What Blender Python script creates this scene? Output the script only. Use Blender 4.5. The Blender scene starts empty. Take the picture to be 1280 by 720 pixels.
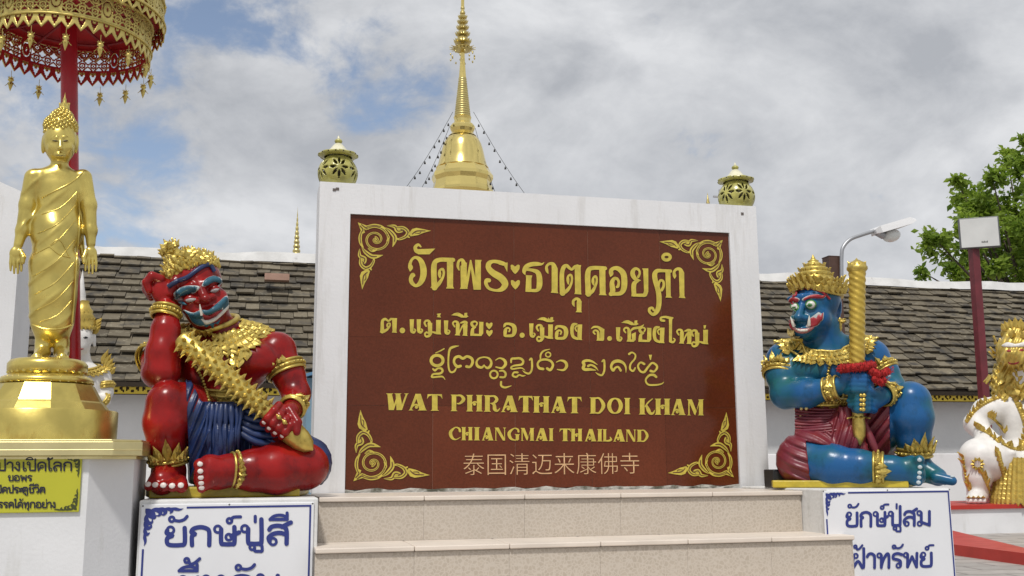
import bpy, bmesh, math, random
import numpy as np
from mathutils import Vector, Matrix
from mathutils.geometry import tessellate_polygon
from mathutils.bvhtree import BVHTree

random.seed(7); RNG = np.random.default_rng(7)
SC = bpy.context.scene
COL = SC.collection
PI = math.pi

# ---------------------------------------------------------------- camera
ZC = 0.85
FPX = 1292.0
yaw, pit, rol = math.radians(13.8), math.radians(9.8), math.radians(-0.4)
fwd = np.array([math.sin(yaw)*math.cos(pit), math.cos(yaw)*math.cos(pit), math.sin(pit)])
r0 = np.array([math.cos(yaw), -math.sin(yaw), 0.0]); u0 = np.cross(r0, fwd)
RR = r0*math.cos(rol)+u0*math.sin(rol); UU = u0*math.cos(rol)-r0*math.sin(rol)
cam = bpy.data.cameras.new('camera'); cam_o = bpy.data.objects.new('camera', cam); COL.objects.link(cam_o)
cam.sensor_width = 36.0; cam.lens = 36.0*FPX/1280.0; cam.clip_start = 0.05; cam.clip_end = 3000
M = Matrix.Identity(4)
for i in range(3):
    M[i][0] = RR[i]; M[i][1] = UU[i]; M[i][2] = -fwd[i]
M[2][3] = ZC
cam_o.matrix_world = M
SC.camera = cam_o

# ---------------------------------------------------------------- view
SC.view_settings.view_transform = 'Standard'; SC.view_settings.look = 'None'
SC.view_settings.gamma = 1.0; SC.view_settings.use_curve_mapping = False
SC.view_settings.exposure = 0.16
try:
    SC.cycles.max_bounces = 6; SC.cycles.diffuse_bounces = 3; SC.cycles.glossy_bounces = 3; SC.cycles.transparent_max_bounces = 6
except Exception: pass

# ---------------------------------------------------------------- sky and sun
SUN_AZ, SUN_EL = math.radians(205), math.radians(58)     # azimuth clockwise from +Y
sd = Vector((math.sin(SUN_AZ)*math.cos(SUN_EL), math.cos(SUN_AZ)*math.cos(SUN_EL), math.sin(SUN_EL)))
sun = bpy.data.lights.new('sun', 'SUN'); sun_o = bpy.data.objects.new('sun', sun); COL.objects.link(sun_o)
sun.energy = 2.6; sun.angle = math.radians(5); sun.color = (1.0, 0.965, 0.91)
sun_o.rotation_euler = sd.to_track_quat('Z', 'Y').to_euler()

W = bpy.data.worlds.new('World'); SC.world = W; W.use_nodes = True
nt = W.node_tree; N = nt.nodes; L = nt.links
for n in list(N): N.remove(n)
def wn(t, **k):
    n = N.new(t)
    for a, b in k.items(): setattr(n, a, b)
    return n
out = wn('ShaderNodeOutputWorld'); bg = wn('ShaderNodeBackground'); bg.inputs[1].default_value = 0.1
sky = wn('ShaderNodeTexSky', sky_type='NISHITA'); sky.sun_disc = False
sky.sun_elevation = SUN_EL; sky.sun_rotation = SUN_AZ; sky.air_density = 1.0; sky.dust_density = 1.0; sky.ozone_density = 2.0
geo = wn('ShaderNodeTexCoord')
def wmath(op, a, b=None, c=None):
    n = wn('ShaderNodeMath', operation=op)
    for i, v in enumerate((a, b, c)):
        if v is None: continue
        if isinstance(v, (int, float)): n.inputs[i].default_value = v
        else: L.new(v, n.inputs[i])
    return n.outputs[0]
def wnoise(scale, detail, rough, dist=0.0, off=(0, 0, 0), stretch=(1, 1, 1.45)):
    mp = wn('ShaderNodeMapping'); mp.inputs['Location'].default_value = off; mp.inputs['Scale'].default_value = stretch
    L.new(geo.outputs['Generated'], mp.inputs[0])
    n = wn('ShaderNodeTexNoise'); n.inputs['Scale'].default_value = scale; n.inputs['Detail'].default_value = detail
    n.inputs['Roughness'].default_value = rough; n.inputs['Distortion'].default_value = dist
    L.new(mp.outputs[0], n.inputs['Vector']); return n.outputs['Fac']
big = wnoise(7.5, 9, 0.58, 0.55, (1.3, 0.4, 0.2))
fine = wnoise(19.0, 9, 0.62, 0.25, (2.0, 1.0, 0.5))
shade = wnoise(4.6, 8, 0.55, 0.6, (5.0, 2.0, 1.0))
def direction(px, py):
    d = fwd + RR*(px-640)/FPX - UU*(py-360)/FPX
    return d/np.linalg.norm(d)
def gap(px, py, rad, amount):                       # an opening in the cloud layer in one direction of the sky
    d = direction(px, py)
    dp = wn('ShaderNodeVectorMath', operation='DOT_PRODUCT')
    nm = wn('ShaderNodeVectorMath', operation='NORMALIZE'); L.new(geo.outputs['Generated'], nm.inputs[0])
    L.new(nm.outputs[0], dp.inputs[0]); dp.inputs[1].default_value = d
    ang = wmath('ARCCOSINE', wmath('MINIMUM', dp.outputs['Value'], 0.99999))
    t = wmath('MAXIMUM', wmath('SUBTRACT', 1.0, wmath('DIVIDE', ang, rad)), 0.0)
    return wmath('MULTIPLY', t, amount)
open_ = 0.0
for g in [(270, -10, .12, .26), (490, 108, .085, .27), (40, 130, .14, .11), (190, 185, .07, .13), (235, 265, .08, .14), (120, 290, .07, .08), (360, 55, .07, .14), (430, 170, .07, .08), (-300, 100, .5, .12)]:
    v = gap(*g); open_ = v if isinstance(open_, float) else wmath('ADD', open_, v)
cov = wmath('ADD', wmath('MULTIPLY', big, 0.62), wmath('MULTIPLY', fine, 0.38))
cov = wmath('SUBTRACT', wmath('ADD', cov, 0.18), open_)
mr = wn('ShaderNodeMapRange', interpolation_type='SMOOTHSTEP'); L.new(cov, mr.inputs[0])
mr.inputs[1].default_value = 0.38; mr.inputs[2].default_value = 0.57
cr = wn('ShaderNodeValToRGB')
cr.color_ramp.elements[0].position = 0.36; cr.color_ramp.elements[0].color = (3.95, 4.12, 4.45, 1)
cr.color_ramp.elements[1].position = 0.62; cr.color_ramp.elements[1].color = (6.7, 6.8, 7.0, 1)
sh = wmath('ADD', wmath('MULTIPLY', shade, 0.75), wmath('MULTIPLY', fine, 0.25))
L.new(sh, cr.inputs[0])
hs = wn('ShaderNodeHueSaturation'); hs.inputs['Saturation'].default_value = 0.82; hs.inputs['Value'].default_value = 1.2
L.new(sky.outputs[0], hs.inputs['Color'])
mx = wn('ShaderNodeMix', data_type='RGBA'); L.new(mr.outputs[0], mx.inputs['Factor'])
L.new(hs.outputs[0], mx.inputs['A']); L.new(cr.outputs[0], mx.inputs['B'])
L.new(mx.outputs['Result'], bg.inputs[0]); L.new(bg.outputs[0], out.inputs[0])

# ---------------------------------------------------------------- helpers
def ray(px, py): return fwd + RR*(px-640)/FPX - UU*(py-360)/FPX
def at(px, py, Y=None, Z=None):
    d = ray(px, py); t = Y/d[1] if Y is not None else (Z-ZC)/d[2]
    return Vector((d[0]*t, d[1]*t, ZC+d[2]*t))

MATS = {}
def mat(name, col, rough=0.5, metal=0.0, var=0.0, scale=6.0, bump=0.0, bscale=40.0, col2=None, spec=None, coat=0.0, detail=5.0, lo=0.35, hi=0.65, stain=None, chips=None):
    if name in MATS: return MATS[name]
    m = bpy.data.materials.new(name); m.use_nodes = True; t = m.node_tree; b = t.nodes['Principled BSDF']
    b.inputs['Roughness'].default_value = rough; b.inputs['Metallic'].default_value = metal
    b.inputs['Base Color'].default_value = (*col, 1)
    if spec is not None: b.inputs['Specular IOR Level'].default_value = spec
    if coat: b.inputs['Coat Weight'].default_value = coat; b.inputs['Coat Roughness'].default_value = 0.15
    tc = t.nodes.new('ShaderNodeTexCoord')
    if var or col2:
        c2 = col2 if col2 else tuple(c*(1-var) for c in col)
        n = t.nodes.new('ShaderNodeTexNoise'); n.inputs['Scale'].default_value = scale; n.inputs['Detail'].default_value = detail
        t.links.new(tc.outputs['Object'], n.inputs['Vector'])
        r = t.nodes.new('ShaderNodeMapRange'); r.inputs[1].default_value = lo; r.inputs[2].default_value = hi
        t.links.new(n.outputs['Fac'], r.inputs[0])
        x = t.nodes.new('ShaderNodeMix'); x.data_type = 'RGBA'; t.links.new(r.outputs[0], x.inputs['Factor'])
        x.inputs['A'].default_value = (*col, 1); x.inputs['B'].default_value = (*c2, 1)
        last = x.outputs['Result']
        if stain:
            n2 = t.nodes.new('ShaderNodeTexNoise'); n2.inputs['Scale'].default_value = stain[1]; n2.inputs['Detail'].default_value = 8; n2.inputs['Roughness'].default_value = .7
            mp = t.nodes.new('ShaderNodeMapping'); mp.inputs['Scale'].default_value = stain[4] if len(stain) > 4 else (1, 1, .35)
            t.links.new(tc.outputs['Object'], mp.inputs[0]); t.links.new(mp.outputs[0], n2.inputs['Vector'])
            r2 = t.nodes.new('ShaderNodeMapRange'); r2.inputs[1].default_value = stain[2]; r2.inputs[2].default_value = stain[3]
            t.links.new(n2.outputs['Fac'], r2.inputs[0])
            x2 = t.nodes.new('ShaderNodeMix'); x2.data_type = 'RGBA'; t.links.new(r2.outputs[0], x2.inputs['Factor'])
            t.links.new(last, x2.inputs['A']); x2.inputs['B'].default_value = (*stain[0], 1); last = x2.outputs['Result']
        if chips:                            # small worn spots and brush-dragged patches where the undercoat shows
            n3 = t.nodes.new('ShaderNodeTexNoise'); n3.inputs['Scale'].default_value = chips[1]; n3.inputs['Detail'].default_value = 9; n3.inputs['Roughness'].default_value = .78; n3.inputs['Distortion'].default_value = .6
            t.links.new(tc.outputs['Object'], n3.inputs['Vector']); r4 = t.nodes.new('ShaderNodeMapRange'); r4.inputs[1].default_value = chips[2]; r4.inputs[2].default_value = chips[2]+.035; r4.inputs[4].default_value = chips[3]
            t.links.new(n3.outputs['Fac'], r4.inputs[0]); x3 = t.nodes.new('ShaderNodeMix'); x3.data_type = 'RGBA'; t.links.new(r4.outputs[0], x3.inputs['Factor'])
            t.links.new(last, x3.inputs['A']); x3.inputs['B'].default_value = (*chips[0], 1); last = x3.outputs['Result']
        t.links.new(last, b.inputs['Base Color'])
        rr = t.nodes.new('ShaderNodeMapRange'); rr.inputs[3].default_value = rough*0.85; rr.inputs[4].default_value = min(1, rough*1.25)
        t.links.new(n.outputs['Fac'], rr.inputs[0]); t.links.new(rr.outputs[0], b.inputs['Roughness'])
    if bump:
        n = t.nodes.new('ShaderNodeTexNoise'); n.inputs['Scale'].default_value = bscale; n.inputs['Detail'].default_value = 4
        t.links.new(tc.outputs['Object'], n.inputs['Vector'])
        bp = t.nodes.new('ShaderNodeBump'); bp.inputs['Strength'].default_value = bump; bp.inputs['Distance'].default_value = 0.01
        t.links.new(n.outputs['Fac'], bp.inputs['Height']); t.links.new(bp.outputs[0], b.inputs['Normal'])
    MATS[name] = m; return m

class MB:
    """collects vertices and faces for ONE mesh object"""
    def __init__(s): s.v = []; s.f = []; s.mi = []; s.sm = []
    def add(s, vs, fs, mi=0, smooth=False):
        o = len(s.v); s.v.extend([tuple(p) for p in vs])
        for f in fs: s.f.append(tuple(i+o for i in f)); s.mi.append(mi); s.sm.append(smooth)
    def box(s, x0, x1, y0, y1, z0, z1, mi=0):
        v = [(x0,y0,z0),(x1,y0,z0),(x1,y1,z0),(x0,y1,z0),(x0,y0,z1),(x1,y0,z1),(x1,y1,z1),(x0,y1,z1)]
        s.add(v, [(0,3,2,1),(4,5,6,7),(0,1,5,4),(1,2,6,5),(2,3,7,6),(3,0,4,7)], mi)
    def prism(s, poly, z0, z1, mi=0):            # poly: xy, counter-clockwise
        n = len(poly); v = [(x,y,z0) for x,y in poly]+[(x,y,z1) for x,y in poly]
        f = [tuple(range(n-1,-1,-1)), tuple(range(n,2*n))]+[(i,(i+1)%n,n+(i+1)%n,n+i) for i in range(n)]
        s.add(v, f, mi)
    def lathe(s, prof, n=32, c=(0,0,0), mi=0, smooth=True, rot=0.0, cap=True):
        v = []; f = []
        for r, z in prof:
            for k in range(n):
                a = rot+2*PI*k/n; v.append((c[0]+r*math.cos(a), c[1]+r*math.sin(a), c[2]+z))
        m = len(prof)
        for i in range(m-1):
            for k in range(n):
                k2 = (k+1)%n; f.append((i*n+k, i*n+k2, (i+1)*n+k2, (i+1)*n+k))
        s.add(v, f, mi, smooth)
        if cap:
            if prof[0][0] > 1e-5: s.add(v[:n], [tuple(range(n-1,-1,-1))], mi)
            if prof[-1][0] > 1e-5: s.add(v[-n:], [tuple(range(n))], mi)
    def tube(s, pts, r, n=8, mi=0, smooth=True, closed=False):
        pts = [Vector(p) for p in pts]; m = len(pts)
        rs = r if isinstance(r, (list, tuple)) else [r]*m
        v = []; f = []; up = None
        for i, p in enumerate(pts):
            if closed: t = pts[(i+1)%m]-pts[i-1]
            else: t = pts[min(i+1,m-1)]-pts[max(i-1,0)]
            t.normalize()
            if up is None: up = t.orthogonal().normalized()
            up = (up-t*up.dot(t)).normalized(); w = t.cross(up)
            for k in range(n):
                a = 2*PI*k/n; v.append(p+(up*math.cos(a)+w*math.sin(a))*rs[i])
        for i in range(m if closed else m-1):
            j = (i+1)%m
            for k in range(n): f.append((i*n+k, i*n+(k+1)%n, j*n+(k+1)%n, j*n+k))
        s.add(v, f, mi, smooth)
        if not closed: s.add(v[:n], [tuple(range(n-1,-1,-1))], mi); s.add(v[-n:], [tuple(range(n))], mi)
    def ball(s, c, r, n=12, mi=0, sq=(1,1,1), rot=None):
        prof = [(math.sin(PI*i/(n//2+2)), -math.cos(PI*i/(n//2+2))) for i in range(n//2+3)]
        v = []; f = []
        for pr, pz in prof:
            for k in range(n):
                a = 2*PI*k/n; q = Vector((pr*math.cos(a)*r*sq[0], pr*math.sin(a)*r*sq[1], pz*r*sq[2]))
                if rot is not None: q = rot @ q
                v.append(Vector(c)+q)
        for i in range(len(prof)-1):
            for k in range(n): f.append((i*n+k, i*n+(k+1)%n, (i+1)*n+(k+1)%n, (i+1)*n+k))
        s.add(v, f, mi, True)
    def leaf(s, o, up, nrm, ln, wd, th=None, mi=0, curl=0.25):
        """a flame-shaped leaf with a raised midrib, rooted at o"""
        up = Vector(up).normalized(); nrm = Vector(nrm); nrm = (nrm-up*nrm.dot(up)).normalized(); sd_ = up.cross(nrm)
        th = th or wd*0.3; o = Vector(o)
        prof = [(0,.32),(.18,.78),(.36,1.0),(.55,.82),(.75,.42),(.9,.16),(1.0,0.0)]
        v = []; f = []
        for t, w in prof:
            c = o+up*(t*ln)+nrm*(curl*ln*t*t)
            v += [c-sd_*(w*wd/2), c+nrm*(th*(1-t*.6)), c+sd_*(w*wd/2), c-nrm*(th*.35)]
        n = len(prof)
        for i in range(n-1):
            for k in range(4): f.append((i*4+k, (i+1)*4+k, (i+1)*4+(k+1)%4, i*4+(k+1)%4))
        f.append((3,2,1,0)[::-1])
        s.add(v, [tuple(reversed(q)) for q in f], mi, False)
    def build(s, name, mats, parent=None, bevel=0, recalc=False):
        me = bpy.data.meshes.new(name); me.from_pydata(s.v, [], s.f)
        ms = mats if isinstance(mats, (list, tuple)) else [mats]
        for m in ms: me.materials.append(m)
        me.polygons.foreach_set('material_index', s.mi); me.polygons.foreach_set('use_smooth', s.sm)
        if recalc or bevel:
            bm = bmesh.new(); bm.from_mesh(me)
            if bevel: bmesh.ops.remove_doubles(bm, verts=bm.verts, dist=1e-5)
            bmesh.ops.recalc_face_normals(bm, faces=bm.faces); bm.to_mesh(me); bm.free()
        me.update()
        o = bpy.data.objects.new(name, me); COL.objects.link(o)
        if parent is not None: o.parent = parent
        if bevel:
            b = o.modifiers.new('bevel', 'BEVEL'); b.width = bevel; b.segments = 2; b.limit_method = 'ANGLE'
        return o

def tag(o, label=None, cat=None, group=None, kind=None):
    if label: o['label'] = label
    if cat: o['category'] = cat
    if group: o['group'] = group
    if kind: o['kind'] = kind
    return o
def thing(name, label, cat, loc=(0,0,0), rz=0.0, group=None):
    o = bpy.data.objects.new(name, None); COL.objects.link(o); o.empty_display_size = 0.1
    o.location = loc; o.rotation_euler = (0,0,rz); return tag(o, label, cat, group)
def copy_tree(o, parent=None):
    c = o.copy(); COL.objects.link(c)
    if parent is not None: c.parent = parent
    for ch in list(o.children): copy_tree(ch, c)
    return c

# paints
GOLD = mat('gold_paint', (0.66, 0.50, 0.125), 0.36, 0.72, var=0.3, scale=25, bump=0.16, bscale=60, stain=((.30,.20,.05), 30, .56, .72, (1,1,1)))
GOLD_L = mat('gold_leaf', (0.74, 0.59, 0.165), 0.27, 0.82, var=0.28, scale=11, bump=0.07, bscale=24, stain=((.46,.30,.07), 9, .56, .74, (1,1,.5)))
GOLD_P = mat('gold_pale', (0.80, 0.70, 0.36), 0.28, 0.85, var=0.15, scale=10)
WHITE = mat('white_paint', (0.74, 0.745, 0.76), 0.6, 0, var=0.09, scale=3, bump=0.1, bscale=90, stain=((.50,.49,.45), 9, .56, .90, (1,1,.16)))
RED = mat('red_enamel', (0.31, 0.010, 0.009), 0.25, 0, var=0.45, scale=9, bump=0.10, bscale=38, spec=.30, stain=((.07,.006,.008), 12, .52, .74, (1,1,.6)), chips=((.42,.13,.11), 26, .66, .55))
# ---------------------------------------------------------------- lettering: brush strokes with a width per point
def smooth_stroke(pts, closed=False, step=6):
    P = [np.array(p, float) for p in pts]; n = len(P); out_ = []
    seg = n if closed else n-1
    for i in range(seg):
        if closed: a, b, c, d = P[i-1], P[i], P[(i+1)%n], P[(i+2)%n]
        else: a, b, c, d = P[max(i-1,0)], P[i], P[i+1], P[min(i+2,n-1)]
        for k in range(step):
            t = k/step
            out_.append(0.5*((2*b)+(-a+c)*t+(2*a-5*b+4*c-d)*t*t+(-a+3*b-3*c+d)*t**3))
    if not closed: out_.append(P[-1])
    return out_
class Ink:
    """flat painted lettering; every stroke lies a hair above the one before"""
    def __init__(s, plane): s.mb = MB(); s.k = 0; s.plane = plane
    def _put(s, pts, faces, mi=0):
        e = 0.0013+0.00004*(s.k % 40); s.k += 1; st_ = .0004/max(1, len(pts))
        s.mb.add([s.plane(x, y, e+i*st_) for i, (x, y) in enumerate(pts)], faces, mi)
    def stroke(s, pts, closed=False, caps=True, mi=0):
        q = smooth_stroke(pts, closed); n = len(q); v = []; f = []
        for i in range(n):
            a = q[(i-1) % n] if closed else q[max(i-1,0)]; b = q[(i+1) % n] if closed else q[min(i+1,n-1)]
            t = b[:2]-a[:2]; l = np.hypot(*t) or 1; nx, ny = -t[1]/l, t[0]/l; w = max(q[i][2], 1e-5)/2
            v += [(q[i][0]+nx*w, q[i][1]+ny*w), (q[i][0]-nx*w, q[i][1]-ny*w)]
        for i in range(n if closed else n-1):
            j = (i+1) % n; f.append((2*i, 2*j, 2*j+1, 2*i+1))
        if caps and not closed:
            for e, sg in ((0,-1), (n-1,1)):
                a = q[max(e-1,0)]; b = q[min(e+1,n-1)]; t = b[:2]-a[:2]; ang = math.atan2(t[1], t[0]); w = max(q[e][2], 1e-5)/2
                o = len(v); v.append((q[e][0], q[e][1]))
                for k in range(7):
                    th = ang+(0 if sg > 0 else PI)-PI/2+PI*k/6; v.append((q[e][0]+w*math.cos(th), q[e][1]+w*math.sin(th)))
                f += [(o, o+1+k, o+2+k) for k in range(6)]
        s._put(v, f, mi)
    def poly(s, pts):
        tri = tessellate_polygon([[Vector((x, y, 0)) for x, y in pts]])
        s._put(pts, [tuple(t) for t in tri])
    def circle(s, cx, cy, rx, ry=None):
        ry = ry or rx; s.poly([(cx+rx*math.cos(2*PI*k/16), cy+ry*math.sin(2*PI*k/16)) for k in range(16)])
    def ring(s, cx, cy, rx, ry, w): s.stroke([(cx+rx*math.cos(2*PI*k/12), cy+ry*math.sin(2*PI*k/12), w) for k in range(12)], True)
    def build(s, name, m, parent):
        return s.mb.build(name, m, parent)
class View:
    """shifts glyph data into the ink's own coordinates"""
    def __init__(s, ink, ox, oy, sc): s.i, s.ox, s.oy, s.sc = ink, ox, oy, sc
    def t(s, p): return (s.ox+p[0]*s.sc, s.oy+p[1]*s.sc)+((p[2]*abs(s.sc),) if len(p) > 2 else ())
    def S(s, *p, dx=0, dy=0, closed=False): s.i.stroke([s.t((a+dx, b+dy, c)) for a, b, c in p], closed)
    def P(s, *p, dx=0, dy=0): s.i.poly([s.t((a+dx, b+dy)) for a, b in p])
    def C(s, x, y, r): a = s.t((x, y)); s.i.circle(a[0], a[1], r*s.sc)
    def O(s, x, y, rx, ry, w): a = s.t((x, y)); s.i.ring(a[0], a[1], rx*s.sc, ry*s.sc, w*s.sc)
    def heart(s, x, y, k=1.0):
        s.P(*[(x+a*k, y+b*k) for a, b in ((-45,-35),(-36,-43),(-22,-41),(0,-24),(22,-41),(38,-43),(47,-32),(44,0),(22,32),(0,52),(-22,30),(-42,0))])

def title_lines(ink):
    v = View(ink, 500, 295, 1/8)
    v.S((208,108,14),(182,88,28),(152,112,34),(165,150,42),(205,158,48)); v.P((160,133),(352,126),(294,184),(180,184))
    v.S((100,352,8),(105,318,48),(100,280,32),(122,232,26),(160,215,30),(205,245,48),(232,320,62),(232,400,62),(205,465,50),(160,498,30),(120,470,40),(108,430,40),(125,392,44),(136,394,34))
    v.S((345,515,60),(340,430,56),(338,320,56),(352,260,48),(400,238,42),(470,238,42),(530,240,42)); v.P((468,222),(542,222),(532,262),(530,505),(540,526),(458,526),(470,505))
    v.S((398,415,16),(395,385,34),(398,345,24),(425,332,26),(438,365,24),(425,420,26),(385,480,40),(350,508,40)); v.P((303,518),(382,520),(372,500),(315,500))
    v.S((590,340,14),(578,300,28),(588,252,26),(622,240,30),(640,290,54)); v.P((604,300),(668,265),(666,480),(675,530),(598,530),(607,510))
    v.P((640,528),(672,528),(708,330),(735,538),(780,538),(712,240),(699,240),(655,470)); v.P((750,238),(816,240),(808,262),(808,538),(735,538),(752,480))
    v.P((1076,265),(1072,362),(1040,300),(985,285),(1000,250),(1055,268))
    v.S((1040,278,36),(990,262,38),(930,255,34),(890,275,50),(885,320,54),(930,370,64),(1010,420,70),(1050,480,66),(1020,530,48),(960,545,26),(890,525,30),(860,480,36),(865,445,40),(890,445,40))
    v.heart(1150,330); v.heart(1152,484)
    v = View(ink, 640, 310, 1/8)
    v.S((130,265,10),(120,235,38),(140,190,46),(190,165,44),(250,160,40),(295,162,22),(320,145,4))
    v.S((140,215,26),(200,222,32),(255,245,48),(273,300,56),(272,380,56),(250,422,36),(190,425,30),(150,425,30)); v.P((136,272),(202,275),(193,310),(193,415),(180,440),(133,438),(140,300))
    v.S((360,255,8),(348,225,30),(345,185,26),(375,158,28),(410,165,40),(425,210,60)); v.P((395,190),(456,210),(455,435),(462,454),(386,447),(395,430))
    v.S((505,452,56),(500,380,50),(498,260,44),(515,195,42),(545,178,34),(572,200,30),(597,215,24),(625,190,30),(655,180,30)); v.P((625,172),(690,172),(685,200),(690,445),(693,466),(622,461),(629,440))
    v.S((562,360,14),(558,325,30),(560,285,22),(585,270,24),(598,300,22),(590,360,24),(555,420,34),(515,448,38)); v.P((473,456),(535,458),(530,440),(480,440))
    v.S((622,585,8),(612,560,26),(612,530,26),(640,508,26),(665,520,36),(670,550,48)); v.P((645,540),(695,530),(692,630),(698,645),(634,642),(646,625))
    v.S((762,460,56),(757,370,54),(755,270,54),(770,215,46),(810,200,40),(880,200,38),(930,205,38)); v.P((870,183),(938,185),(932,215),(935,455),(945,474),(866,471),(876,455))
    v.S((815,370,14),(808,340,30),(812,300,22),(835,285,24),(846,315,22),(838,365,24),(805,430,34),(770,455,38)); v.P((728,466),(792,470),(788,450),(735,450))
    v = View(ink, 730, 315, 1/8)
    v.S((262,247,8),(270,220,44),(270,185,40),(300,163,36),(345,170,48),(390,215,58),(402,290,60),(395,370,56),(365,412,42),(310,420,34),(262,420,34))
    v.S((268,422,40),(285,390,54),(278,310,46),(300,268,34),(330,270,28),(345,300,26),(340,340,28),(328,350,26)); v.P((245,434),(300,436),(300,400),(258,418))
    v.S((540,250,26),(555,215,22),(545,180,24),(510,168,30),(485,200,44),(490,240,46),(520,275,34),(562,285,8)); v.S((545,288,18),(505,310,44),(495,350,48),(498,425,46))
    v.P((472,444),(475,400),(525,418),(590,416),(598,390),(590,190),(580,165),(641,165),(641,400),(625,440),(605,451))
    v.S((862,192,34),(790,188,30),(730,190,40),(705,225,50),(712,290,50),(735,370,50),(748,450,52),(745,540,50),(725,595,46),(690,625,32),(655,600,28),(652,570,28),(680,560,26),(695,582,24))
    v.S((775,382,28),(795,340,26),(790,295,24),(765,285,26),(748,310,24),(742,360,20)); v.P((810,178),(868,178),(862,200),(865,440),(878,459),(812,456),(820,440))
    v.O(823,52,37,29,32)
    v.S((905,265,8),(905,240,34),(900,200,26),(925,172,28),(960,175,36),(975,215,54)); v.P((948,200),(1001,205),(1003,440),(1014,463),(946,458),(955,440))

def leaf_mark(v, dx, dy):
    v.P((750,112),(790,92),(845,100),(880,122),(884,90),(912,88),(910,113),(925,125),(900,138),(850,136),(810,119),dx=dx,dy=dy)
    if True: v.S((775,112,5),(820,105,8),(870,128,6),dx=dx,dy=dy-14)
def g_tor(v, dx, dy):
    v.S((62,275,40),(62,220,34),(65,170,30),(90,150,24),(108,160,22),(125,170,18),(150,150,24),dx=dx,dy=dy); v.P((160,140),(210,142),(204,275),(210,289),(158,285),(165,270),dx=dx,dy=dy)
    v.S((120,235,18),(112,215,20),(120,195,16),(138,195,16),(138,220,16),(110,255,24),(78,272,30),dx=dx,dy=dy); v.P((38,285),(92,286),(90,268),(42,268),dx=dx,dy=dy)
def g_e(v, dx, dy):
    v.P((678,165),(722,165),(715,280),(706,300),(690,300),(682,280),dx=dx,dy=dy); v.S((702,288,32),(720,296,24),(736,275,16),(724,262,12),dx=dx,dy=dy)
def g_mor(v, dx, dy):
    v.S((500,222,18),(485,190,20),(500,168,20),(528,172,26),(538,210,40),dx=dx,dy=dy); v.P((515,190),(562,190),(560,295),(522,300),dx=dx,dy=dy)
    v.S((545,290,36),(530,318,26),(500,325,20),(488,300,18),(505,283,18),(520,292,14),dx=dx,dy=dy); v.S((550,275,10),(600,290,24),(640,295,18),dx=dx,dy=dy); v.P((600,160),(648,160),(645,285),(651,306),(600,302),dx=dx,dy=dy)
def g_hor(v, dx, dy):
    v.S((785,227,16),(768,195,18),(785,175,18),(812,183,26),(818,215,38),dx=dx,dy=dy); v.P((797,200),(836,195),(834,300),(840,316),(785,313),(797,297),dx=dx,dy=dy)
    v.S((828,300,14),(858,232,16),(885,205,24),dx=dx,dy=dy); v.S((846,190,12),(880,180,26),(906,185,20),(898,204,16),(868,210,12),dx=dx,dy=dy); v.P((868,210),(915,205),(910,310),(916,321),(862,316),(871,300),dx=dx,dy=dy)
def g_yor(v, dx, dy):
    v.S((1000,217,16),(1010,190,16),(985,175,18),(957,190,26),(962,215,28),(990,233,20),dx=dx,dy=dy); v.S((990,236,14),(966,252,30),(962,300,38),dx=dx,dy=dy)
    v.P((942,319),(943,285),(985,296),(1028,300),(1032,185),(1024,178),(1073,180),(1071,295),(1052,321),dx=dx,dy=dy)
def g_or(v, dx, dy):
    v.S((155,232,8),(165,215,26),(175,200,24),(215,200,26),(255,220,40),(265,265,44),(245,313,32),(175,320,24),dx=dx,dy=dy); v.S((168,315,28),(172,270,36),(182,246,24),(202,240,18),(218,255,16),(210,275,18),dx=dx,dy=dy)
def g_ngor(v, dx, dy):
    v.P((895,205),(941,205),(935,345),(941,361),(893,358),dx=dx,dy=dy); v.S((885,200,18),(850,210,34),(838,265,34),(850,325,32),(892,348,24),dx=dx,dy=dy); v.S((885,272,14),(872,245,16),(885,222,16),(905,225,20),dx=dx,dy=dy)
def district_line(ink):
    v = View(ink, 470, 380, 1/8)
    g_tor(v,0,0); v.C(263,265,28); g_e(v,-342,-12); g_e(v,-272,-12); g_mor(v,0,0); v.P((606,98),(650,94),(640,114),(648,136),(609,132),(616,115)); g_e(v,0,0); g_hor(v,0,0); leaf_mark(v,0,0); g_yor(v,0,0); v.heart(1130,217,.72); v.heart(1132,290,.70)
    v = View(ink, 610, 380, 1/8)
    g_or(v,0,0); v.C(340,313,26); g_e(v,-268,30); g_mor(v,0,45); leaf_mark(v,-262,45); v.P((600,134),(618,150),(640,128),(640,165),(600,165)); g_or(v,515,25); g_ngor(v,0,0)
    v.P((1118,250),(1163,250),(1160,355),(1152,369),(1083,366),(1092,342),(1120,342)); v.S((1032,247,8),(1058,230,20),(1100,232,24),(1138,262,42)); v.S((1068,300,16),(1052,280,16),(1070,264,18),(1096,275,22),(1102,310,28),(1102,355,26)); v.C(1215,345,24)
    v = View(ink, 740, 380, 1/8)
    g_e(v,-440,68); v.S((335,287,14),(318,260,18),(335,238,18),(362,248,24),(372,290,36)); v.P((353,270),(390,262),(388,352),(400,358),(400,378),(344,376),(354,350)); v.P((395,300),(437,282),(435,360),(415,379),(378,379),(398,352)); v.S((375,280,12),(415,245,24),(480,234,24),(516,207,6)); leaf_mark(v,-460,76)
    g_yor(v,-480,60); g_ngor(v,-217,32)
    v.S((720,168,22),(690,162,24),(688,138,20),(730,130,22),(770,138,26),(806,140,14)); v.P((766,150),(804,144),(799,170),(798,360),(788,388),(768,380),(768,200)); v.S((785,375,28),(810,382,22),(828,358,14),(814,345,12))
    g_hor(v,80,82); g_mor(v,510,98); v.P((1112,215),(1139,212),(1132,247),(1116,247))
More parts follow.
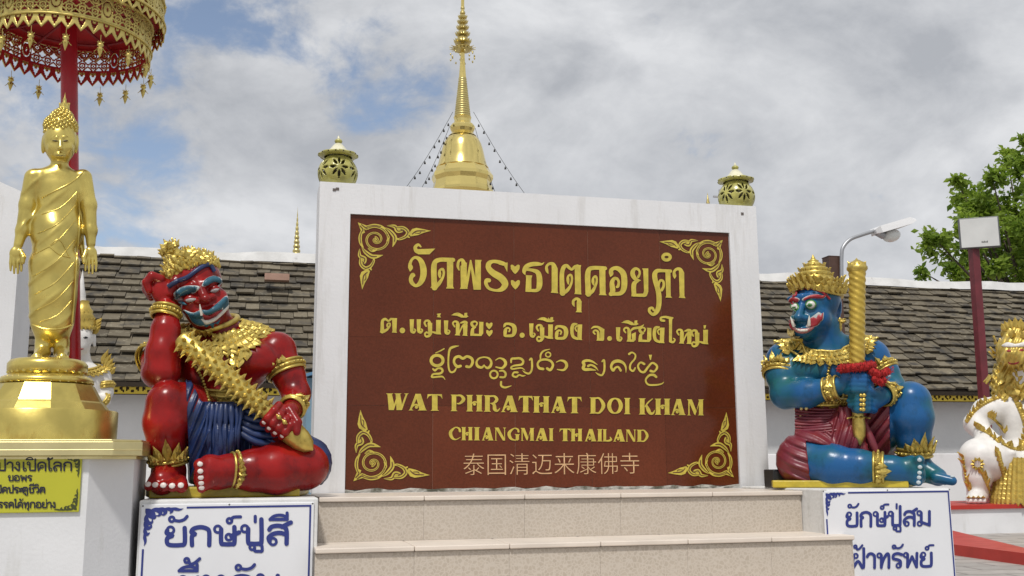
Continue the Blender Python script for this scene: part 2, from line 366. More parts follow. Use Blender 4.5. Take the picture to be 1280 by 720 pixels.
def lanna_line(ink):
    v = View(ink, 530, 420, 1/8); S = v.S
    S((115,170,8),(160,150,12),(200,128,13)); v.O(130,245,60,52,30)
    S((90,330,18),(110,345,20),(135,325,18),(170,325,22),(185,350,22),(160,375,22),(100,380,20),(80,395,18),(85,412,18),(170,405,18),(195,415,12),(210,437,4))
    S((348,99,5),(300,108,22),(260,130,24),(245,200,18),(245,310,18),(265,360,18),(300,355,20),(320,325,14))
    S((365,300,26),(330,305,30),(300,265,24),(310,220,26),(350,205,28),(388,225,26),(430,205,26),(475,225,28),(485,265,28),(460,308,24),(425,305,28))
    S((600,292,14),(575,315,24),(535,300,28),(525,260,20),(550,225,18),(600,212,14),(650,225,20),(672,265,24),(660,305,28),(630,320,24),(602,296,12))
    S((715,242,8),(755,222,14),(800,240,26),(815,280,30),(780,320,22),(718,310,12)); v.O(698,385,38,38,19); S((755,350,14),(790,348,20),(815,375,22),(805,410,20),(762,412,20))
    S((770,460,22),(772,498,20),(810,515,20),(872,498,6))
    S((870,265,16),(875,230,22),(910,225,22),(960,225,24),(990,250,24),(975,285,22),(900,297,18),(870,315,18),(885,330,16),(970,320,14),(1010,345,4))
    S((935,365,20),(900,365,18),(885,395,18),(920,410,20),(950,390,16),(985,400,16),(1012,395,6))
    S((1055,240,16),(1075,230,20),(1078,330,20),(1050,375,20),(1010,365,16),(985,345,5))
    S((1190,330,26),(1150,320,26),(1135,280,20),(1160,245,22),(1220,235,22),(1270,255,24),(1288,295,24),(1262,340,26),(1230,325,26)); S((1165,240,14),(1165,190,18),(1195,150,18),(1257,132,5)); v.O(1240,187,25,23,14)
    v = View(ink, 680, 420, 1/8); S = v.S
    S((122,262,8),(165,245,16),(210,260,28),(225,300,30),(195,340,22),(132,335,10))
    S((532,287,5),(480,255,20),(430,245,26),(390,260,28),(400,290,30),(390,320,30),(410,335,30),(460,335,26),(515,342,8)); S((440,300,24),(470,290,20),(510,310,18),(541,346,4))
    S((580,255,16),(600,245,20),(602,340,20),(580,390,20),(545,385,18),(515,365,5))
    S((765,345,24),(740,310,20),(710,320,20),(690,345,26),(670,310,24),(690,265,30),(740,250,32),(790,270,26),(815,310,18),(818,366,4))
    S((850,180,24),(880,165,16),(912,190,16),(905,230,18),(865,280,18),(860,330,20),(890,350,20),(910,320,16))
    S((1000,280,24),(965,265,18),(938,300,20),(960,350,20),(1000,360,24),(1040,310,22),(1080,270,20),(1120,290,22),(1128,320,22),(1100,355,20),(1065,350,26)); v.P((1045,188),(1078,188),(1068,240),(1058,240))
    S((1120,410,24),(1095,390,26),(1050,395,22),(1015,440,18),(1040,485,18),(1110,490,18),(1170,480,14),(1197,461,5))

ST = ('P',(0,0),(.45,0),(.37,.07),(.37,.93),(.45,1),(0,1),(.08,.93),(.08,.07))
LATIN = {
 'I': [('P',(0,0),(1,0),(.82,.08),(.82,.92),(1,1),(0,1),(.18,.92),(.18,.08))],
 'H': [('P',(0,0),(.42,0),(.36,.07),(.36,.93),(.42,1),(0,1),(.07,.93),(.07,.07)),('P',(1,0),(.58,0),(.64,.07),(.64,.93),(.58,1),(1,1),(.93,.93),(.93,.07)),('S',(.34,.52,.08),(.48,.42,.1),(.66,.44,.1)),('C',.5,.56,.09)],
 'W': [('P',(0,0),(.32,0),(.26,.06),(.38,.8),(.32,1),(.12,1),(.06,.06)),('P',(.36,0),(.68,0),(.62,.06),(.72,.8),(.66,1),(.46,1),(.42,.06)),('P',(.34,1),(.26,1),(.44,.3),(.5,.4)),('P',(.7,1),(.6,1),(.86,.06),(.78,0),(1,0),(.94,.06))],
 'A': [('P',(.36,0),(.66,0),(.93,.93),(1,1),(.5,1),(.58,.93),(.47,.45)),('P',(.38,0),(.52,.12),(.18,.93),(.28,1),(0,1),(.07,.93)),('S',(.24,.74,.08),(.4,.64,.09),(.55,.72,.07)),('C',.43,.8,.1)],
 'T': [('P',(0,.30),(.04,0),(.96,0),(1,.30),(.88,.13),(.68,.07),(.68,.93),(.78,1),(.22,1),(.32,.93),(.32,.07),(.12,.13))],
 'P': [ST,('S',(.33,.06,.1),(.65,.06,.14),(.84,.28,.24),(.62,.52,.14),(.4,.54,.06))],
 'R': [ST,('S',(.33,.06,.1),(.65,.06,.14),(.80,.26,.22),(.62,.47,.14),(.42,.49,.06)),('S',(.5,.5,.1),(.64,.6,.22),(.68,.85,.24),(.84,.94,.14),(.98,.80,.05))],
 'D': [ST,('S',(.33,.06,.1),(.62,.07,.14),(.86,.5,.26),(.62,.93,.14),(.33,.94,.1))],
 'O': [('R',(.5,.05,.1),(.74,.18,.22),(.85,.5,.28),(.74,.82,.22),(.5,.95,.1),(.26,.82,.22),(.15,.5,.28),(.26,.18,.22))],
 'K': [ST,('S',(.42,.5,.1),(.6,.25,.1),(.86,.03,.07)),('S',(.48,.42,.12),(.6,.7,.26),(.72,.92,.2),(.9,.92,.14),(1,.74,.05))],
 'M': [('P',(.07,.04),(.15,.04),(.15,.95),(.24,1),(0,1),(.07,.95)),('P',(0,0),(.28,0),(.56,.75),(.48,1),(.40,.9),(.1,.12)),('P',(.48,.97),(.54,.8),(.72,0),(.78,.1)),('P',(.66,0),(1,0),(.94,.06),(.94,.94),(1,1),(.64,1),(.70,.94),(.70,.1))],
 'C': [('S',(.93,.32,.2),(.85,.12,.16),(.55,.05,.1),(.2,.4,.28),(.3,.8,.24),(.6,.95,.1),(.96,.78,.04))],
 'N': [('P',(.08,.04),(.16,.04),(.15,.95),(.24,1),(0,1),(.08,.95)),('P',(0,0),(.35,0),(.9,.9),(.9,1),(.72,1),(.12,.12)),('P',(.83,.06),(.91,.06),(.91,1),(.85,1)),('P',(.74,0),(1,0),(.92,.08),(.82,.08))],
 'G': [('S',(.88,.3,.18),(.82,.12,.16),(.55,.05,.1),(.2,.4,.28),(.3,.8,.24),(.58,.95,.1),(.8,.9,.14)),('P',(.58,.5),(1,.5),(.92,.58),(.92,.9),(.80,1),(.68,.9),(.68,.58))],
 'L': [ST,('S',(.28,.94,.12),(.6,.94,.16),(.88,.85,.2),(.78,.64,.07))]}
def latin(ink, ch, x0, x1, y0, y1):
    w, h = x1-x0, y1-y0
    for g in LATIN[ch]:
        if g[0] == 'P': ink.poly([(x0+a*w, y0+b*h) for a, b in g[1:]])
        elif g[0] in 'SR': ink.stroke([(x0+a*w, y0+b*h, c*h*(0.9 if w > .7*h else .8)) for a, b, c in g[1:]], g[0] == 'R', caps=(ch in 'CHRKGL'))
        else: ink.circle(x0+g[1]*w, y0+g[2]*h, g[3]*h)
def latin_line(ink, boxes, xa, ta, ba, xb, tb, bb):
    for ch, x0, x1 in boxes:
        f = ((x0+x1)/2-xa)/(xb-xa); latin(ink, ch, x0, x1, ta+(tb-ta)*f, ba+(bb-ba)*f)
NAME_BOX = [('W',482.5,511),('A',510.5,533.7),('T',533.7,553),('P',563,582.5),('H',582.5,603.5),('R',604.5,625),('A',626,647.5),('T',648,666),('H',666,687),('A',688.5,708),('T',709,727),('D',736.5,757),('O',758,779),('I',779.6,788),('K',798,818),('H',818,838),('A',838.5,857),('M',858.7,879.8)]
PROV_BOX = [('C',560,576),('H',576.5,591),('I',592,600),('A',602,617),('N',618,632.5),('G',633,650),('M',650.6,668),('A',669,685),('I',685.6,692),('T',699,713.5),('H',713,728),('A',730.6,745.6),('I',746,753),('L',753,765),('A',766,781.5),('N',782,795),('D',795.6,811)]

# round looped Thai letters for the small boards: unit height, y up
def _c(x, y, r): return ('O', x, y, r)
THAI = {
 'ย': (.80,[_c(.24,.86,.11),('S',(.13,.84),(.12,.68),(.3,.56),(.14,.42),(.13,.15),(.24,.03),(.56,.03),(.7,.15),(.7,.98))]),
 'ก': (.82,[('S',(.14,0),(.14,.5),(.24,.62),(.12,.72),(.2,.92),(.42,1),(.62,.92),(.70,.72),(.70,0))]),
 'ษ': (.88,[_c(.16,.86,.11),('S',(.27,.86),(.27,.12),(.36,.03),(.6,.03),(.7,.12),(.7,.98)),_c(.52,.42,.1),('S',(.6,.48),(.85,.68))]),
 'ป': (.82,[_c(.16,.86,.11),('S',(.27,.86),(.27,.12),(.36,.03),(.6,.03),(.7,.12),(.7,1.38))]),
 'บ': (.82,[_c(.16,.86,.11),('S',(.27,.86),(.27,.12),(.36,.03),(.6,.03),(.7,.12),(.7,.98))]),
 'ล': (.82,[_c(.26,.12,.11),('S',(.15,.12),(.12,.35),(.28,.55),(.5,.6),(.70,.5)),('S',(.14,.78),(.22,.94),(.42,1),(.62,.92),(.70,.72),(.70,0))]),
 'ส': (.84,[_c(.26,.12,.11),('S',(.15,.12),(.12,.35),(.28,.55),(.5,.6),(.70,.5)),('S',(.14,.78),(.22,.94),(.42,1),(.62,.92),(.70,.72),(.70,0)),('S',(.55,.94),(.84,1.18))]),
 'ข': (.80,[_c(.24,.86,.11),('S',(.13,.84),(.14,.68),(.28,.58),(.24,.4),(.24,.12),(.34,.03),(.58,.03),(.7,.12),(.7,.98))]),
 'ช': (.84,[_c(.24,.86,.11),('S',(.13,.84),(.14,.68),(.28,.58),(.24,.4),(.24,.12),(.34,.03),(.58,.03),(.7,.12),(.7,.6),(.58,.78),(.86,1.0))]),
 'ห': (.86,[_c(.16,.86,.11),('S',(.27,.86),(.27,0)),('S',(.27,.2),(.42,.52),(.62,.62),(.72,.45),(.72,0)),_c(.62,.86,.11),('S',(.52,.8),(.42,.55))]),
 'ม': (.86,[_c(.16,.86,.11),('S',(.27,.86),(.27,.2)),_c(.18,.11,.11),('S',(.28,.2),(.72,.02)),('S',(.74,.98),(.74,0))]),
 'เ': (.40,[('S',(.16,.98),(.16,.12)),_c(.27,.12,.11)]),
 'โ': (.42,[('S',(.44,1.5),(.27,1.36),(.1,1.5),(.08,1.32),(.16,1.2),(.18,.12)),_c(.28,.12,.11)]),
 'ไ': (.42,[('S',(.06,1.36),(.12,1.55),(.22,1.4),(.18,1.0),(.18,.12)),_c(.28,.12,.11)]),
 'ฝ': (.90,[_c(.3,.86,.11),('S',(.19,.84),(.14,.5),(.14,0),(.44,.48),(.74,0),(.76,1.38))]),
 'า': (.60,[('S',(.06,.78),(.14,.94),(.28,1),(.42,.92),(.48,.74),(.48,0))]),
 'ท': (.84,[_c(.16,.86,.11),('S',(.27,.86),(.27,0)),('S',(.27,.1),(.4,.6),(.6,.97),(.7,.82),(.7,0))]),
 'ร': (.68,[_c(.42,.12,.11),('S',(.53,.12),(.52,.42),(.36,.54),(.12,.62),(.14,.88),(.36,.98),(.6,.9))]),
 'พ': (.92,[_c(.16,.86,.11),('S',(.27,.86),(.26,0)),('S',(.26,0),(.52,.74)),('S',(.52,.74),(.78,0)),('S',(.78,0),(.80,.98))]),
 'ง': (.60,[_c(.3,.86,.11),('S',(.41,.86),(.42,.12),(.34,.03),(.06,.38))]),
 'ด': (.82,[_c(.40,.46,.11),('S',(.32,.38),(.16,.12),(.13,0)),('S',(.13,0),(.1,.6),(.18,.88),(.4,1),(.62,.9),(.70,.7),(.70,0))]),
 'ต': (.82,[_c(.40,.46,.11),('S',(.32,.38),(.16,.12),(.13,0)),('S',(.13,0),(.1,.6),(.16,.9),(.28,1),(.4,.88),(.52,1),(.64,.92),(.70,.7),(.70,0))]),
 'ค': (.82,[_c(.42,.52,.11),('S',(.34,.44),(.18,.2),(.13,0)),('S',(.13,0),(.1,.6),(.18,.88),(.4,1),(.62,.9),(.70,.7),(.70,0))]),
 'ถ': (.82,[('S',(.14,0),(.14,.5),(.24,.62),(.12,.72),(.2,.92),(.42,1),(.62,.92),(.70,.72),(.70,0))]),
 'อ': (.82,[_c(.26,.46,.11),('S',(.15,.46),(.14,.12),(.26,.03),(.56,.03),(.7,.16),(.7,.65),(.6,.92),(.4,1),(.2,.94),(.12,.78))]),
 'ะ': (.46,[_c(.14,.72,.08),('S',(.2,.66),(.32,.7),(.4,.85)),_c(.14,.3,.08),('S',(.2,.24),(.32,.28),(.4,.43))]),
 'ว': (.68,[_c(.42,.12,.11),('S',(.53,.12),(.56,.6),(.48,.92),(.3,1),(.1,.86))]),
 'ุ': (0,[_c(-.22,-.2,.08),('S',(-.14,-.2),(-.12,-.46))]),
 'ู': (0,[_c(-.42,-.2,.08),('S',(-.34,-.22),(-.33,-.40),(-.2,-.42),(-.1,-.40),(-.1,-.14))]),
 'ั': (0,[_c(-.52,1.32,.08),('S',(-.44,1.26),(-.28,1.22),(-.12,1.30),(-.02,1.48))]),
 'ิ': (0,[('S',(-.68,1.2),(-.55,1.38),(-.36,1.44),(-.2,1.38),(-.12,1.2)),('S',(-.68,1.2),(-.12,1.2))]),
 'ี': (0,[('S',(-.68,1.2),(-.55,1.38),(-.36,1.44),(-.2,1.38),(-.12,1.2)),('S',(-.68,1.2),(-.12,1.2)),('S',(-.12,1.2),(-.12,1.56))]),
 'ึ': (0,[]),
 '์': (0,[_c(-.34,1.30,.08),('S',(-.28,1.38),(-.2,1.5),(.02,1.52))]),
 '่': (0,[('S',(-.14,1.22),(-.14,1.52))]),
 '้': (0,[_c(-.44,1.5,.07),('S',(-.37,1.46),(-.33,1.3),(-.2,1.36),(-.04,1.6))]),
 ' ': (.4,[])}
def thai_width(t): return sum(THAI[c][0] for c in t)
def thai(ink, text, x0, x1, y0, y1, h, w):
    """a line of text from x0 to x1 along a baseline y0 to y1, letter height h, pen width w"""
    k = (x1-x0)/thai_width(text); x = x0; up = False
    for i, c in enumerate(text):
        adv, gl = THAI[c]; yb = y0+(y1-y0)*(x-x0)/(x1-x0)
        lift = .40 if c in '้่' and text[i-1] in 'ีัิ' else (.12 if c in 'ีัิ' else 0)
        lf = -.18 if c in 'ีัิ่้์' and text[i-1] in 'ปฝ' or (c in '้่' and text[i-2] in 'ปฝ') else 0
        for g in gl:
            if g[0] == 'O': r_ = g[3]*(h+k)*.62; ink.ring(x+(g[1]+lf)*k, yb-(g[2]+lift)*h, r_, r_, w*.62)
            else: ink.stroke([(x+(a+lf)*k, yb-(b+lift)*h, w*(1 if adv else .72)) for a, b in g[1:]])
        x += adv*k

def kanok(ink, fx, scroll=True):
    """corner scroll: fx maps (u along one edge, v along the other, width) with the corner at 0,0 and length 1"""
    def S(*p):
        for sw in (0, 1):
            ink.stroke([fx(*((b, a, w) if sw else (a, b, w))) for a, b, w in p])
        if scroll:
            for sw in (0, 1): later.append([fx(*((b, a, w*.24) if sw else (a, b, w*.24))) for a, b, w in p[:-1]])
    later = []
    def S1(*p):
        ink.stroke([fx(a, b, w) for a, b, w in p]); later.append([fx(a, b, w*.26) for a, b, w in p])
    def Pp(*p):
        for sw in (0, 1): ink.poly([fx(*((b, a, 0) if sw else (a, b, 0)))[:2] for a, b in p])
    if not scroll:
        S((.02,.02,.02),(.10,.07,.10),(.20,.16,.12),(.26,.26,.05),(.22,.30,.01)); S((.10,.18,.02),(.20,.06,.07),(.32,.05,.10),(.40,.12,.09),(.37,.20,.05),(.30,.20,.02)); S((.30,.02,.03),(.45,.03,.08),(.53,.10,.09),(.49,.18,.05),(.42,.17,.02)); S((.5,.02,.03),(.62,.03,.08),(.70,.08,.07),(.66,.14,.03)); S((.64,.01,.02),(.78,.03,.07),(.90,.05,.05),(1.0,.02,.005)); return
    sp = []
    for i in range(22):
        a = -2.3+i*0.60; r = .205-.0092*i
        sp.append((.245+r*math.cos(a), .245+r*math.sin(a), .034-.0005*i))
    S1(*sp)
    S1((.245,.21,.03),(.27,.245,.035),(.245,.27,.03))
    Pp((0,0),(.10,.035),(.17,.06),(.15,.10),(.10,.085),(.085,.10))
    S((.13,.055,.03),(.22,.035,.045),(.31,.045,.04),(.37,.075,.02))
    S((.37,.06,.01),(.44,.11,.05),(.50,.19,.06),(.50,.26,.05),(.475,.345,.005))
    S((.40,.03,.01),(.50,.035,.05),(.54,.10,.055),(.60,.09,.04),(.55,.05,.02))
    S((.52,.045,.02),(.62,.05,.045),(.68,.11,.05),(.65,.18,.045),(.56,.225,.03),(.50,.20,.01))
    Pp((.69,.14),(.74,.06),(.80,.04),(.90,.055),(1.0,.075),(.90,.11),(.82,.15),(.72,.175))
    S((.70,.10,.01),(.66,.16,.03),(.70,.19,.02))
    S((.385,.15,.02),(.42,.20,.03),(.40,.26,.02))
    for q in later: ink.stroke(q, mi=1)
    for sw in (0, 1):
        for p in (((.05,.03,.012),(.10,.07,.014),(.13,.06,.008)),((.74,.14,.01),(.80,.09,.016),(.92,.08,.01)),((.78,.12,.008),(.84,.12,.012),(.86,.10,.008)),((.60,.13,.008),(.63,.10,.014),(.58,.07,.008))):
            ink.stroke([fx(*((b, a, w) if sw else (a, b, w))) for a, b, w in p], mi=1)
# ================================================================ SETTING
g = MB(); g.add([(-400,-400,0),(400,-400,0),(400,900,0),(-400,900,0)], [(0,1,2,3)])
def paving_mat():
    m = bpy.data.materials.new('paving'); m.use_nodes = True; t = m.node_tree; b = t.nodes['Principled BSDF']; b.inputs['Roughness'].default_value = .55
    tc = t.nodes.new('ShaderNodeTexCoord'); mp = t.nodes.new('ShaderNodeMapping'); t.links.new(tc.outputs['Object'], mp.inputs[0])
    mp.inputs['Rotation'].default_value = (0,0,.12)
    br = t.nodes.new('ShaderNodeTexBrick'); t.links.new(mp.outputs[0], br.inputs['Vector']); br.offset = .5
    br.inputs['Color1'].default_value = (.42,.39,.36,1); br.inputs['Color2'].default_value = (.33,.31,.29,1); br.inputs['Mortar'].default_value = (.16,.14,.13,1)
    br.inputs['Scale'].default_value = 1.0; br.inputs['Mortar Size'].default_value = .012; br.inputs['Brick Width'].default_value = .6; br.inputs['Row Height'].default_value = .3
    n = t.nodes.new('ShaderNodeTexNoise'); n.inputs['Scale'].default_value = 5; n.inputs['Detail'].default_value = 8; t.links.new(tc.outputs['Object'], n.inputs['Vector'])
    x = t.nodes.new('ShaderNodeMix'); x.data_type = 'RGBA'; x.blend_type = 'MULTIPLY'; x.inputs['Factor'].default_value = .5
    cr_ = t.nodes.new('ShaderNodeValToRGB'); cr_.color_ramp.elements[0].position = .35; cr_.color_ramp.elements[0].color = (.6,.58,.55,1); cr_.color_ramp.elements[1].position = .6
    t.links.new(n.outputs['Fac'], cr_.inputs[0]); t.links.new(br.outputs['Color'], x.inputs['A']); t.links.new(cr_.outputs[0], x.inputs['B'])
    t.links.new(x.outputs['Result'], b.inputs['Base Color']); return m
tag(g.build('ground', paving_mat()), kind='structure')

# ---------------------------------------------------------------- steps
def crackle():
    m = bpy.data.materials.new('crackle_tile'); m.use_nodes = True; t = m.node_tree; b = t.nodes['Principled BSDF']; b.inputs['Roughness'].default_value = .42
    tc = t.nodes.new('ShaderNodeTexCoord')
    ns = t.nodes.new('ShaderNodeTexNoise'); ns.inputs['Scale'].default_value = 30; t.links.new(tc.outputs['Object'], ns.inputs['Vector'])
    ad = t.nodes.new('ShaderNodeMix'); ad.data_type = 'VECTOR'; ad.inputs['Factor'].default_value = .02
    t.links.new(tc.outputs['Object'], ad.inputs[4]); t.links.new(ns.outputs['Color'], ad.inputs[5])
    v = t.nodes.new('ShaderNodeTexVoronoi'); v.feature = 'DISTANCE_TO_EDGE'; v.inputs['Scale'].default_value = 66; t.links.new(ad.outputs[1], v.inputs['Vector'])
    v2 = t.nodes.new('ShaderNodeTexVoronoi'); v2.inputs['Scale'].default_value = 66; t.links.new(ad.outputs[1], v2.inputs['Vector'])
    r = t.nodes.new('ShaderNodeMapRange'); r.inputs[1].default_value = .05; r.inputs[2].default_value = .16; t.links.new(v.outputs['Distance'], r.inputs[0])
    c = t.nodes.new('ShaderNodeValToRGB'); c.color_ramp.elements[0].color = (.415,.36,.295,1); c.color_ramp.elements[1].color = (.48,.42,.35,1); t.links.new(v2.outputs['Color'], c.inputs[0])
    x = t.nodes.new('ShaderNodeMix'); x.data_type = 'RGBA'; t.links.new(r.outputs[0], x.inputs['Factor']); x.inputs['A'].default_value = (.515,.46,.395,1); t.links.new(c.outputs[0], x.inputs['B'])
    big_ = t.nodes.new('ShaderNodeTexNoise'); big_.inputs['Scale'].default_value = 2.2; big_.inputs['Detail'].default_value = 6; t.links.new(tc.outputs['Object'], big_.inputs['Vector'])
    r3 = t.nodes.new('ShaderNodeMapRange'); r3.inputs[1].default_value = .42; r3.inputs[2].default_value = .75; r3.inputs[4].default_value = .22; t.links.new(big_.outputs['Fac'], r3.inputs[0])
    y = t.nodes.new('ShaderNodeMix'); y.data_type = 'RGBA'; t.links.new(r3.outputs[0], y.inputs['Factor']); t.links.new(x.outputs['Result'], y.inputs['A']); y.inputs['B'].default_value = (.40,.355,.31,1)
    t.links.new(y.outputs['Result'], b.inputs['Base Color']); return m
CRACK = crackle()
TREAD = mat('tread_tile', (.70,.62,.54), .38, 0, var=.14, scale=5, bump=.03)
GROUT = mat('dark_grout', (.20,.17,.15), .8, 0, var=.4, scale=20)
MOSS = mat('mossy_mortar', (.50,.49,.45), .9, 0, scale=16, col2=(.12,.12,.09), lo=.45, hi=.62, bump=.6, bscale=60)
ZT = 0.733
st = thing('tiled_steps', 'two broad beige crackle tiled steps below the red brown sign', 'steps', (1.32,4.4,0))
def rel(mb, o):                          # geometry written in world space -> space of the thing's base
    mb.v = [(x-o[0], y-o[1], z-o[2]) for x, y, z in mb.v]; return mb
so = (1.32,4.4,0)
def step_block(x0, x1, yf, yb, z0, z1):
    a = MB(); n = max(1, round((x1-x0)/.40)); w = (x1-x0)/n
    for i in range(n):                   # riser tiles with hairline joints
        a.box(x0+i*w+.0004, x0+(i+1)*w-.0004, yf, yf+.012, z0, z1-.021)
    rel(a, so).build('riser', CRACK, st)
    c = MB(); c.box(x0+.001, x1-.001, yf+.0125, yb, z0, z1-.0215); rel(c, so).build('core', GROUT, st)
    e = MB(); e.box(x1-.001, x1+.010, yf+.004, yb, z0, z1-.0215); rel(e, so).build('side_tile', CRACK, st)
    b = MB(); e0 = x0
    for i in range(n): b.box(x0+i*w+.001-(0 if i else .0), x0+(i+1)*w-.001+(.012 if i == n-1 else 0), yf-.014, yb, z1-.019, z1)
    rel(b, so).build('tread', TREAD, st, bevel=.004)
    u = MB(); u.box(x0, x1+.008, yf-.006, yf+.02, z1-.0213, z1-.0188); rel(u, so).build('joint', GROUT, st)
step_block(.252, 2.392, 4.32, 4.99, .555, ZT)
step_block(.225, 2.455, 4.02, 4.90, .36, .5545)
step_block(.20, 2.52, 3.70, 4.85, .0, .3595)

# ---------------------------------------------------------------- sign wall
sw = thing('temple_sign', 'white walled sign with polished red brown panel and gold temple name', 'sign', (1.43,5.1,ZT))
wo = (1.43,5.1,ZT)
YW = 5.0; XL, XR, PXL, PXR = .260, 2.600, .411, 2.436; ZB, ZTOP, PZB, PZT = ZT, 2.238, .745, 2.083
w_ = MB()
w_.box(XL, PXL, YW, 5.25, ZB, ZTOP); w_.box(PXR, XR, YW, 5.25, ZB, ZTOP)
w_.box(PXL, PXR, YW, 5.25, PZT, ZTOP); w_.box(PXL, PXR, 5.03, 5.25, ZB, PZT)
bmv = rel(w_, wo).build('frame', mat('sign_frame_paint', (.735,.74,.76), .55, 0, var=.08, scale=2.5, bump=.10, bscale=60, stain=((.44,.42,.39), 10, .51, .84, (1,1,.10))), sw)
mo = MB(); xs = np.linspace(PXL, PXR, 40)
prof = [(x, PZB+.002+.004*math.sin(x*37)+.003*math.sin(x*91)) for x in xs]
mo.add([(x, YW+.004, ZB) for x, _ in prof]+[(x, YW+.004+.002*math.sin(x*60), z) for x, z in prof]+[(x, YW+.03, z+.002) for x, z in prof],
       [(i, i+1, 41+i, 40+i) for i in range(39)]+[(40+i, 41+i, 81+i, 80+i) for i in range(39)])
rel(mo, wo).build('mortar_line', MOSS, sw)
def granite():
    m = bpy.data.materials.new('polished_granite'); m.use_nodes = True; t = m.node_tree; b = t.nodes['Principled BSDF']
    b.inputs['Roughness'].default_value = .13; b.inputs['Specular IOR Level'].default_value = .28
    tc = t.nodes.new('ShaderNodeTexCoord'); n = t.nodes.new('ShaderNodeTexNoise'); n.inputs['Scale'].default_value = 120; n.inputs['Detail'].default_value = 3
    t.links.new(tc.outputs['Object'], n.inputs['Vector'])
    at_ = t.nodes.new('ShaderNodeAttribute'); at_.attribute_name = 'tint'
    c = t.nodes.new('ShaderNodeValToRGB'); c.color_ramp.elements[0].position = .32; c.color_ramp.elements[0].color = (.100,.0240,.0085,1); c.color_ramp.elements[1].position = .68; c.color_ramp.elements[1].color = (.128,.0300,.0115,1)
    t.links.new(n.outputs['Fac'], c.inputs[0])
    n2 = t.nodes.new('ShaderNodeTexNoise'); n2.inputs['Scale'].default_value = 3; n2.inputs['Detail'].default_value = 6; t.links.new(tc.outputs['Object'], n2.inputs['Vector'])
    rr = t.nodes.new('ShaderNodeMapRange'); rr.inputs[1].default_value = .3; rr.inputs[2].default_value = .7; rr.inputs[3].default_value = .82; rr.inputs[4].default_value = 1.05; t.links.new(n2.outputs['Fac'], rr.inputs[0])
    mu = t.nodes.new('ShaderNodeMath'); mu.operation = 'MULTIPLY'; t.links.new(rr.outputs[0], mu.inputs[0]); t.links.new(at_.outputs['Fac'], mu.inputs[1])
    x = t.nodes.new('ShaderNodeVectorMath'); x.operation = 'SCALE'; t.links.new(c.outputs[0], x.inputs[0]); t.links.new(mu.outputs[0], x.inputs['Scale'])
    t.links.new(x.outputs[0], b.inputs['Base Color'])
    r2 = t.nodes.new('ShaderNodeMapRange'); r2.inputs[3].default_value = .08; r2.inputs[4].default_value = .22; t.links.new(n2.outputs['Fac'], r2.inputs[0]); t.links.new(r2.outputs[0], b.inputs['Roughness'])
    return m
YP = YW+.012
xs = [PXL+.002]+[at(p, 450, Y=YP)[0] for p in (541.5, 643.5, 737.5, 829)]+[PXR-.001]
zs = [PZB, at(640, 508, Y=YP)[2], at(640, 425, Y=YP)[2], PZT-.001]
pn = MB(); tint = []
for i in range(5):
    for j in range(3):
        a, b_, c, d = xs[i]+.0010, xs[i+1]-.0010, zs[j]+.0009, zs[j+1]-.0009
        if j == 2: c = zs[j]+.0003
        if j == 1: d = zs[j+1]-.0003
        tl = RNG.uniform(-.0012,.0012, 4); k = .0015
        pn.add([(a,YP+tl[0]*.6,c),(b_,YP+tl[1]*.6,c),(b_,YP+tl[1]*.6,d),(a,YP+tl[0]*.6,d),(a,YP+.012,c),(b_,YP+.012,c),(b_,YP+.012,d),(a,YP+.012,d)],
               [(0,1,2,3),(0,3,7,4),(1,5,6,2),(3,2,6,7),(0,4,5,1)])
        tint += [RNG.uniform(.86,1.14)]*8
po = rel(pn, wo).build('granite_panel', granite(), sw)
at_ = po.data.attributes.new('tint', 'FLOAT', 'POINT'); at_.data.foreach_set('value', tint)
gr = MB(); gr.box(PXL+.001, PXR-.001, YP+.0035, YP+.011, PZB+.001, PZT-.002); rel(gr, wo).build('tile_joint', mat('joint_paste', (.42,.22,.15), .7), sw)
LETTER = mat('gilt_lettering', (.60,.48,.07), .42, .05, var=.22, scale=30)
LETTER2 = mat('gilt_fine_lettering', (.66,.41,.21), .5, .05, var=.2, scale=30)
def panel_plane(x, y, e):
    p = at(x, y, Y=YP-.0008); return (p[0]-wo[0], YP-.0008-e-wo[1], p[2]-wo[2])
for nm, fn in (('thai_name_lettering', title_lines), ('thai_district_lettering', district_line), ('lanna_script_lettering', lanna_line)):
    ink = Ink(panel_plane); fn(ink); ink.build(nm, LETTER, sw)
ink = Ink(panel_plane); latin_line(ink, NAME_BOX, 497, 491.8, 512.6, 869, 499.2, 519.2); ink.build('english_name_lettering', LETTER, sw)
ink = Ink(panel_plane); latin_line(ink, PROV_BOX, 568, 533.6, 550.2, 803, 537.2, 552.2); ink.build('english_province_lettering', LETTER, sw)
def font_text(body, x0, x1, z0, z1, y, name, m, parent, off, thin=0.0):
    cu = bpy.data.curves.new(name, 'FONT'); cu.body = body; cu.offset = thin
    o = bpy.data.objects.new(name, cu); COL.objects.link(o)
    me = bpy.data.meshes.new_from_object(o.evaluated_get(bpy.context.evaluated_depsgraph_get()))
    bpy.data.objects.remove(o); bpy.data.curves.remove(cu)
    co = np.array([v.co[:] for v in me.vertices]); lo, hi = co.min(0), co.max(0)
    for v in me.vertices:
        v.co = (x0+(v.co.x-lo[0])/(hi[0]-lo[0])*(x1-x0)-off[0], y-off[1], z0+(v.co.y-lo[1])/(hi[1]-lo[1])*(z1-z0)-off[2])
    me.materials.clear(); me.materials.append(m)
    q = bpy.data.objects.new(name, me); COL.objects.link(q); q.parent = parent; return q
a, b_ = at(579, 593.5, Y=YP), at(798.5, 567.5, Y=YP)
font_text('泰国清迈来康佛寺', a[0], b_[0], at(640,593.6,Y=YP)[2], at(640,566.5,Y=YP)[2], YP-.0022, 'chinese_lettering', LETTER2, sw, wo, -.012)
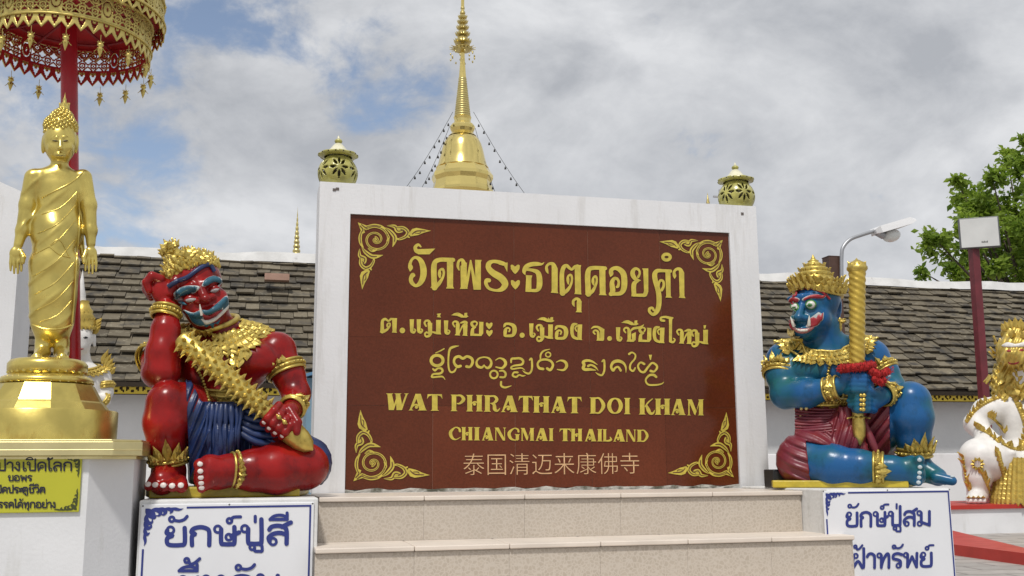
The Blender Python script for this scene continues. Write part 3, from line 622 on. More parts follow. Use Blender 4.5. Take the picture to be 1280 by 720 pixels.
# corner scrolls, each in true panel size
KL = .365
for (cx_, cz_, su, sv) in ((PXL+.038, PZT-.040, 1, -1), (PXR-.036, PZT-.040, -1, -1), (PXL+.040, PZB+.042, 1, 1), (PXR-.030, PZB+.042, -1, 1)):
    ink = Ink(lambda x, y, e: (x-wo[0], YP-.0008-e-wo[1], y-wo[2]))
    kanok(ink, lambda u, v, w: (cx_+su*u*KL, cz_+sv*v*KL*.92, w*KL))
    ink.build('corner_ornament', [LETTER, mat('carved_groove', (.085,.024,.011), .5)], sw)
sp = MB()
for px, py in ((418,237),(422,236),(928,267)): p = at(px, py, Y=YW-.001); sp.box(p[0]-.008, p[0]+.007, YW-.003, YW-.0005, p[2]-.007, p[2]+.006)
rel(sp, wo).build('fixing_mark', mat('rust_mark', (.12,.10,.09), .9), sw)

# ---------------------------------------------------------------- pierced lanterns on the sign
CEL = mat('olive_glaze', (.46,.43,.11), .26, 0, var=.35, scale=30, coat=.3)
CEL_L = mat('cream_glaze', (.74,.71,.52), .3, 0, var=.25, scale=14, coat=.3)
HOLL = mat('lantern_inside', (.06,.05,.02), .8)
def lantern(px, py_base, label):
    p = at(px, py_base, Y=5.092); p[2] = ZTOP
    t = thing('pierced_lantern', label, 'lantern', p, group='pierced ceramic lanterns on the sign wall')
    k = .0975/23.0*1.0
    nU, nV = 168, 44; H = .170; R = .106; vs = []; fs = []
    def rad(v): return R*(math.sin(PI*(0.22+.64*v)))**.75*1.02
    for j in range(nV+1):
        for i in range(nU):
            a = 2*PI*i/nU; vs.append((rad(j/nV)*math.cos(a), rad(j/nV)*math.sin(a), j/nV*H))
    for j in range(nV):
        v = (j+.5)/nV
        for i in range(nU):
            u = ((i+.5)/nU*6) % 1*2-1; y = (v-.52)/.40; x = u*1.0
            r = math.hypot(x, y); a = math.atan2(y, x); hole = False
            kk = round(a/(PI/4)); da = (a-kk*PI/4)*r
            if .22 < r < (.98 if kk % 2 == 0 else 1.05): 
                s = (r-.22)/.76; hole = abs(da) < .15*math.sin(PI*min(1,s))**.8
            if abs(y) > 1.0: hole = False
            if not hole: fs.append((j*nU+i, j*nU+(i+1) % nU, (j+1)*nU+(i+1) % nU, (j+1)*nU+i))
    mb = MB(); mb.add(vs, fs, 0, True); bd = mb.build('bowl', CEL, t)
    so_ = bd.modifiers.new('wall', 'SOLIDIFY'); so_.thickness = .009; so_.offset = -1
    mb = MB(); mb.lathe([(0,.001),(.055,.001),(.066,.02),(.078,.07),(.066,.155),(0,.156)], 24); mb.build('inner_liner', HOLL, t)
    mb = MB(); vs = []; fs = []
    n = 48
    for r, z in ((.075,.166),(.090,.168),(.105,.173),(.106,.182),(.094,.187),(.065,.192)):
        for i in range(n):
            a = 2*PI*i/n; q = r*(1+(.035*math.cos(a*8) if r > .09 else 0)); vs.append((q*math.cos(a), q*math.sin(a), z))
    for j in range(5):
        for i in range(n): fs.append((j*n+i, j*n+(i+1)%n, (j+1)*n+(i+1)%n, (j+1)*n+i))
    mb.add(vs, fs, 0, True)
    rim = mb.build('rim', CEL, t)
    d = MB()
    for i in range(16):
        a = 2*PI*(i+.5)/16; d.ball((.1045*math.cos(a), .1045*math.sin(a), .1775), .0045, 6)
    d.build('rim_hole', HOLL, rim)
    mb = MB(); mb.lathe([(.066,.190),(.060,.197),(.045,.212),(.030,.232),(.018,.244),(.012,.247)], 24); mb.build('lid', CEL_L, t)
    mb = MB(); mb.lathe([(.010,.245),(.018,.250),(.022,.258),(.018,.266),(.010,.270)], 16); mb.build('knob', CEL, t)
    mb = MB(); mb.lathe([(.009,.269),(.008,.276),(.003,.288),(0,.292)], 12); mb.build('finial', CEL_L, t)
    t.scale = (.93,.93,.93)
lantern(422, 226, 'pierced olive lantern on the left end of the sign wall, before blue sky')
lantern(921, 256, 'pierced olive lantern on the right end of the sign wall, before grey cloud')

# ---------------------------------------------------------------- pedestals with name boards
BLUEINK = mat('blue_sign_ink', (.022,.035,.20), .5)
BOARDW = mat('white_sign_board', (.74,.75,.78), .35, 0, var=.05, scale=4)
PLASTER = mat('old_white_plaster', (.68,.68,.67), .75, 0, var=.08, scale=3, bump=.25, bscale=50, stain=((.25,.26,.22), 9, .54, .80, (1,1,.2)))
def pedestal(x0, x1, yf, yb, h, label, board, lines, ink_name):
    o = ((x0+x1)/2, (yf+yb)/2, 0); t = thing('pedestal', label, 'pedestal', o)
    mb = MB(); mb.box(x0, x1, yf+.006, yb, 0, h); rel(mb, o).build('block', PLASTER, t, bevel=.006)
    bx0, bx1, bz0, bz1 = board
    mb = MB(); mb.box(bx0, bx1, yf-.004, yf+.0055, bz0, bz1); bo = rel(mb, o).build('sign_board', BOARDW, t, bevel=.003)
    pl = lambda x, y, e: (lambda p: (p[0]-o[0], yf-.004-e-o[1], p[2]-o[2]))(at(x, y, Y=yf-.004))
    ink = Ink(pl)
    for ln in lines: thai(ink, *ln)
    ink.build('lettering', BLUEINK, bo)
    W_ = lambda x, y, e: (x-o[0], yf-.004-e-o[1], y-o[2])
    K = .135 if x0 < 0 else .098; m_ = .014 if x0 < 0 else .009
    for (cx_, cz_, su, sv) in ((bx0+m_, bz1-m_, 1, -1), (bx1-m_, bz0+m_, -1, 1)):
        ink = Ink(W_); kanok(ink, lambda u, v, w: (cx_+su*u*K, cz_+sv*v*K, w*K*1.25), False); ink.build('corner_ornament', BLUEINK, bo)
    ink = Ink(W_); b0, b1, c0, c1 = bx0+m_, bx1-m_, bz0+m_, bz1-m_
    for q in (((b0+K+.015, c1), (b1, c1)), ((b1, c1), (b1, c0+K+.015)), ((b0, c1-K-.015), (b0, c0)), ((b0, c0), (b1-K-.015, c0))):
        (xa, za), (xb, zb) = q; h_ = .0035
        ink.poly([(min(xa,xb)-h_, min(za,zb)-h_), (max(xa,xb)+h_, min(za,zb)-h_), (max(xa,xb)+h_, max(za,zb)+h_), (min(xa,xb)-h_, max(za,zb)+h_)])
    ink.build('border_line', BLUEINK, bo)
    s = MB()
    for x, z in ((b0-.008, c1+.008),((b0+b1)/2, c1+.009),(b1+.008, c1+.008)): s.ball((x, yf-.004, z), .0035, 8, sq=(1,.5,1))
    rel(s, o).build('screw', mat('screw_steel', (.2,.2,.2), .4, .8), bo)
    return t
P_ = lambda px, py, Y: at(px, py, Y=Y)
YF = 4.10
pedestal(-.412, .238, YF, 4.93, .737, 'white pedestal with the blue lettered board under the red statue', (-.404, .222, .10, .722),
         [('ยักษ์ปู่สี', 204, 363.5, 682, 679, 22.5, 5.6), ('ขี้หลับ', 219, 352, 744, 741, 22.5, 5.6)], 'red')
zt2 = at(1100, 611, Y=YF)[2]
pedestal(2.405, at(1190,640,Y=YF)[0], YF, 4.93, zt2, 'white pedestal with the blue lettered board under the blue statue', (at(1029.8,640,Y=YF)[0], at(1188.5,640,Y=YF)[0], .10, zt2-.006),
         [('ยักษ์ปู่สม', 1056, 1164, 658.2, 656, 17.5, 3.7), ('เฝ้าทรัพย์', 1054, 1166, 710, 708, 17.5, 3.7)], 'blue')

# ---------------------------------------------------------------- standing Buddha's pedestal
YB = 3.95
bx1 = at(160, 620, Y=YB)[0]; bcx = at(57, 520, Y=YB+.4)[0]; bx0 = 2*bcx-bx1; bw = (bx1-bx0)/2
o = (bcx, YB+bw, 0); bt = thing('pedestal', 'white pedestal with gold stepped top and yellow green board', 'pedestal', o)
zc0 = at(100, 574, Y=YB)[2]; zc1 = at(100, 549, Y=YB-.03)[2]; zb1 = at(100, 509, Y=YB+.06)[2]
ch = .135
def octo(w, c): return [(-w+c,-w),(w-c,-w),(w,-w+c),(w,w-c),(w-c,w),(-w+c,w),(-w,w-c),(-w,-w+c)]
mb = MB(); mb.prism(octo(bw, ch), 0, zc0); mb.build('column', WHITE, bt)
for s_ in (.30, .45, .62, .80):
    pass
mb = MB(); mb.prism(octo(bw+.012, ch-.03), zc0, zc0+.012); mb.prism(octo(bw+.035, ch-.045), zc0+.0121, zc1-.008); mb.prism(octo(bw+.030, ch-.045), zc1-.0079, zc1); mb.prism(octo(bw+.0365, ch-.048), zc0+.03, zc0+.034)
mb.build('gold_cornice', GOLD_P, bt, bevel=.003)
mb = MB(); wq = at(133, 530, Y=YB+.06)[0]-bcx; mb.lathe([(wq,zc1+.0001),(wq,zb1-.004),(wq-.004,zb1)], 48); mb.build('gold_plinth', GOLD_L, bt)
yl = mat('yellow_green_board', (.50,.49,.03), .4, 0, var=.1, scale=4)
sx1 = at(100.5, 605, Y=YB-.012)[0]; sz1, sz0 = at(95, 567.5, Y=YB-.012)[2], at(95, 640, Y=YB-.012)[2]
mb = MB(); mb.box(2*bcx-sx1, sx1, YB-.010, YB-.0005, sz0, sz1); yb_ = rel(mb, o).build('sign_board', yl, bt, bevel=.002)
ink = Ink(lambda x, y, e: (lambda p: (p[0]-o[0], YB-.010-e-o[1], p[2]-o[2]))(at(x, y, Y=YB-.010)))
wd = thai_width
for tx, xe, yb0, h, kx, w in (('พระปางเปิดโลก', 91, 588.2, 10.4, 15.6, 2.1), ('ขอพร', 40.5, 601, 6.6, 9.6, 1.7), ('เปิดประตูชีวิต', 57, 616, 6.9, 9.2, 1.8), ('ขออุปสรรคได้ทุกอย่าง', 70.5, 634.6, 6.9, 9.2, 1.7)):
    thai(ink, tx, xe-wd(tx)*kx, xe, yb0, yb0, h, w)
ink.build('lettering', mat('black_sign_ink', (.012,.012,.03), .5), yb_)
for (cx_, cz_, su, sv) in ((sx1-.006, sz1-.006, -1, -1), (sx1-.006, sz0+.006, -1, 1), (2*bcx-sx1+.006, sz1-.006, 1, -1), (2*bcx-sx1+.006, sz0+.006, 1, 1)):
    ink = Ink(lambda x, y, e: (x-o[0], YB-.010-e-o[1], y-o[2])); kanok(ink, lambda u, v, w: (cx_+su*u*.075, cz_+sv*v*.075, w*.075), False); ink.build('corner_ornament', mat('dark_olive_ink', (.05,.06,.012), .5), yb_)
BUD = (at(60, 482, Y=YB+.42)[0], YB+.42, zb1)

# ---------------------------------------------------------------- hall behind with its tiled roof
YE, YR = 15.5, 18.4
ze = at(640, 483, Y=YE)[2]; zr = at(640, 338, Y=YR)[2]
hx0, hx1 = -9.0, 16.5
ho = (3.5, YR, 0)
hl = thing('long_hall', 'long low white hall with weathered grey brown tiled roof', 'building', ho)
mb = MB(); mb.box(hx0+.4, hx1-.4, YE+.55, 2*YR-YE-.55, 0, ze+.35); rel(mb, ho).build('wall', mat('hall_wall', (.74,.74,.74), .7, 0, var=.06, scale=2, bump=.5, bscale=14, stain=((.42,.42,.40), 1.5, .6, .9, (1,1,.4))), hl)
def tile_mat():
    m = bpy.data.materials.new('roof_tile'); m.use_nodes = True; t = m.node_tree; b = t.nodes['Principled BSDF']; b.inputs['Roughness'].default_value = .85
    a = t.nodes.new('ShaderNodeAttribute'); a.attribute_name = 'tint'
    c = t.nodes.new('ShaderNodeValToRGB'); e = c.color_ramp.elements
    e[0].position = 0; e[0].color = (.045,.036,.025,1); e[1].position = 1; e[1].color = (.23,.18,.125,1)
    k = e.new(.5); k.color = (.118,.098,.066,1); k = e.new(.8); k.color = (.175,.148,.102,1)
    t.links.new(a.outputs['Fac'], c.inputs[0])
    tc = t.nodes.new('ShaderNodeTexCoord'); n = t.nodes.new('ShaderNodeTexNoise'); n.inputs['Scale'].default_value = 11; n.inputs['Detail'].default_value = 10; n.inputs['Roughness'].default_value = .82
    t.links.new(tc.outputs['Object'], n.inputs['Vector']); r = t.nodes.new('ShaderNodeMapRange'); r.inputs[1].default_value = .54; r.inputs[2].default_value = .68; t.links.new(n.outputs['Fac'], r.inputs[0])
    x = t.nodes.new('ShaderNodeMix'); x.data_type = 'RGBA'; t.links.new(r.outputs[0], x.inputs['Factor']); t.links.new(c.outputs[0], x.inputs['A']); x.inputs['B'].default_value = (.30,.275,.205,1)
    n2 = t.nodes.new('ShaderNodeTexNoise'); n2.inputs['Scale'].default_value = 4.5; n2.inputs['Detail'].default_value = 8; mp = t.nodes.new('ShaderNodeMapping'); mp.inputs['Location'].default_value = (4,3,2)
    t.links.new(tc.outputs['Object'], mp.inputs[0]); t.links.new(mp.outputs[0], n2.inputs['Vector']); r2 = t.nodes.new('ShaderNodeMapRange'); r2.inputs[1].default_value = .50; r2.inputs[2].default_value = .68; t.links.new(n2.outputs['Fac'], r2.inputs[0])
    y = t.nodes.new('ShaderNodeMix'); y.data_type = 'RGBA'; t.links.new(r2.outputs[0], y.inputs['Factor']); t.links.new(x.outputs['Result'], y.inputs['A']); y.inputs['B'].default_value = (.042,.038,.032,1)
    t.links.new(y.outputs['Result'], b.inputs['Base Color']); return m
rf = MB(); tn = []
sl = Vector((0, YR-YE, zr-ze)); SL = sl.length; sl.normalize(); nr = Vector((0, -sl.z, sl.y))
rows = 17; ex = SL/rows
for r in range(rows):
    x = hx0-RNG.uniform(0,.3)
    while x < hx1:
        w = RNG.uniform(.20,.36); lift = RNG.uniform(.0,.022)+(.03 if RNG.random() < .07 else 0)+.02; dr = RNG.uniform(-.03,.03)-(.06 if RNG.random() < .03 else 0); tw = RNG.uniform(-.012,.012)
        b0 = Vector((x+.004, YE, ze))+sl*(r*ex+dr+.025*math.sin(x*.9+r*.5)+.012*math.sin(x*2.7-r))+nr*(.02*math.sin(x*.55+r*.2)); L_ = ex*1.5
        p = [b0+nr*(.045+lift), b0+Vector((w-.008,0,0))+nr*(.045+lift+tw), b0+Vector((w-.008,0,0))+sl*L_+nr*(.012), b0+sl*L_+nr*(.012)]
        q = [b0+nr*(.012+lift), b0+Vector((w-.008,0,0))+nr*(.012+lift+tw)]
        rf.add(p+q, [(0,1,2,3),(4,5,1,0),(4,0,3),(1,5,2)]); t_ = np.clip(RNG.normal(.45,.15), 0, 1); tn += [t_]*6
        x += w
ro = rel(rf, ho).build('roof', tile_mat(), hl); a_ = ro.data.attributes.new('tint','FLOAT','POINT'); a_.data.foreach_set('value', tn)
mb = MB()
e0, e1 = Vector((0,YE,ze)), Vector((0,YR,zr))
mb.add([(hx0,YE,ze),(hx1,YE,ze),(hx1,YR,zr),(hx0,YR,zr),(hx1,2*YR-YE,ze),(hx0,2*YR-YE,ze),(hx0,YE+.05,ze-.06),(hx1,YE+.05,ze-.06),(hx1,2*YR-YE-.05,ze-.06),(hx0,2*YR-YE-.05,ze-.06)],
       [(0,1,2,3),(3,2,4,5),(6,9,8,7),(0,3,5,9,6),(1,7,8,4,2),(0,6,7,1),(5,4,8,9)])
rel(mb, ho).build('roof_deck', mat('roof_board', (.07,.055,.04), .9), ro)
mb = MB(); nx_ = 60; xs_ = [hx0+(hx1-hx0)*i/nx_ for i in range(nx_+1)]; wob = [.02*math.sin(x*1.3)+.014*math.sin(x*3.1+1)+RNG.uniform(-.012,.012) for x in xs_]
mb.add([q for x, w in zip(xs_, wob) for q in ((x,YR-.17,zr-.05+w*.5),(x,YR-.13,zr+.12+w),(x,YR+.13,zr+.12+w),(x,YR+.17,zr-.05))], [(4*i+k,4*i+4+k,4*i+5+k,4*i+1+k) for i in range(nx_) for k in range(3)]+[(0,1,2,3),(4*nx_+3,4*nx_+2,4*nx_+1,4*nx_)], 0, False); rel(mb, ho).build('ridge_cap', mat('ridge_mortar', (.72,.72,.71), .8, 0, var=.15, scale=4, bump=.5, bscale=12, stain=((.14,.13,.12), 5, .62, .78, (1,1,1))), ro)
br_ = MB(); p = at(346, 349, Y=17.5); br_.box(p[0]-.20, p[0]+.20, 17.28, 17.48, p[2]-.05, p[2]+.06)
rel(br_, ho).build('patched_tile', mat('new_tile', (.40,.25,.19), .8, 0, var=.2, scale=8), ro)
# gold pierced frieze under the eave
fz0, fz1 = at(150, 492, Y=YE+.1)[2], at(150, 478.5, Y=YE+.1)[2]
fr = MB(); nU = int((hx1-hx0)/.022); nV = 8
for i in range(nU):
    for j in range(nV):
        u = ((i+.5)*.022/.22) % 1*2-1; v = (j+.5)/nV*2-1
        hole = (abs(u)+abs(v) < .78 and abs(u)+abs(v) > .30 and abs(u) > .1 and abs(v) > .12) or (abs(abs(u)-1)+abs(abs(v)-.55) < .3)
        if hole: continue
        xa = hx0+i*.022; za = fz0+(fz1-fz0)*j/nV; zb = fz0+(fz1-fz0)*(j+1)/nV
        fr.add([(xa,YE+.1,za),(xa+.022,YE+.1,za),(xa+.022,YE+.1,zb),(xa,YE+.1,zb)], [(0,1,2,3)])
f_ = rel(fr, ho).build('gold_frieze', mat('gold_frieze_paint', (.62,.46,.05), .5, .3), hl); s_ = f_.modifiers.new('t','SOLIDIFY'); s_.thickness = .012
mb = MB(); mb.box(hx0, hx1, YE+.125, YE+.16, fz0-.01, fz1+.03); rel(mb, ho).build('fascia', mat('fascia_brown', (.06,.035,.02), .8), hl)

# low white wall in front of the hall on the right
p = at(1165, 567, Y=14.2); q = at(960, 567, Y=14.2)
o = ((p[0]+14)/2, 14.3, 0); mb = MB(); mb.box(-(14-p[0])/2-4.5, (14-p[0])/2, -.1, .1, 0, p[2]); 
tag(mb.build('low_wall', mat('low_wall_paint', (.74,.74,.75), .65, 0, var=.05, scale=2, stain=((.5,.5,.48), 3, .6, .9)), bevel=.01), 'low plain white wall running behind the blue statue', 'wall').location = o
# little blue roofed shed glimpsed between red statue and sign
o = at(383, 600, Y=11.0); o[2] = 0; sh_ = thing('blue_shed', 'small light blue shed glimpsed between red statue and sign', 'shed', o)
zt_ = at(383, 458, Y=11.0)[2]
mb = MB(); mb.box(-.02,.55,0,.7,0,zt_-.12); mb.build('wall', mat('pale_blue_sheet', (.16,.27,.36), .6, 0, var=.15, scale=5), sh_)
mb = MB(); mb.add([(-.10,-.10,zt_-.10),(.62,-.10,zt_+.10),(.62,.8,zt_+.10),(-.10,.8,zt_-.10),(-.10,-.10,zt_-.13),(.62,-.10,zt_+.07),(.62,.8,zt_+.07),(-.10,.8,zt_-.13)],[(0,1,2,3),(7,6,5,4),(0,4,5,1),(1,5,6,2),(2,6,7,3),(3,7,4,0)]); mb.build('roof', mat('blue_sheet', (.10,.22,.36), .5), sh_)
# tall white pier at the far left
x1 = at(21, 350, Y=6.2)[0]; zt_ = at(21, 240, Y=6.2)[2]
mb = MB(); mb.box(x1-.7, x1, 6.2, 6.62, 0, zt_-.06); mb.add([(x1-.7,6.2,zt_-.06),(x1,6.2,zt_-.06),(x1,6.62,zt_-.06),(x1-.7,6.62,zt_-.06),(x1-.7,6.2,zt_+.30),(x1,6.2,zt_),(x1,6.62,zt_),(x1-.7,6.62,zt_+.30)],[(0,1,5,4),(1,2,6,5),(2,3,7,6),(3,0,4,7),(4,5,6,7)])
o = (x1-.35, 6.4, 0); tag(rel(mb, o).build('white_pier', WHITE), 'tall white pier at the far left edge behind the gold Buddha', 'pier').location = o

# ---------------------------------------------------------------- gilded chedi
YC = 44.0; cs = None
c0 = at(578, 235, Y=YC); dep = (np.array(c0)-np.array([0,0,ZC]))@fwd; kpx = dep/FPX
def zc(py): return at(578, py, Y=YC)[2]
o = (c0[0], YC, 0); cd = thing('chedi', 'tall gilded chedi with octagonal bell and ringed spire', 'stupa', o)
GC = mat('chedi_gilt', (.88,.70,.25), .16, .92, var=.08, scale=1.0)
GC2 = mat('chedi_gilt_dark', (.70,.58,.24), .34, .85, var=.2, scale=3)
prof = [(40,300),(40,262),(36,258),(36,246),(39,243),(39,240),(37.5,236),(36,229),(38.5,224),(38.5,220),(35,214.5),(34,212.5),(33,211)]
mb = MB(); mb.lathe([(r*kpx, zc(py)) for r, py in [(52,560),(52,420),(48,400),(48,330),(44,320)]+prof], 12, smooth=False, rot=PI/12); mb.build('base_moulding', GC, cd)
mb = MB(); mb.lathe([(r*kpx, zc(py)) for r, py in [(33,211),(30.6,206),(28.2,197),(26.2,188),(24,181),(21.5,176),(18.5,172.5),(17,171.5)]], 48); mb.build('bell', GC, cd)
mb = MB(); mb.lathe([(r*kpx, zc(py)) for r, py in [(18,171),(15,168),(13.5,166),(15.5,162),(16,159),(14,156),(10.5,154),(10.5,150),(11.5,147)]], 16, smooth=False); mb.build('neck', GC, cd)
pr = []
py = 147.0
while py > 98:
    f = (147-py)/49; r = 10.5*(1-f)+5.0*f; pr += [(r*.82*kpx, zc(py)), (r*kpx, zc(py-.9)), (r*kpx, zc(py-2.0)), (r*.82*kpx, zc(py-2.7))]; py -= 2.9
mb = MB(); mb.lathe(pr, 18); mb.build('ringed_spire', GC2, cd)
mb = MB(); mb.lathe([(5*kpx,zc(98)),(4.6*kpx,zc(96)),(3.4*kpx,zc(80)),(2.8*kpx,zc(70)),(2*kpx,zc(-8))], 14); mb.build('mast', GC, cd)
mb = MB(); pr = []
for i, (r, yb, yt) in enumerate([(11,64,56),(10.5,54,46),(8.5,45,38),(7,37,31),(5.8,30,25),(4.6,24,19),(3.6,18,13),(2.8,12,8),(2,7,2)]):
    mb.lathe([(r*.75*kpx,zc(yb)),(r*kpx,zc(yb-1)),(r*.93*kpx,zc(yb-3)),(r*.55*kpx,zc(yt+.3))], 16, smooth=False)
    if i < 6:
        for k in range(14):
            a = 2*PI*k/14; mb.leaf((r*.95*kpx*math.cos(a), r*.95*kpx*math.sin(a), zc(yb-1)), (.25*math.cos(a),.25*math.sin(a),1), (math.cos(a),math.sin(a),0), 4*kpx, 3*kpx)
mb.lathe([(1.2*kpx,zc(2)),(1.8*kpx,zc(0)),(.6*kpx,zc(-4)),(0,zc(-14))], 10); mb.build('umbrella_tiers', GC2, cd)
mb = MB()
for k in range(16):
    a = 2*PI*k/16; r = 15.5*kpx; mb.leaf((9*kpx*math.cos(a), 9*kpx*math.sin(a), zc(61)), (math.cos(a),math.sin(a),-.15), (0,0,1), 8*kpx, 4*kpx)
    mb.ball((r*math.cos(a), r*math.sin(a), zc(69+(k%2)*5)), 1.1*kpx, 6, sq=(1,1,1.6))
mb.build('umbrella_fringe', GC2, cd)
# strings of little bells from the chedi
DARK = mat('dark_bulb', (.02,.02,.02), .6)
for (xa, ya, xb, yb, Yb, lb) in ((566,140,503,232,40,'outer string of dark bells left of the chedi'),(562,158,524,232,42,'inner string of dark bells left of the chedi'),(592,140,662,242,40,'outer string of dark bells right of the chedi'),(594,160,622,240,42,'inner string of dark bells right of the chedi')):
    A = at(xa, ya, Y=YC); B = at(xb+(xb-xa)*.5, yb+(yb-ya)*.5, Y=Yb)
    t = thing('bell_string', lb, 'bell string', B, group='bell strings hung from the chedi')
    pts = [A.lerp(B, i/14)-B-Vector((0,0,.35*math.sin(PI*i/14))) for i in range(15)]
    mb = MB(); mb.tube(pts, .011, 5); mb.build('wire', DARK, t)
    for i in range(1, 15):
        f = i/15*14; j = int(f); p = pts[j].lerp(pts[j+1], f-j)-Vector((0,0,.13+.1*(i%2)))
        mb = MB(); mb.lathe([(0,.09),(.03,.06),(.042,0),(.05,-.04),(0,-.05)], 8, c=p); mb.build('bell', DARK, t)
# small far spires and pole
def spire(px, pyt, pyb, wpx, Y, label):
    b = at(px, pyb, Y=Y); zt_ = at(px, pyt, Y=Y)[2]; d = (np.array(b)-np.array([0,0,ZC]))@fwd; k = d/FPX; H = zt_-b[2]
    t = thing('spire', label, 'spire', (b[0], Y, 0)); z = lambda f: b[2]+H*f
    mb = MB(); pr = [(wpx*1.3*k,0),(wpx*1.3*k,z(-.3)),(wpx*k,z(-.02))]
    for i in range(9):
        f = i/9; r = wpx*(1-f)**1.15*k*.9+.25*k; pr += [(r*.8, z(f*.85+.005)), (r, z(f*.85+.025)), (r*.9, z(f*.85+.06)), (r*.62, z(f*.85+.085))]
    pr += [(.2*k, z(.9)), (.0, z(1.0))]
    mb.lathe(pr, 14); mb.build('tiered_finial', GC2, t)
spire(370.5, 257, 316, 5.2, 26, 'slender gold spire rising above the roof left of the sign')
spire(885, 240, 256, 3.0, 60, 'tiny distant spire beside the lantern on the right')
p = at(900, 237, Y=55); mb = MB(); mb.tube([(0,0,0),(0,0,p[2])], .09, 8); mb.box(-.45,.45,-.05,.05,p[2]-.5,p[2]-.4)
tag(mb.build('utility_pole', mat('pole_grey', (.35,.35,.36), .6)), 'thin grey pole just left of the right lantern', 'pole').location = (p[0], p[1], 0)
# ================================================================ SCULPTURE TOOLS
class Sculpt:
    """one continuous surface blended out of tapered limbs and ellipsoids (signed distances on a grid, then a net over the zero level).
       works in statue units: x to the viewer's right, y up the statue downwards as in a drawing, d towards the viewer"""
    def __init__(s, x0, y0, k, lo, hi, h):
        s.x0, s.y0, s.k, s.h = x0, y0, k, h; s.B = tuple(Sculpt.B)
        s.D = math.hypot(s.B[0], s.B[1]); s.vx, s.vy = s.B[0]/s.D, s.B[1]/s.D
        cs = np.array([s.p((x, y, d)) for x in (lo[0],hi[0]) for y in (lo[1],hi[1]) for d in (lo[2],hi[2])]); s.lo = cs.min(0)-2*h; s.hi = cs.max(0)+2*h
        s.n = np.ceil((s.hi-s.lo)/h).astype(int)+1
        s.f = np.full(s.n, 40.0, np.float32)
    B = None                                # where the statue stands (world), set before a sculpture is begun
    def p(s, q):
        """drawing position and depth -> statue units: the sight line through q met with the upright plane d in front of the base"""
        d_ = ray(q[0], q[1]); t = (s.D-q[2]*s.k)/float(d_[0]*s.vx+d_[1]*s.vy)
        P = d_*t; return np.array([((P[0]-s.B[0])*s.vy-(P[1]-s.B[1])*s.vx)/s.k, -q[2], (ZC+P[2]-s.B[2])/s.k], float)
    def grid(s):
        x = (s.lo[0]+s.h*np.arange(s.n[0], dtype=np.float32))[:,None,None]*s.k; y = (s.lo[1]+s.h*np.arange(s.n[1], dtype=np.float32))[None,:,None]*s.k; z = (s.lo[2]+s.h*np.arange(s.n[2], dtype=np.float32))[None,None,:]*s.k
        wx = s.B[0]+x*s.vy+y*s.vx; wy = s.B[1]-x*s.vx+y*s.vy; wz = s.B[2]+z-ZC
        dp = wx*fwd[0]+wy*fwd[1]+wz*fwd[2]
        return 640+FPX*(wx*RR[0]+wy*RR[1]+wz*RR[2])/dp, 360-FPX*(wx*UU[0]+wy*UU[1]+wz*UU[2])/dp, -y/s.k+0*dp
    def _box(s, lo, hi):
        i0 = np.clip(np.floor((lo-s.lo)/s.h).astype(int), 0, s.n-1); i1 = np.clip(np.ceil((hi-s.lo)/s.h).astype(int)+1, 1, s.n)
        sl_ = tuple(slice(a, b) for a, b in zip(i0, i1))
        g_ = [(s.lo[i]+s.h*np.arange(i0[i], i1[i])).astype(np.float32) for i in range(3)]
        return sl_, g_[0][:,None,None], g_[1][None,:,None], g_[2][None,None,:]
    def _mix(s, sl_, d, k, sub):
        f = s.f[sl_]
        if sub:
            d = -d; h = np.clip(.5-.5*(d-f)/k, 0, 1); s.f[sl_] = f*h+d*(1-h)+k*h*(1-h) if False else np.where(True, d*(1-h)+f*h+k*h*(1-h), 0)
        else:
            h = np.clip(.5+.5*(d-f)/k, 0, 1); s.f[sl_] = d*(1-h)+f*h-k*h*(1-h)
    def cone(s, a, b, ra, rb, k=6.0, sub=False, flat=None):
        A, B = s.p(a), s.p(b); R_ = max(ra, rb)+k+8; sl_, X, Y, Z = s._box(np.minimum(A,B)-R_, np.maximum(A,B)+R_)
        ba = B-A; l2 = max(ba@ba, 1e-6)
        t = np.clip(((X-A[0])*ba[0]+(Y-A[1])*ba[1]+(Z-A[2])*ba[2])/l2, 0, 1)
        d = np.sqrt((X-A[0]-t*ba[0])**2+(Y-A[1]-t*ba[1])**2+(Z-A[2]-t*ba[2])**2)-(ra+(rb-ra)*t)
        s._mix(sl_, d.astype(np.float32), k, sub); return s
    def chain(s, pts, k=6.0):
        for a, b in zip(pts[:-1], pts[1:]): s.cone(a[:3], b[:3], a[3], b[3], k)
        return s
    def ell(s, c, r, k=6.0, roll=0.0, tilt=0.0, turn=0.0, sub=False):
        """r = (across, up, deep); roll leans in the picture plane, turn about the vertical, tilt nods"""
        C = s.p(c); R_ = max(r)+k+8; sl_, X, Y, Z = s._box(C-R_, C+R_)
        Rm = np.array(Matrix.Rotation(math.radians(turn),3,'Z') @ Matrix.Rotation(math.radians(roll),3,'Y') @ Matrix.Rotation(math.radians(tilt),3,'X'))
        x, y, z = X-C[0], Y-C[1], Z-C[2]
        u = (x*Rm[0,0]+y*Rm[1,0]+z*Rm[2,0])/r[0]; v = (x*Rm[0,1]+y*Rm[1,1]+z*Rm[2,1])/r[2]; w = (x*Rm[0,2]+y*Rm[1,2]+z*Rm[2,2])/r[1]
        k0 = np.sqrt(u*u+v*v+w*w); k1 = np.sqrt((u/r[0])**2+(v/r[2])**2+(w/r[1])**2)+1e-6
        d = np.where(k0 < 1e-3, -min(r), k0*(k0-1)/k1)
        s._mix(sl_, d.astype(np.float32), k, sub); return s
    def warp(s, fn):
        X, Yp, D = s.grid()
        s.f = fn(s.f, X, Yp, D).astype(np.float32); return s
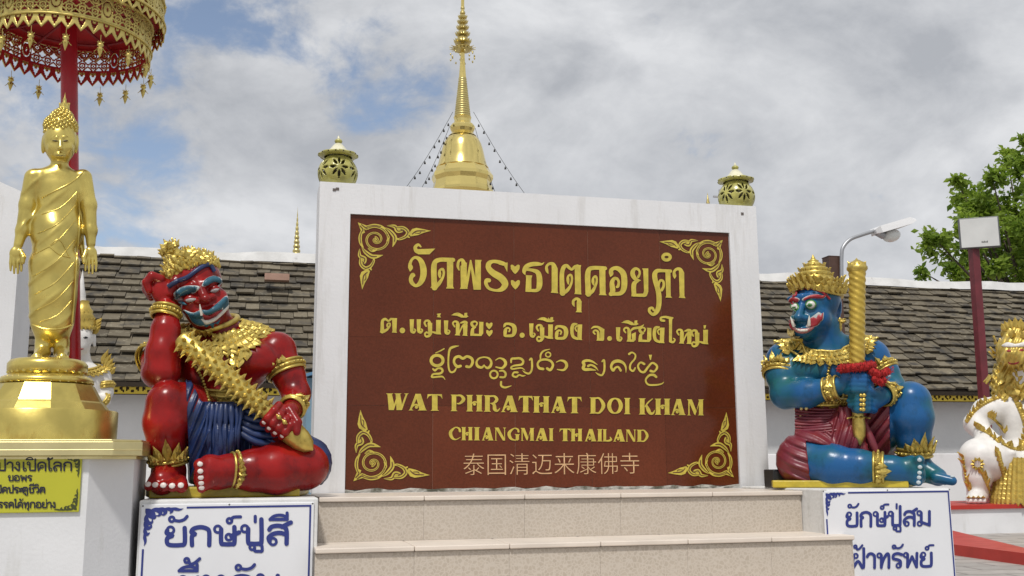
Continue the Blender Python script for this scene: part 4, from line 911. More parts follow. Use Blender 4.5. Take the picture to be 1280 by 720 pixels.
    def net(s):
        f = s.f; f[0]=f[-1]=10; f[:,0]=f[:,-1]=10; f[:,:,0]=f[:,:,-1]=10
        S = f < 0
        c = np.zeros(tuple(np.array(f.shape)-1), np.int8)
        for i in (0,1):
            for j in (0,1):
                for k in (0,1): c += S[i:f.shape[0]-1+i, j:f.shape[1]-1+j, k:f.shape[2]-1+k]
        act = (c > 0) & (c < 8); idx = np.argwhere(act); n = len(idx)
        acc = np.zeros((n,3)); cnt = np.zeros(n)
        cs_ = [(i,j,k) for i in (0,1) for j in (0,1) for k in (0,1)]
        val = {q: f[idx[:,0]+q[0], idx[:,1]+q[1], idx[:,2]+q[2]] for q in cs_}
        for a in cs_:
            for ax in range(3):
                if a[ax]: continue
                b = list(a); b[ax] = 1; b = tuple(b); va, vb = val[a], val[b]; m = (va < 0) != (vb < 0)
                t = np.where(m, va/(va-vb+1e-12), 0)
                for q in range(3): acc[:,q] += np.where(m, a[q]+(t if q == ax else 0), 0)
                cnt += m
        V = (idx+acc/cnt[:,None])*s.h+s.lo
        num = np.full(act.shape, -1, np.int64); num[act] = np.arange(n)
        Q = []
        for ax in range(3):
            sa = [slice(None)]*3; sb = [slice(None)]*3; sa[ax] = slice(0,-1); sb[ax] = slice(1,None)
            d = S[tuple(sa)] != S[tuple(sb)]; e = np.argwhere(d); o1, o2 = [i for i in range(3) if i != ax]
            e = e[(e[:,o1] > 0) & (e[:,o2] > 0)]
            def cell(da, db): q = e.copy(); q[:,o1] -= da; q[:,o2] -= db; return num[q[:,0], q[:,1], q[:,2]]
            try: q = np.stack([cell(1,1), cell(0,1), cell(0,0), cell(1,0)], 1)
            except IndexError: continue
            ins = S[e[:,0], e[:,1], e[:,2]]; flip = ins if ax != 1 else ~ins
            q[~flip] = q[~flip][:, ::-1]; Q.append(q)
        return V, np.concatenate(Q)
    def build(s, name, m, parent):
        V, Q = s.net(); me = bpy.data.meshes.new(name)
        me.vertices.add(len(V)); me.vertices.foreach_set('co', (V*s.k).ravel())
        me.loops.add(Q.size); me.loops.foreach_set('vertex_index', Q.ravel())
        me.polygons.add(len(Q)); me.polygons.foreach_set('loop_start', np.arange(0, Q.size, 4)); 
        me.polygons.foreach_set('use_smooth', np.ones(len(Q), bool)); me.materials.append(m); me.update(calc_edges=True); me.validate()
        o = bpy.data.objects.new(name, me); COL.objects.link(o); o.parent = parent
        s.obj = o; s.bvh = BVHTree.FromPolygons([tuple(v) for v in V], Q.tolist()); return o
    def W(s, q): return Vector(s.p(q))*s.k
    def front(s, x, y, d0=400):
        """the point of the finished surface that the viewer sees at x, y, and its normal (statue units)"""
        o = Vector(s.p((x, y, d0))); h = s.bvh.ray_cast(o, (Vector(s.p((x, y, -300)))-o).normalized())
        if h[0] is None:
            h = s.bvh.find_nearest(Vector(s.p((x, y, 40))))
        n = h[1]; n = n if n.y < .3 else -n
        return h[0], n
    def near(s, q):
        h = s.bvh.find_nearest(Vector(s.p(q))); return h[0], h[1]
    def relief(s, outlines, name, m, parent, th=1.2, cell=1.2):
        """raised shapes laid over the surface: each outline is filled with a fine mesh that follows the form below"""
        mb = MB()
        for pts in outlines:
            raised = th
            if isinstance(pts, tuple) and len(pts) == 2 and isinstance(pts[1], (int, float)): pts, raised = pts
            q = smooth_stroke([(x, y, 0) for x, y in pts], True, 4); poly = [(a[0], a[1]) for a in q]
            xs_ = [a for a, _ in poly]; ys_ = [b for _, b in poly]
            bm = bmesh.new(); vs = [bm.verts.new((a, b, 0)) for a, b in poly]
            try: bm.faces.new(vs)
            except ValueError: bm.free(); continue
            bmesh.ops.triangulate(bm, faces=bm.faces)
            for _ in range(4):
                es = [e for e in bm.edges if e.calc_length() > cell*2]
                if not es: break
                bmesh.ops.subdivide_edges(bm, edges=es, cuts=1); bmesh.ops.triangulate(bm, faces=[f for f in bm.faces if len(f.verts) > 3])
            bm.verts.ensure_lookup_table(); bm.verts.index_update(); bound = {v.index for v in bm.verts if v.is_boundary}
            top = []; bot = []
            for v in bm.verts:
                p, n = s.front(v.co.x, v.co.y); r_ = raised*(.45 if v.index in bound else 1.0)
                top.append((p+n*r_)*s.k); bot.append((p-n*1.2)*s.k)
            nv = len(top); fs = []
            for f in bm.faces:
                i = [v.index for v in f.verts]; fs.append(tuple(i)); fs.append(tuple(nv+j for j in reversed(i)))
            for e in bm.edges:
                if e.is_boundary: a, b = e.verts[0].index, e.verts[1].index; fs.append((a, b, nv+b, nv+a))
            mb.add(top+bot, fs, 0, True); bm.free()
        o = mb.build(name, m, parent, recalc=True); return o
def facing(b): return -math.atan2(b[0], b[1])
def unit(v): v = np.array(v, float); return v/np.linalg.norm(v)
def band(S_, c, axis, rx, ry, wd, name, m, parent, leaves=0, leaf=(10,8), front=None, side=None, beads=0, th=2.4):
    """armlet or anklet around a limb: a padded ring with bead rims and a fan of leaves; all in statue units"""
    C = Vector(S_.p(c)); ax = (Vector(S_.p(axis))-C).normalized()
    u = Vector(side) if side else Vector((0,-1,0)); u = (u-ax*u.dot(ax)).normalized(); w = ax.cross(u)
    mb = MB(); k = S_.k; n = 40
    for off, r_ in ((-wd/2, th*.7), (0, th), (wd/2, th*.7)):
        mb.tube([(C+ax*off+(u*math.cos(a)*ry+w*math.sin(a)*rx)*1.0)*k for a in [2*PI*i/n for i in range(n)]], r_*k, 8, closed=True)
    mb.tube([(C+(u*math.cos(a)*(ry-.3)+w*math.sin(a)*(rx-.3)))*k for a in [2*PI*i/n for i in range(n)]], wd*.52*k, 4, closed=True) if wd < th*3 else None
    rr_ = []
    for sgn in (-1, 1):
        for i in range(n): a = 2*PI*i/n; rr_.append((C+ax*(sgn*wd*.5)+u*math.cos(a)*(ry-.6)+w*math.sin(a)*(rx-.6))*k)
    mb.add(rr_, [(i, (i+1)%n, n+(i+1)%n, n+i) for i in range(n)], 0, True)
    for i in range(beads):
        a = 2*PI*i/beads; mb.ball((C+(u*math.cos(a)*(ry+th*.7)+w*math.sin(a)*(rx+th*.7)))*k, th*.75*k, 6)
    if leaves:
        fd = front if front is not None else 0.0
        for row, (sc, up_) in enumerate(((1.0, .0), (.72, .28), (.45, .6))):
            for i in range(leaves):
                a = fd+(i-(leaves-1)/2)*(.42 if leaves > 3 else .5)*(1-.25*row); fall = 1-.5*abs(i-(leaves-1)/2)/max(1,(leaves-1)/2)
                d = u*math.cos(a)*ry+w*math.sin(a)*rx; nn = (u*math.cos(a)/ry+w*math.sin(a)/rx).normalized()
                mb.leaf((C+d*(1+.04*row)+nn*(1+row*1.4)+ax*(wd*.3))*k, ax*1.0+w*(.35*math.sin(a-fd)), nn, leaf[0]*sc*fall*1.5*k, leaf[1]*sc*k, leaf[1]*.28*k)
    return mb.build(name, m, parent)
def collar(S_, c, rx, rd, tilt, rows, name, m, parent, a0=0, a1=2*PI, n=34, beads=True, tl=0.0, skip=None):
    """rows of leaves lying on chest and shoulders around the neck"""
    mb = MB(); k = S_.k; cx_, cy_, cd = c
    for ri, (grow, ln, wd, lift) in enumerate(rows):
        m_ = int(n*(.75+.4*grow))
        for i in range(m_):
            a = a0+(a1-a0)*(i+.5*(ri % 2))/m_
            q = (cx_+rx*grow*math.cos(a), cy_+tilt*grow*math.sin(a)+tl*math.cos(a)*grow, cd+rd*grow*math.sin(a))
            p, nn = S_.near(q)
            if skip and skip(p): continue
            outd = Vector((math.cos(a)*rx, -math.sin(a)*rd, -tilt*math.sin(a)-abs(tilt)*.35))
            mb.leaf((p+nn*lift)*k, outd-nn*outd.dot(nn)*.9, nn, ln*k, wd*k, wd*.3*k, curl=.12)
        if beads and ri < 3:
            pts = []
            for i in range(40):
                a = a0+(a1-a0)*i/40; q = (cx_+rx*grow*math.cos(a), cy_+tilt*grow*math.sin(a)+tl*math.cos(a)*grow, cd+rd*grow*math.sin(a)); p, nn = S_.near(q); pts.append((p+nn*(lift+.8))*k)
            mb.tube(pts, 1.8*k, 6, closed=abs(a1-a0-2*PI) < .01)
    return mb.build(name, m, parent)
def beads(S_, pts, r, name, m, parent, step=None, lift=.6):
    mb = MB(); q = smooth_stroke([(x, y, 0) for x, y in pts], False, 24); last = None
    for a in q:
        p, nn = S_.front(a[0], a[1]); p = p+nn*lift
        if last is None or (p-last).length > (step or 1.7*r): mb.ball(p*S_.k, r*S_.k, 7); last = p
    return mb.build(name, m, parent)

EYEW = mat('eye_white', (.58,.56,.52), .3); EYED = mat('shut_lid_paint', (.36,.33,.33), .4, 0, var=.3, scale=50); TEETH = mat('tusk_ivory', (.74,.71,.62), .35, 0, var=.15, scale=60)
TEAL = mat('teal_paint', (.022,.115,.17), .4, 0, var=.3, scale=40); TEAL_E = mat('pale_edge_paint', (.42,.45,.44), .5)
NAIL = mat('pale_nail_paint', (.70,.62,.58), .4)
BLUEC = mat('blue_cloth_paint', (.016,.036,.125), .36, 0, var=.45, scale=14, bump=.14, bscale=40, chips=((.10,.13,.22), 30, .66, .5))
MAROON = mat('maroon_cloth_paint', (.15,.018,.032), .40, 0, var=.35, scale=14, bump=.1, bscale=40, col2=(.20,.022,.022), lo=.45, hi=.75)
BLUEB = mat('blue_enamel', (.013,.090,.245), .27, 0, scale=5, col2=(.010,.100,.105), lo=.46, hi=.70, bump=.10, bscale=38, spec=.32, stain=((.008,.045,.075), 12, .52, .76, (1,1,.6)), chips=((.20,.30,.38), 26, .66, .5))
YPL = mat('yellow_gloss_paint', (.55,.42,.035), .35, 0, var=.3, scale=18, bump=.15, bscale=40)
REDP = mat('red_lip_paint', (.34,.02,.03), .4, 0, var=.2, scale=40); GREENP = mat('green_eye_paint', (.05,.20,.04), .35); BLACKP = mat('black_paint', (.008,.008,.01), .3)

# ================================================================ RED GUARDIAN
X0, Y0 = 285, 622; YS = 4.50
b = at(X0, Y0, Y=YS); b[2] = .737
kd = ((np.array(b)-np.array([0,0,ZC]))@fwd)/FPX
red = thing('guardian_statue', 'red skinned giant statue dozing with head on hand and spiked gold club', 'statue', b, rz=facing(b)); Sculpt.B = b
S = Sculpt(X0, Y0, kd, (168,318,-70), (416,622,125), 1.25)
# trunk
S.ell((288,545,-12),(50,40,40)).ell((284,505,-8),(36,38,31),10).ell((290,455,-6),(50,41,33),12, roll=-6)
S.ell((244,462,-6),(22,40,26),10).ell((266,448,16),(28,20,16),8).ell((322,450,14),(28,21,17),9)                       # chest
S.ell((228,432,-14),(24,22,22),10).ell((345,436,-8),(25,22,23),10).ell((285,418,-14),(52,16,22),12)
S.cone((280,420,-8),(262,395,4),24,21,8)
# head: leaning to the viewer's left, slightly turned and bowed
hx, hy = 250, 366
RO = -20
S.ell((244,352,0),(33,33,36),6,roll=RO).ell((257,384,14),(27,25,24),10,roll=RO)
S.ell((261,401,18),(18,11,14),8,roll=RO).ell((240,384,20),(12,11,11),8).ell((274,372,18),(10,11,10),8)
S.cone((247,350,33),(255,371,40),4.5,6,4).ell((257,374,43),(7,6,7),3).ell((249,377,37),(6,4.5,5),3).ell((265,371,36),(5,4.5,5),3)
S.cone((226,365,29),(240,357,35),4,5,4).cone((256,354,35),(272,350,26),5,4,4)
S.ell((238,374,32),(8,6,5.5),3,roll=RO).ell((268,362,30),(7,6,5),3,roll=RO)           # heavy lids
S.cone((246,392,36),(266,388,38),4,4,4).cone((266,388,38),(280,374,26),4,3,4)
S.ell((219,372,-4),(6,13,7),4,roll=-25)
# left arm on the club
S.chain([(347,440,-8,23),(361,470,2,20.5),(370,492,10,17.5)],6).chain([(370,494,10,17.5),(368,508,38,14),(364,513,58,11)],8)
S.ell((360,516,66),(13,11,9),5,roll=-30)
ux, uy = .752, .659
for i, t_ in enumerate((-15,-5.5,4,13)):
    cx_, cy_ = 350+t_*ux, 528+t_*uy; L_ = (1.0,1.08,1.04,.85)[i]
    S.chain([(cx_+uy*15, cy_-ux*15, 68, 5.4),(cx_+uy*6, cy_-ux*6, 82, 5.2),(cx_-uy*6*L_, cy_+ux*6*L_, 83, 4.9),(cx_-uy*15*L_, cy_+ux*15*L_, 74, 4.2)],1.6)
S.chain([(362,512,70,6),(372,528,80,5.2),(371,540,84,4.6)],2)
# right arm, elbow on knee, hand behind the ear
S.chain([(226,434,-16,22),(199,450,2,21),(196,466,28,19)],6).chain([(203,464,36,22),(204,441,36,20.5),(207,412,33,17),(210,388,26,13)],5)
S.ell((203,364,18),(14,19,9),6,roll=-18)
for i in range(4):
    dd = 24-i*9
    S.chain([(201-i*2,349+i*2,dd-2,6),(190-i,345+i*3,dd,5.6),(183,353+i*3,dd,5.2),(186+i,363+i*3,dd-1,4.6)],1.6)
S.chain([(212,366,22,6.5),(219,352,24,5.6),(222,343,20,4.8)],2)
# raised right leg
S.chain([(266,548,0,38),(232,510,36,31),(212,503,46,26)],3.5)
S.chain([(209,504,48,25),(207,528,48,26.5),(208,552,43,22.5),(211,584,38,17.5)],3.5)
S.cone((211,592,36),(203,602,66),20,16,8).ell((212,605,28),(19,13,20),8)
for i, (tx, r_) in enumerate(((229,7.6),(218,6.6),(207,6.2),(197,5.8),(188,5.4))):
    S.cone((206+(tx-206)*.8, 603, 66),(tx-2, 608, 86-abs(i-1.2)*3.2), r_+1.5, r_, 2.2)
# folded left leg
S.chain([(312,556,0,40),(352,574,30,37),(382,582,40,29)],10)
S.chain([(378,584,48,27),(345,587,60,29),(315,588,68,24),(288,588,72,17)],8)
S.cone((286,588,72),(262,590,82),19,17,8).ell((270,594,76),(19,17,13),8).cone((262,582,84),(256,600,88),13,12,6)
for i, (ty, r_) in enumerate(((579,7.4),(588,6.4),(596,6),(603,5.6),(609,5))):
    S.cone((258,586+(ty-586)*.8,86),(250+i*.5, ty+2, 97-abs(i-1)*1.5), r_+1, r_, 2)
body = S.build('body', RED, red)
# loincloth
C_ = Sculpt(X0, Y0, kd, (190,480,-70), (418,622,110), 1.35)
C_.ell((288,545,-12),(56,46,45),6).chain([(266,548,0,42),(234,512,32,35),(222,506,38,31)],8).ell((283,512,-8),(44,22,37),6)
C_.chain([(312,552,0,44),(352,570,24,40),(384,576,30,30)],10).ell((392,584,24),(20,25,26),8)
C_.chain([(280,510,34,16),(278,545,48,20),(272,585,44,20)],8).chain([(255,545,40,24),(250,590,30,18)],8)
def fold(f, X, Y, D):
    cen = np.exp(-((X-284)/30)**2); ph = np.where(X < 262, (X*.55+Y*.22), np.where(X < 318, X*.62, (Y*.60-X*.22)))
    amp = np.clip((392-X)/30,.15,1)*np.clip((X-226)/16,.3,1); f = f+amp*(1.9*np.sin(ph)+.8*np.sin(ph*2.1+1))
    cut = np.maximum(505-Y+.0*X-(X-285)*.03, 0)
    f = np.maximum(f, 502-28*np.clip((252-X)/14,0,1)-Y)                           # waist line
    leg = 9+(209-X)                                                     # keep the shin and knee of the raised leg bare
    f = np.maximum(f, (234-X)+(Y-520)*.04-(30-np.clip(D,-80,30))*.3)
    bare = (Y-(577-(X-300)*.10)) + (D-52)*.55                            # bare shin of the folded leg
    f = np.where(X > 288, np.maximum(f, np.minimum(bare, 400-X)), f)
    return np.maximum(f, Y-612)
C_.warp(fold); C_.build('loincloth', BLUEC, red)
mb = MB()                                                               # sash ends over the lap
for j, (xa, w_) in enumerate(((259,3.6),(264.5,4.4),(271,4.2),(277,4.8),(283.5,4.4),(290,4.6),(296,4.0),(301,3.6))):
    pts = []
    for i in range(12):
        y_ = 506+i*(72-abs(j-3.5)*5)/11; p_, n_ = S.front(xa+1.5*math.sin(i*.5+j), y_); pts.append((Vector(S.p((xa+1.2*math.sin(i*.5+j)-i*.3, y_, 60+6*math.sin(i*.28)-abs(j-3.5)*1.3+1.5*(j%2)))))*kd)
    mb.tube(pts, [w_*kd*(.75+.25*math.sin(i)) for i in range(12)], 8)
for j in range(5):
    pts = [Vector(S.p((302+i*6.2, 512+j*7.5+3*math.sin(i*.6)+i*(.5+.5*j), 50+4*math.sin(i*.5)+j*2)))*kd for i in range(9)]; mb.tube(pts, 4.2*kd, 7)
mb.build('sash_folds', BLUEC, red)
# face
HB = S
brow_l = [(218,367),(226,360.5),(237,357.5),(248,359),(243,366),(233,367.5),(224,372),(221,373.5)]
brow_r = [(253,357),(257,350),(266,345.5),(275,348.5),(276,353.5),(267,352.5),(258,357)]
mous_l = [(231,388),(242,391.5),(251,389),(254,399),(258,405),(249,406.5),(241,402),(236,394)]
mous_r = [(253,388),(262,387),(272,379),(282,371),(285,380),(279,387),(272,388),(264,392),(256,393)]
under = [(223,376),(229,377),(234,381),(228,381)]
def grow(p, q=1.16):
    cx_ = sum(a for a,_ in p)/len(p); cy_ = sum(b_ for _,b_ in p)/len(p); return [(cx_+(a-cx_)*q, cy_+(b_-cy_)*q) for a, b_ in p]
S.relief([(grow(p,1.09),1.5) for p in (brow_l, brow_r, mous_l, mous_r)], 'brow_edge', TEAL_E, red)
S.relief([(p,2.4) for p in (brow_l, brow_r, mous_l, mous_r, under)], 'brow_and_moustache', TEAL, red)
S.relief([([(232,375),(238,372.8),(245,373.5),(242,376.6),(235,377.6)],1.8),([(263,364),(268,361),(274,361.2),(270,365),(265,366)],1.8)], 'half_shut_eye', EYED, red)
S.relief([([(250,395),(257,400),(267,397),(276,389),(284,380),(284,386),(277,394),(267,402),(256,405)],3.0)], 'teeth', TEETH, red)
S.relief([([(252,391),(262,394),(274,387),(279,384),(274,391),(263,397),(255,396)],3.0)], 'lip', REDP, red)
S.relief([([(255,406),(261,404),(270,403),(275,399),(272,405),(268,404),(266,410),(262,406),(258,409)],2.2)], 'beard_tuft', TEAL, red)
mb = MB()
for a, b_ in (((252,393),(249,383)),): 
    p0, n0 = S.front(*a); mb.tube([(p0+n0*2)*kd, (Vector(S.p((250.5,388,0)))*Vector((1,0,1)).length*0+Vector((p0.x-1.5, p0.y-4, p0.z+6)))*kd, Vector((p0.x-2.5,p0.y-4.5,p0.z+12))*kd], [1.7*kd, 1.4*kd, .4*kd], 8)
p0, n0 = S.front(276,386); mb.tube([(p0+n0*1.5)*kd, Vector((p0.x+1,p0.y-3,p0.z+5))*kd, Vector((p0.x+2,p0.y-3,p0.z+9))*kd], [1.6*kd,1.3*kd,.4*kd], 8)
mb.build('tusk', TEETH, red)
# crown of gold flames
def on_head(px, py, d): return (px, py, d)
K_ = Sculpt(X0, Y0, kd, (190,296,-60), (290,372,60), 1.25)
K_.ell((241,346,-4),(35,31,37),4,roll=RO).ell((228,328,-10),(20,11,20),8,roll=RO).ell((214,315,-12),(10.5,11,10.5),5,roll=RO)
def capcut(f, X, Y, D):
    edge = (Y-(351-(X-212)*.30-8*np.exp(-((X-244)/17)**2)*(D > 0)+3*np.exp(-((X-228)/9)**2)))-np.clip(-(D),0,60)*.55
    return np.maximum(f, edge)
K_.warp(capcut); cap = K_.build('crown', GOLD, red)
mb = MB(); up0 = Vector((-.34,0,.94))
for i in range(200):
    a = i*2.39996; el_ = math.asin(min(1,(i+.5)/200)); 
    q = (240+46*math.cos(el_)*math.cos(a)-16*math.sin(el_), 348-14*math.cos(a)*math.cos(el_)-46*math.sin(el_), -4+52*math.cos(el_)*math.sin(a))
    p_, n_ = K_.near(q)
    if p_.z < 622-(346-(p_.x+285-212)*.30)+max(0,p_.y)*.3-2 and p_.y < 6: continue
    ln = 7.5+3*random.random(); tg = Vector((-.5,0,.86)); tg = tg-n_*tg.dot(n_)*.85+Vector((random.uniform(-.35,.35),random.uniform(-.3,.3),random.uniform(-.1,.2)))
    mb.leaf(p_*kd, tg.normalized()+n_*.22, n_, ln*kd, 9*kd, 3.2*kd, curl=.32)
for i in range(26):
    a = i*2.4; r_ = 12*math.sqrt(i/26); mb.leaf((Vector(S.p((222+r_*math.cos(a)*.9, 318+r_*.35, -12+r_*math.sin(a)))))*kd, up0+Vector((math.cos(a)*.5,-math.sin(a)*.5,0)), (math.cos(a),-math.sin(a),.2), 11*kd, 7*kd, 2*kd)
mb.build('flame_leaf', GOLD, cap)
hl_ = [(211,357),(220,350),(228,347.5),(236,344),(245,337),(255,331),(262,330.5),(267,338)]
mb = MB(); mb.tube([(lambda r: (r[0]+r[1]*1.5)*kd)(S.front(x, y+2)) for x, y, _ in smooth_stroke([(a, b_, 0) for a, b_ in hl_], False, 5)], 3.0*kd, 8); mb.build('blue_headband', BLUEC, cap)
# jewellery
collar(S, (273,408,-9), 48, 44, 15, [(.56,11,9,3),(.70,12,10,2.4),(.86,14,12,2),(1.04,15,13,1.6),(1.22,16,13,1)], 'necklace', GOLD, red, tl=-6, beads=False, skip=lambda p: p.z > 622-412 and p.y < -8 and p.x < 3)
mb = MB(); mb.tube([Vector(S.p((268+27*math.cos(a)+2, 404-7*math.cos(a)+6*math.sin(a), -2+24*math.sin(a))))*kd for a in [2*PI*i/40 for i in range(40)]], 3.6*kd, 8, closed=True); mb.build('neck_ring', GOLD, red)
mb = MB()
for i, (x, y) in enumerate(((292,436),(300,438),(308,437),(285,432),(299,446),(293,446))):
    p_, n_ = S.front(x, y); mb.leaf((p_+n_*1.5)*kd, Vector((.1*(x-298)/10,-.2,-1)), n_, 17*kd, 14*kd, 3*kd)
mb.build('pendant', GOLD, red)
beads(S, [(243,455),(252,472),(258,490),(262,505)], 2.3, 'chest_chain', GOLD, red); beads(S, [(284,446),(294,462),(302,478)], 2.3, 'chest_chain', GOLD, red)
mb = MB(); n_ = 44
for dz, r_ in ((-7,2.2),(0,3.6),(7,2.2)):
    mb.tube([Vector(S.p((283+43*math.cos(a), 496+dz+2*math.cos(a), -8+37*math.sin(a))))*kd for a in [2*PI*i/n_ for i in range(n_)]], r_*kd, 8, closed=True)
rr_ = []
for dz in (-7,7): rr_ += [Vector(S.p((283+42.5*math.cos(a), 496+dz+2*math.cos(a), -8+36.5*math.sin(a))))*kd for a in [2*PI*i/n_ for i in range(n_)]]
mb.add(rr_, [(i,(i+1)%n_,n_+(i+1)%n_,n_+i) for i in range(n_)], 0, True)
for i in range(52):
    a = 2*PI*i/52; mb.leaf(Vector(S.p((283+44*math.cos(a), 501+2*math.cos(a), -8+38*math.sin(a))))*kd, (.35*math.cos(i*PI),0,1), (math.cos(a),-math.sin(a),0), 10*kd, 6*kd, 2*kd)
mb.build('belt', GOLD, red)
band(S,(357,462,0),(350,445,-4),24.5,24.5,11,'armlet',GOLD,red,leaves=5,leaf=(13,9),front=-.9,beads=26)
band(S,(194,452,10),(208,442,-4),25,25,10,'armlet',GOLD,red,leaves=5,leaf=(11,9),front=1.6,beads=26)
band(S,(207.5,391,28),(205,401,31),16.5,16.5,11,'bracelet',GOLD,red,beads=22,th=3)
band(S,(366,509,46),(369,505,38),14.5,14.5,7,'bracelet',GOLD,red,leaves=3,leaf=(11,10),front=.4,beads=16)
band(S,(211,574,39.5),(209.6,560,42.5),22.5,22.5,9,'anklet',GOLD,red,leaves=5,leaf=(19,11),front=0,beads=26)
band(S,(296,587,71),(288,587,73),20,20,12,'anklet',GOLD,red,leaves=5,leaf=(-17,11),front=-.25,beads=22)
def nail(S_, pts, r, parent):
    mb = MB()
    for (x, y, d) in pts:
        p_, n_ = S_.front(x, y); q = n_.to_track_quat('Z','Y').to_matrix(); mb.ball((p_-n_*r*.12)*S_.k, r*S_.k, 8, sq=(1,.9,.35), rot=q)
    return mb.build('nails', NAIL, parent)
nail(S, [(x-3,607-abs(i-1)*.6,0) for i, x in enumerate((229,218,207,197,188))], 3.8, red)
nail(S, [(250+i*.5, y+1, 0) for i, y in enumerate((579,588,596,603,609))], 3.4, red)
nail(S, [(350+t_*ux-uy*14*l_, 528+t_*uy+ux*14*l_, 0) for t_, l_ in ((-15,1),(-5.5,1.08),(4,1.04),(13,.85))], 3.0, red)
mb = MB()
for t_ in (-5.5,4):
    c_ = (350+t_*ux+uy*4, 528+t_*uy-ux*4, 80); ax_ = Vector((-uy,0,-ux)); u_ = Vector((ux,0,-uy)); w_ = Vector((0,-1,0))
    mb.tube([(Vector(S.p(c_))+(u_*math.cos(a)+w_*math.sin(a))*6.2)*kd for a in [2*PI*i/16 for i in range(16)]], 1.5*kd, 6, closed=True); mb.ball((Vector(S.p((c_[0],c_[1],88))))*kd, 3*kd, 8)
mb.build('finger_ring', GOLD, red)
# spiked club
mb = MB(); A = Vector(S.p((228,424,58))); B = Vector(S.p((350,528,68))); E_ = Vector(S.p((384,557,70)))
ax_ = (B-A).normalized(); u_ = Vector((0,-1,0)); u_ = (u_-ax_*u_.dot(ax_)).normalized(); w_ = ax_.cross(u_)
LN = (B-A).length
pts = [A-ax_*4, A+ax_*0, A+ax_*LN*.4, A+ax_*LN*.85, B, B+ax_*14, B+ax_*16, B+ax_*20, B+ax_*34, E_+ax_*2, E_+ax_*9]
mb.tube([p*kd for p in pts], [r*kd for r in (8,12,12.5,10.5,10.5,11,15,15,13.5,9,1)], 16)
club = mb.build('club', GOLD, red)
mb = MB()
for i in range(15):
    for j in range(9):
        a = 2*PI*(j+.5*(i % 2))/9; p = A+ax_*(4+i*LN*.84/14.5); r_ = 12
        d = u_*math.cos(a)+w_*math.sin(a); c = p+d*(r_-1.0)
        n6 = 7; e1 = ax_; e2 = d.cross(ax_)
        vs = [(c+(e1*math.cos(2*PI*q/n6)+e2*math.sin(2*PI*q/n6))*3.4)*kd for q in range(n6)]+[(c+d*3.2+(e1*math.cos(2*PI*q/n6)+e2*math.sin(2*PI*q/n6))*1.9)*kd for q in range(n6)]+[(c+d*8.2)*kd]
        mb.add(vs, [(q,(q+1)%n6,n6+(q+1)%n6,n6+q) for q in range(n6)]+[(n6+q,n6+(q+1)%n6,2*n6) for q in range(n6)], 0, False)
mb.build('spikes', GOLD, club)
# yellow base slab
mb = MB(); pp = [S.p(q)*kd for q in ((186,622,62),(374,622,62),(386,622,-60),(180,622,-60))]
mb.prism([(pp[0][0],pp[0][1]),(pp[1][0],pp[1][1]),(pp[2][0],pp[2][1]),(pp[3][0],pp[3][1])], .001, 13*kd)
bs = mb.build('base_slab', YPL, red, bevel=.006)
mb = MB()
for i in range(9):
    mb.leaf(Vector(S.p((290+i*8.5, 611, 56)))*kd, (0.15*(-1)**i,-.2,1), (0,-1,.2), (8+5*math.sin(i*2.1)**2)*kd, 13*kd, 4*kd, curl=.2)
mb.build('base_scrolls', YPL, bs)
# ================================================================ BLUE GUARDIAN
X0, Y0 = 1078, 609; YS = 4.50
b = at(X0, Y0, Y=YS); b[2] = zt2
kb = ((np.array(b)-np.array([0,0,ZC]))@fwd)/FPX; kd = kb
blue = thing('guardian_statue', 'blue skinned tusked giant statue sitting and gripping an upright gold sword', 'statue', b, rz=facing(b)); Sculpt.B = b
S = Sculpt(X0, Y0, kd, (958,336,-75), (1204,611,100), 1.2)
S.ell((1040,556,-14),(46,36,40)).ell((1034,510,-10),(37,38,32),10).ell((1030,462,-8),(44,38,31),10)
S.ell((1010,462,16),(24,18,14),9).ell((1048,462,14),(25,19,15),9)
S.ell((982,448,-6),(24,21,22),10).ell((1088,446,-14),(24,23,23),10).ell((1034,432,-14),(46,15,21),12)
S.cone((1034,434,-8),(1030,408,0),22,20,8)
# head, turned to the viewer's left
S.ell((1022,376,-2),(29,30,33),6).ell((1012,400,12),(24,22,23),10,turn=-25).ell((1003,407,22),(15,11,14),8).ell((1004,417,18),(11,8,10),8)
S.cone((1003,378,30),(999,393,40),4,5,4).ell((998,397,42),(6.5,5,6),3).ell((992,398,36),(4.5,4,5),3).ell((1006,398,38),(5,4,5),3)
S.cone((987,374,22),(995,372,31),3.5,4.5,4).cone((1003,371,33),(1028,368,24),5,4,5)
S.ell((994,383,29),(6.5,5.5,5),3).ell((1014,381,31),(8.5,7,6),3)
S.cone((990,408,31),(1002,412,36),3.6,4,3).cone((1002,412,36),(1018,408,30),4,3.2,3).ell((1024,398,22),(12,11,9),8)
S.cone((1043,376,-4),(1047,398,-2),5.5,3.5,3).ell((1046,384,-4),(5,13,9),4,turn=-30).ell((1048,384,2),(3,8,4),2,turn=-30,sub=True)
# right arm, across to the hilt
S.chain([(980,450,-4,21),(978,470,8,20),(982,492,18,17.5)],6).chain([(981,493,20,18.5),(1008,492,34,17.5),(1044,484,46,12)],7)
S.ell((1060,479,50),(14,11.5,10),5)
for i in range(4):
    y_ = 469.5+i*5.9; L_ = (1.0,1.06,1.02,.88)[i]
    S.chain([(1058,y_+1,52,5),(1068,y_,66,4.6),(1080,y_+.5,66,4.4),(1088*1-(1-L_)*30,y_+1.5,56,4)],1.4)
S.chain([(1056,470,56,5.4),(1066,464,62,4.8),(1076,462,62,4.2)],2)
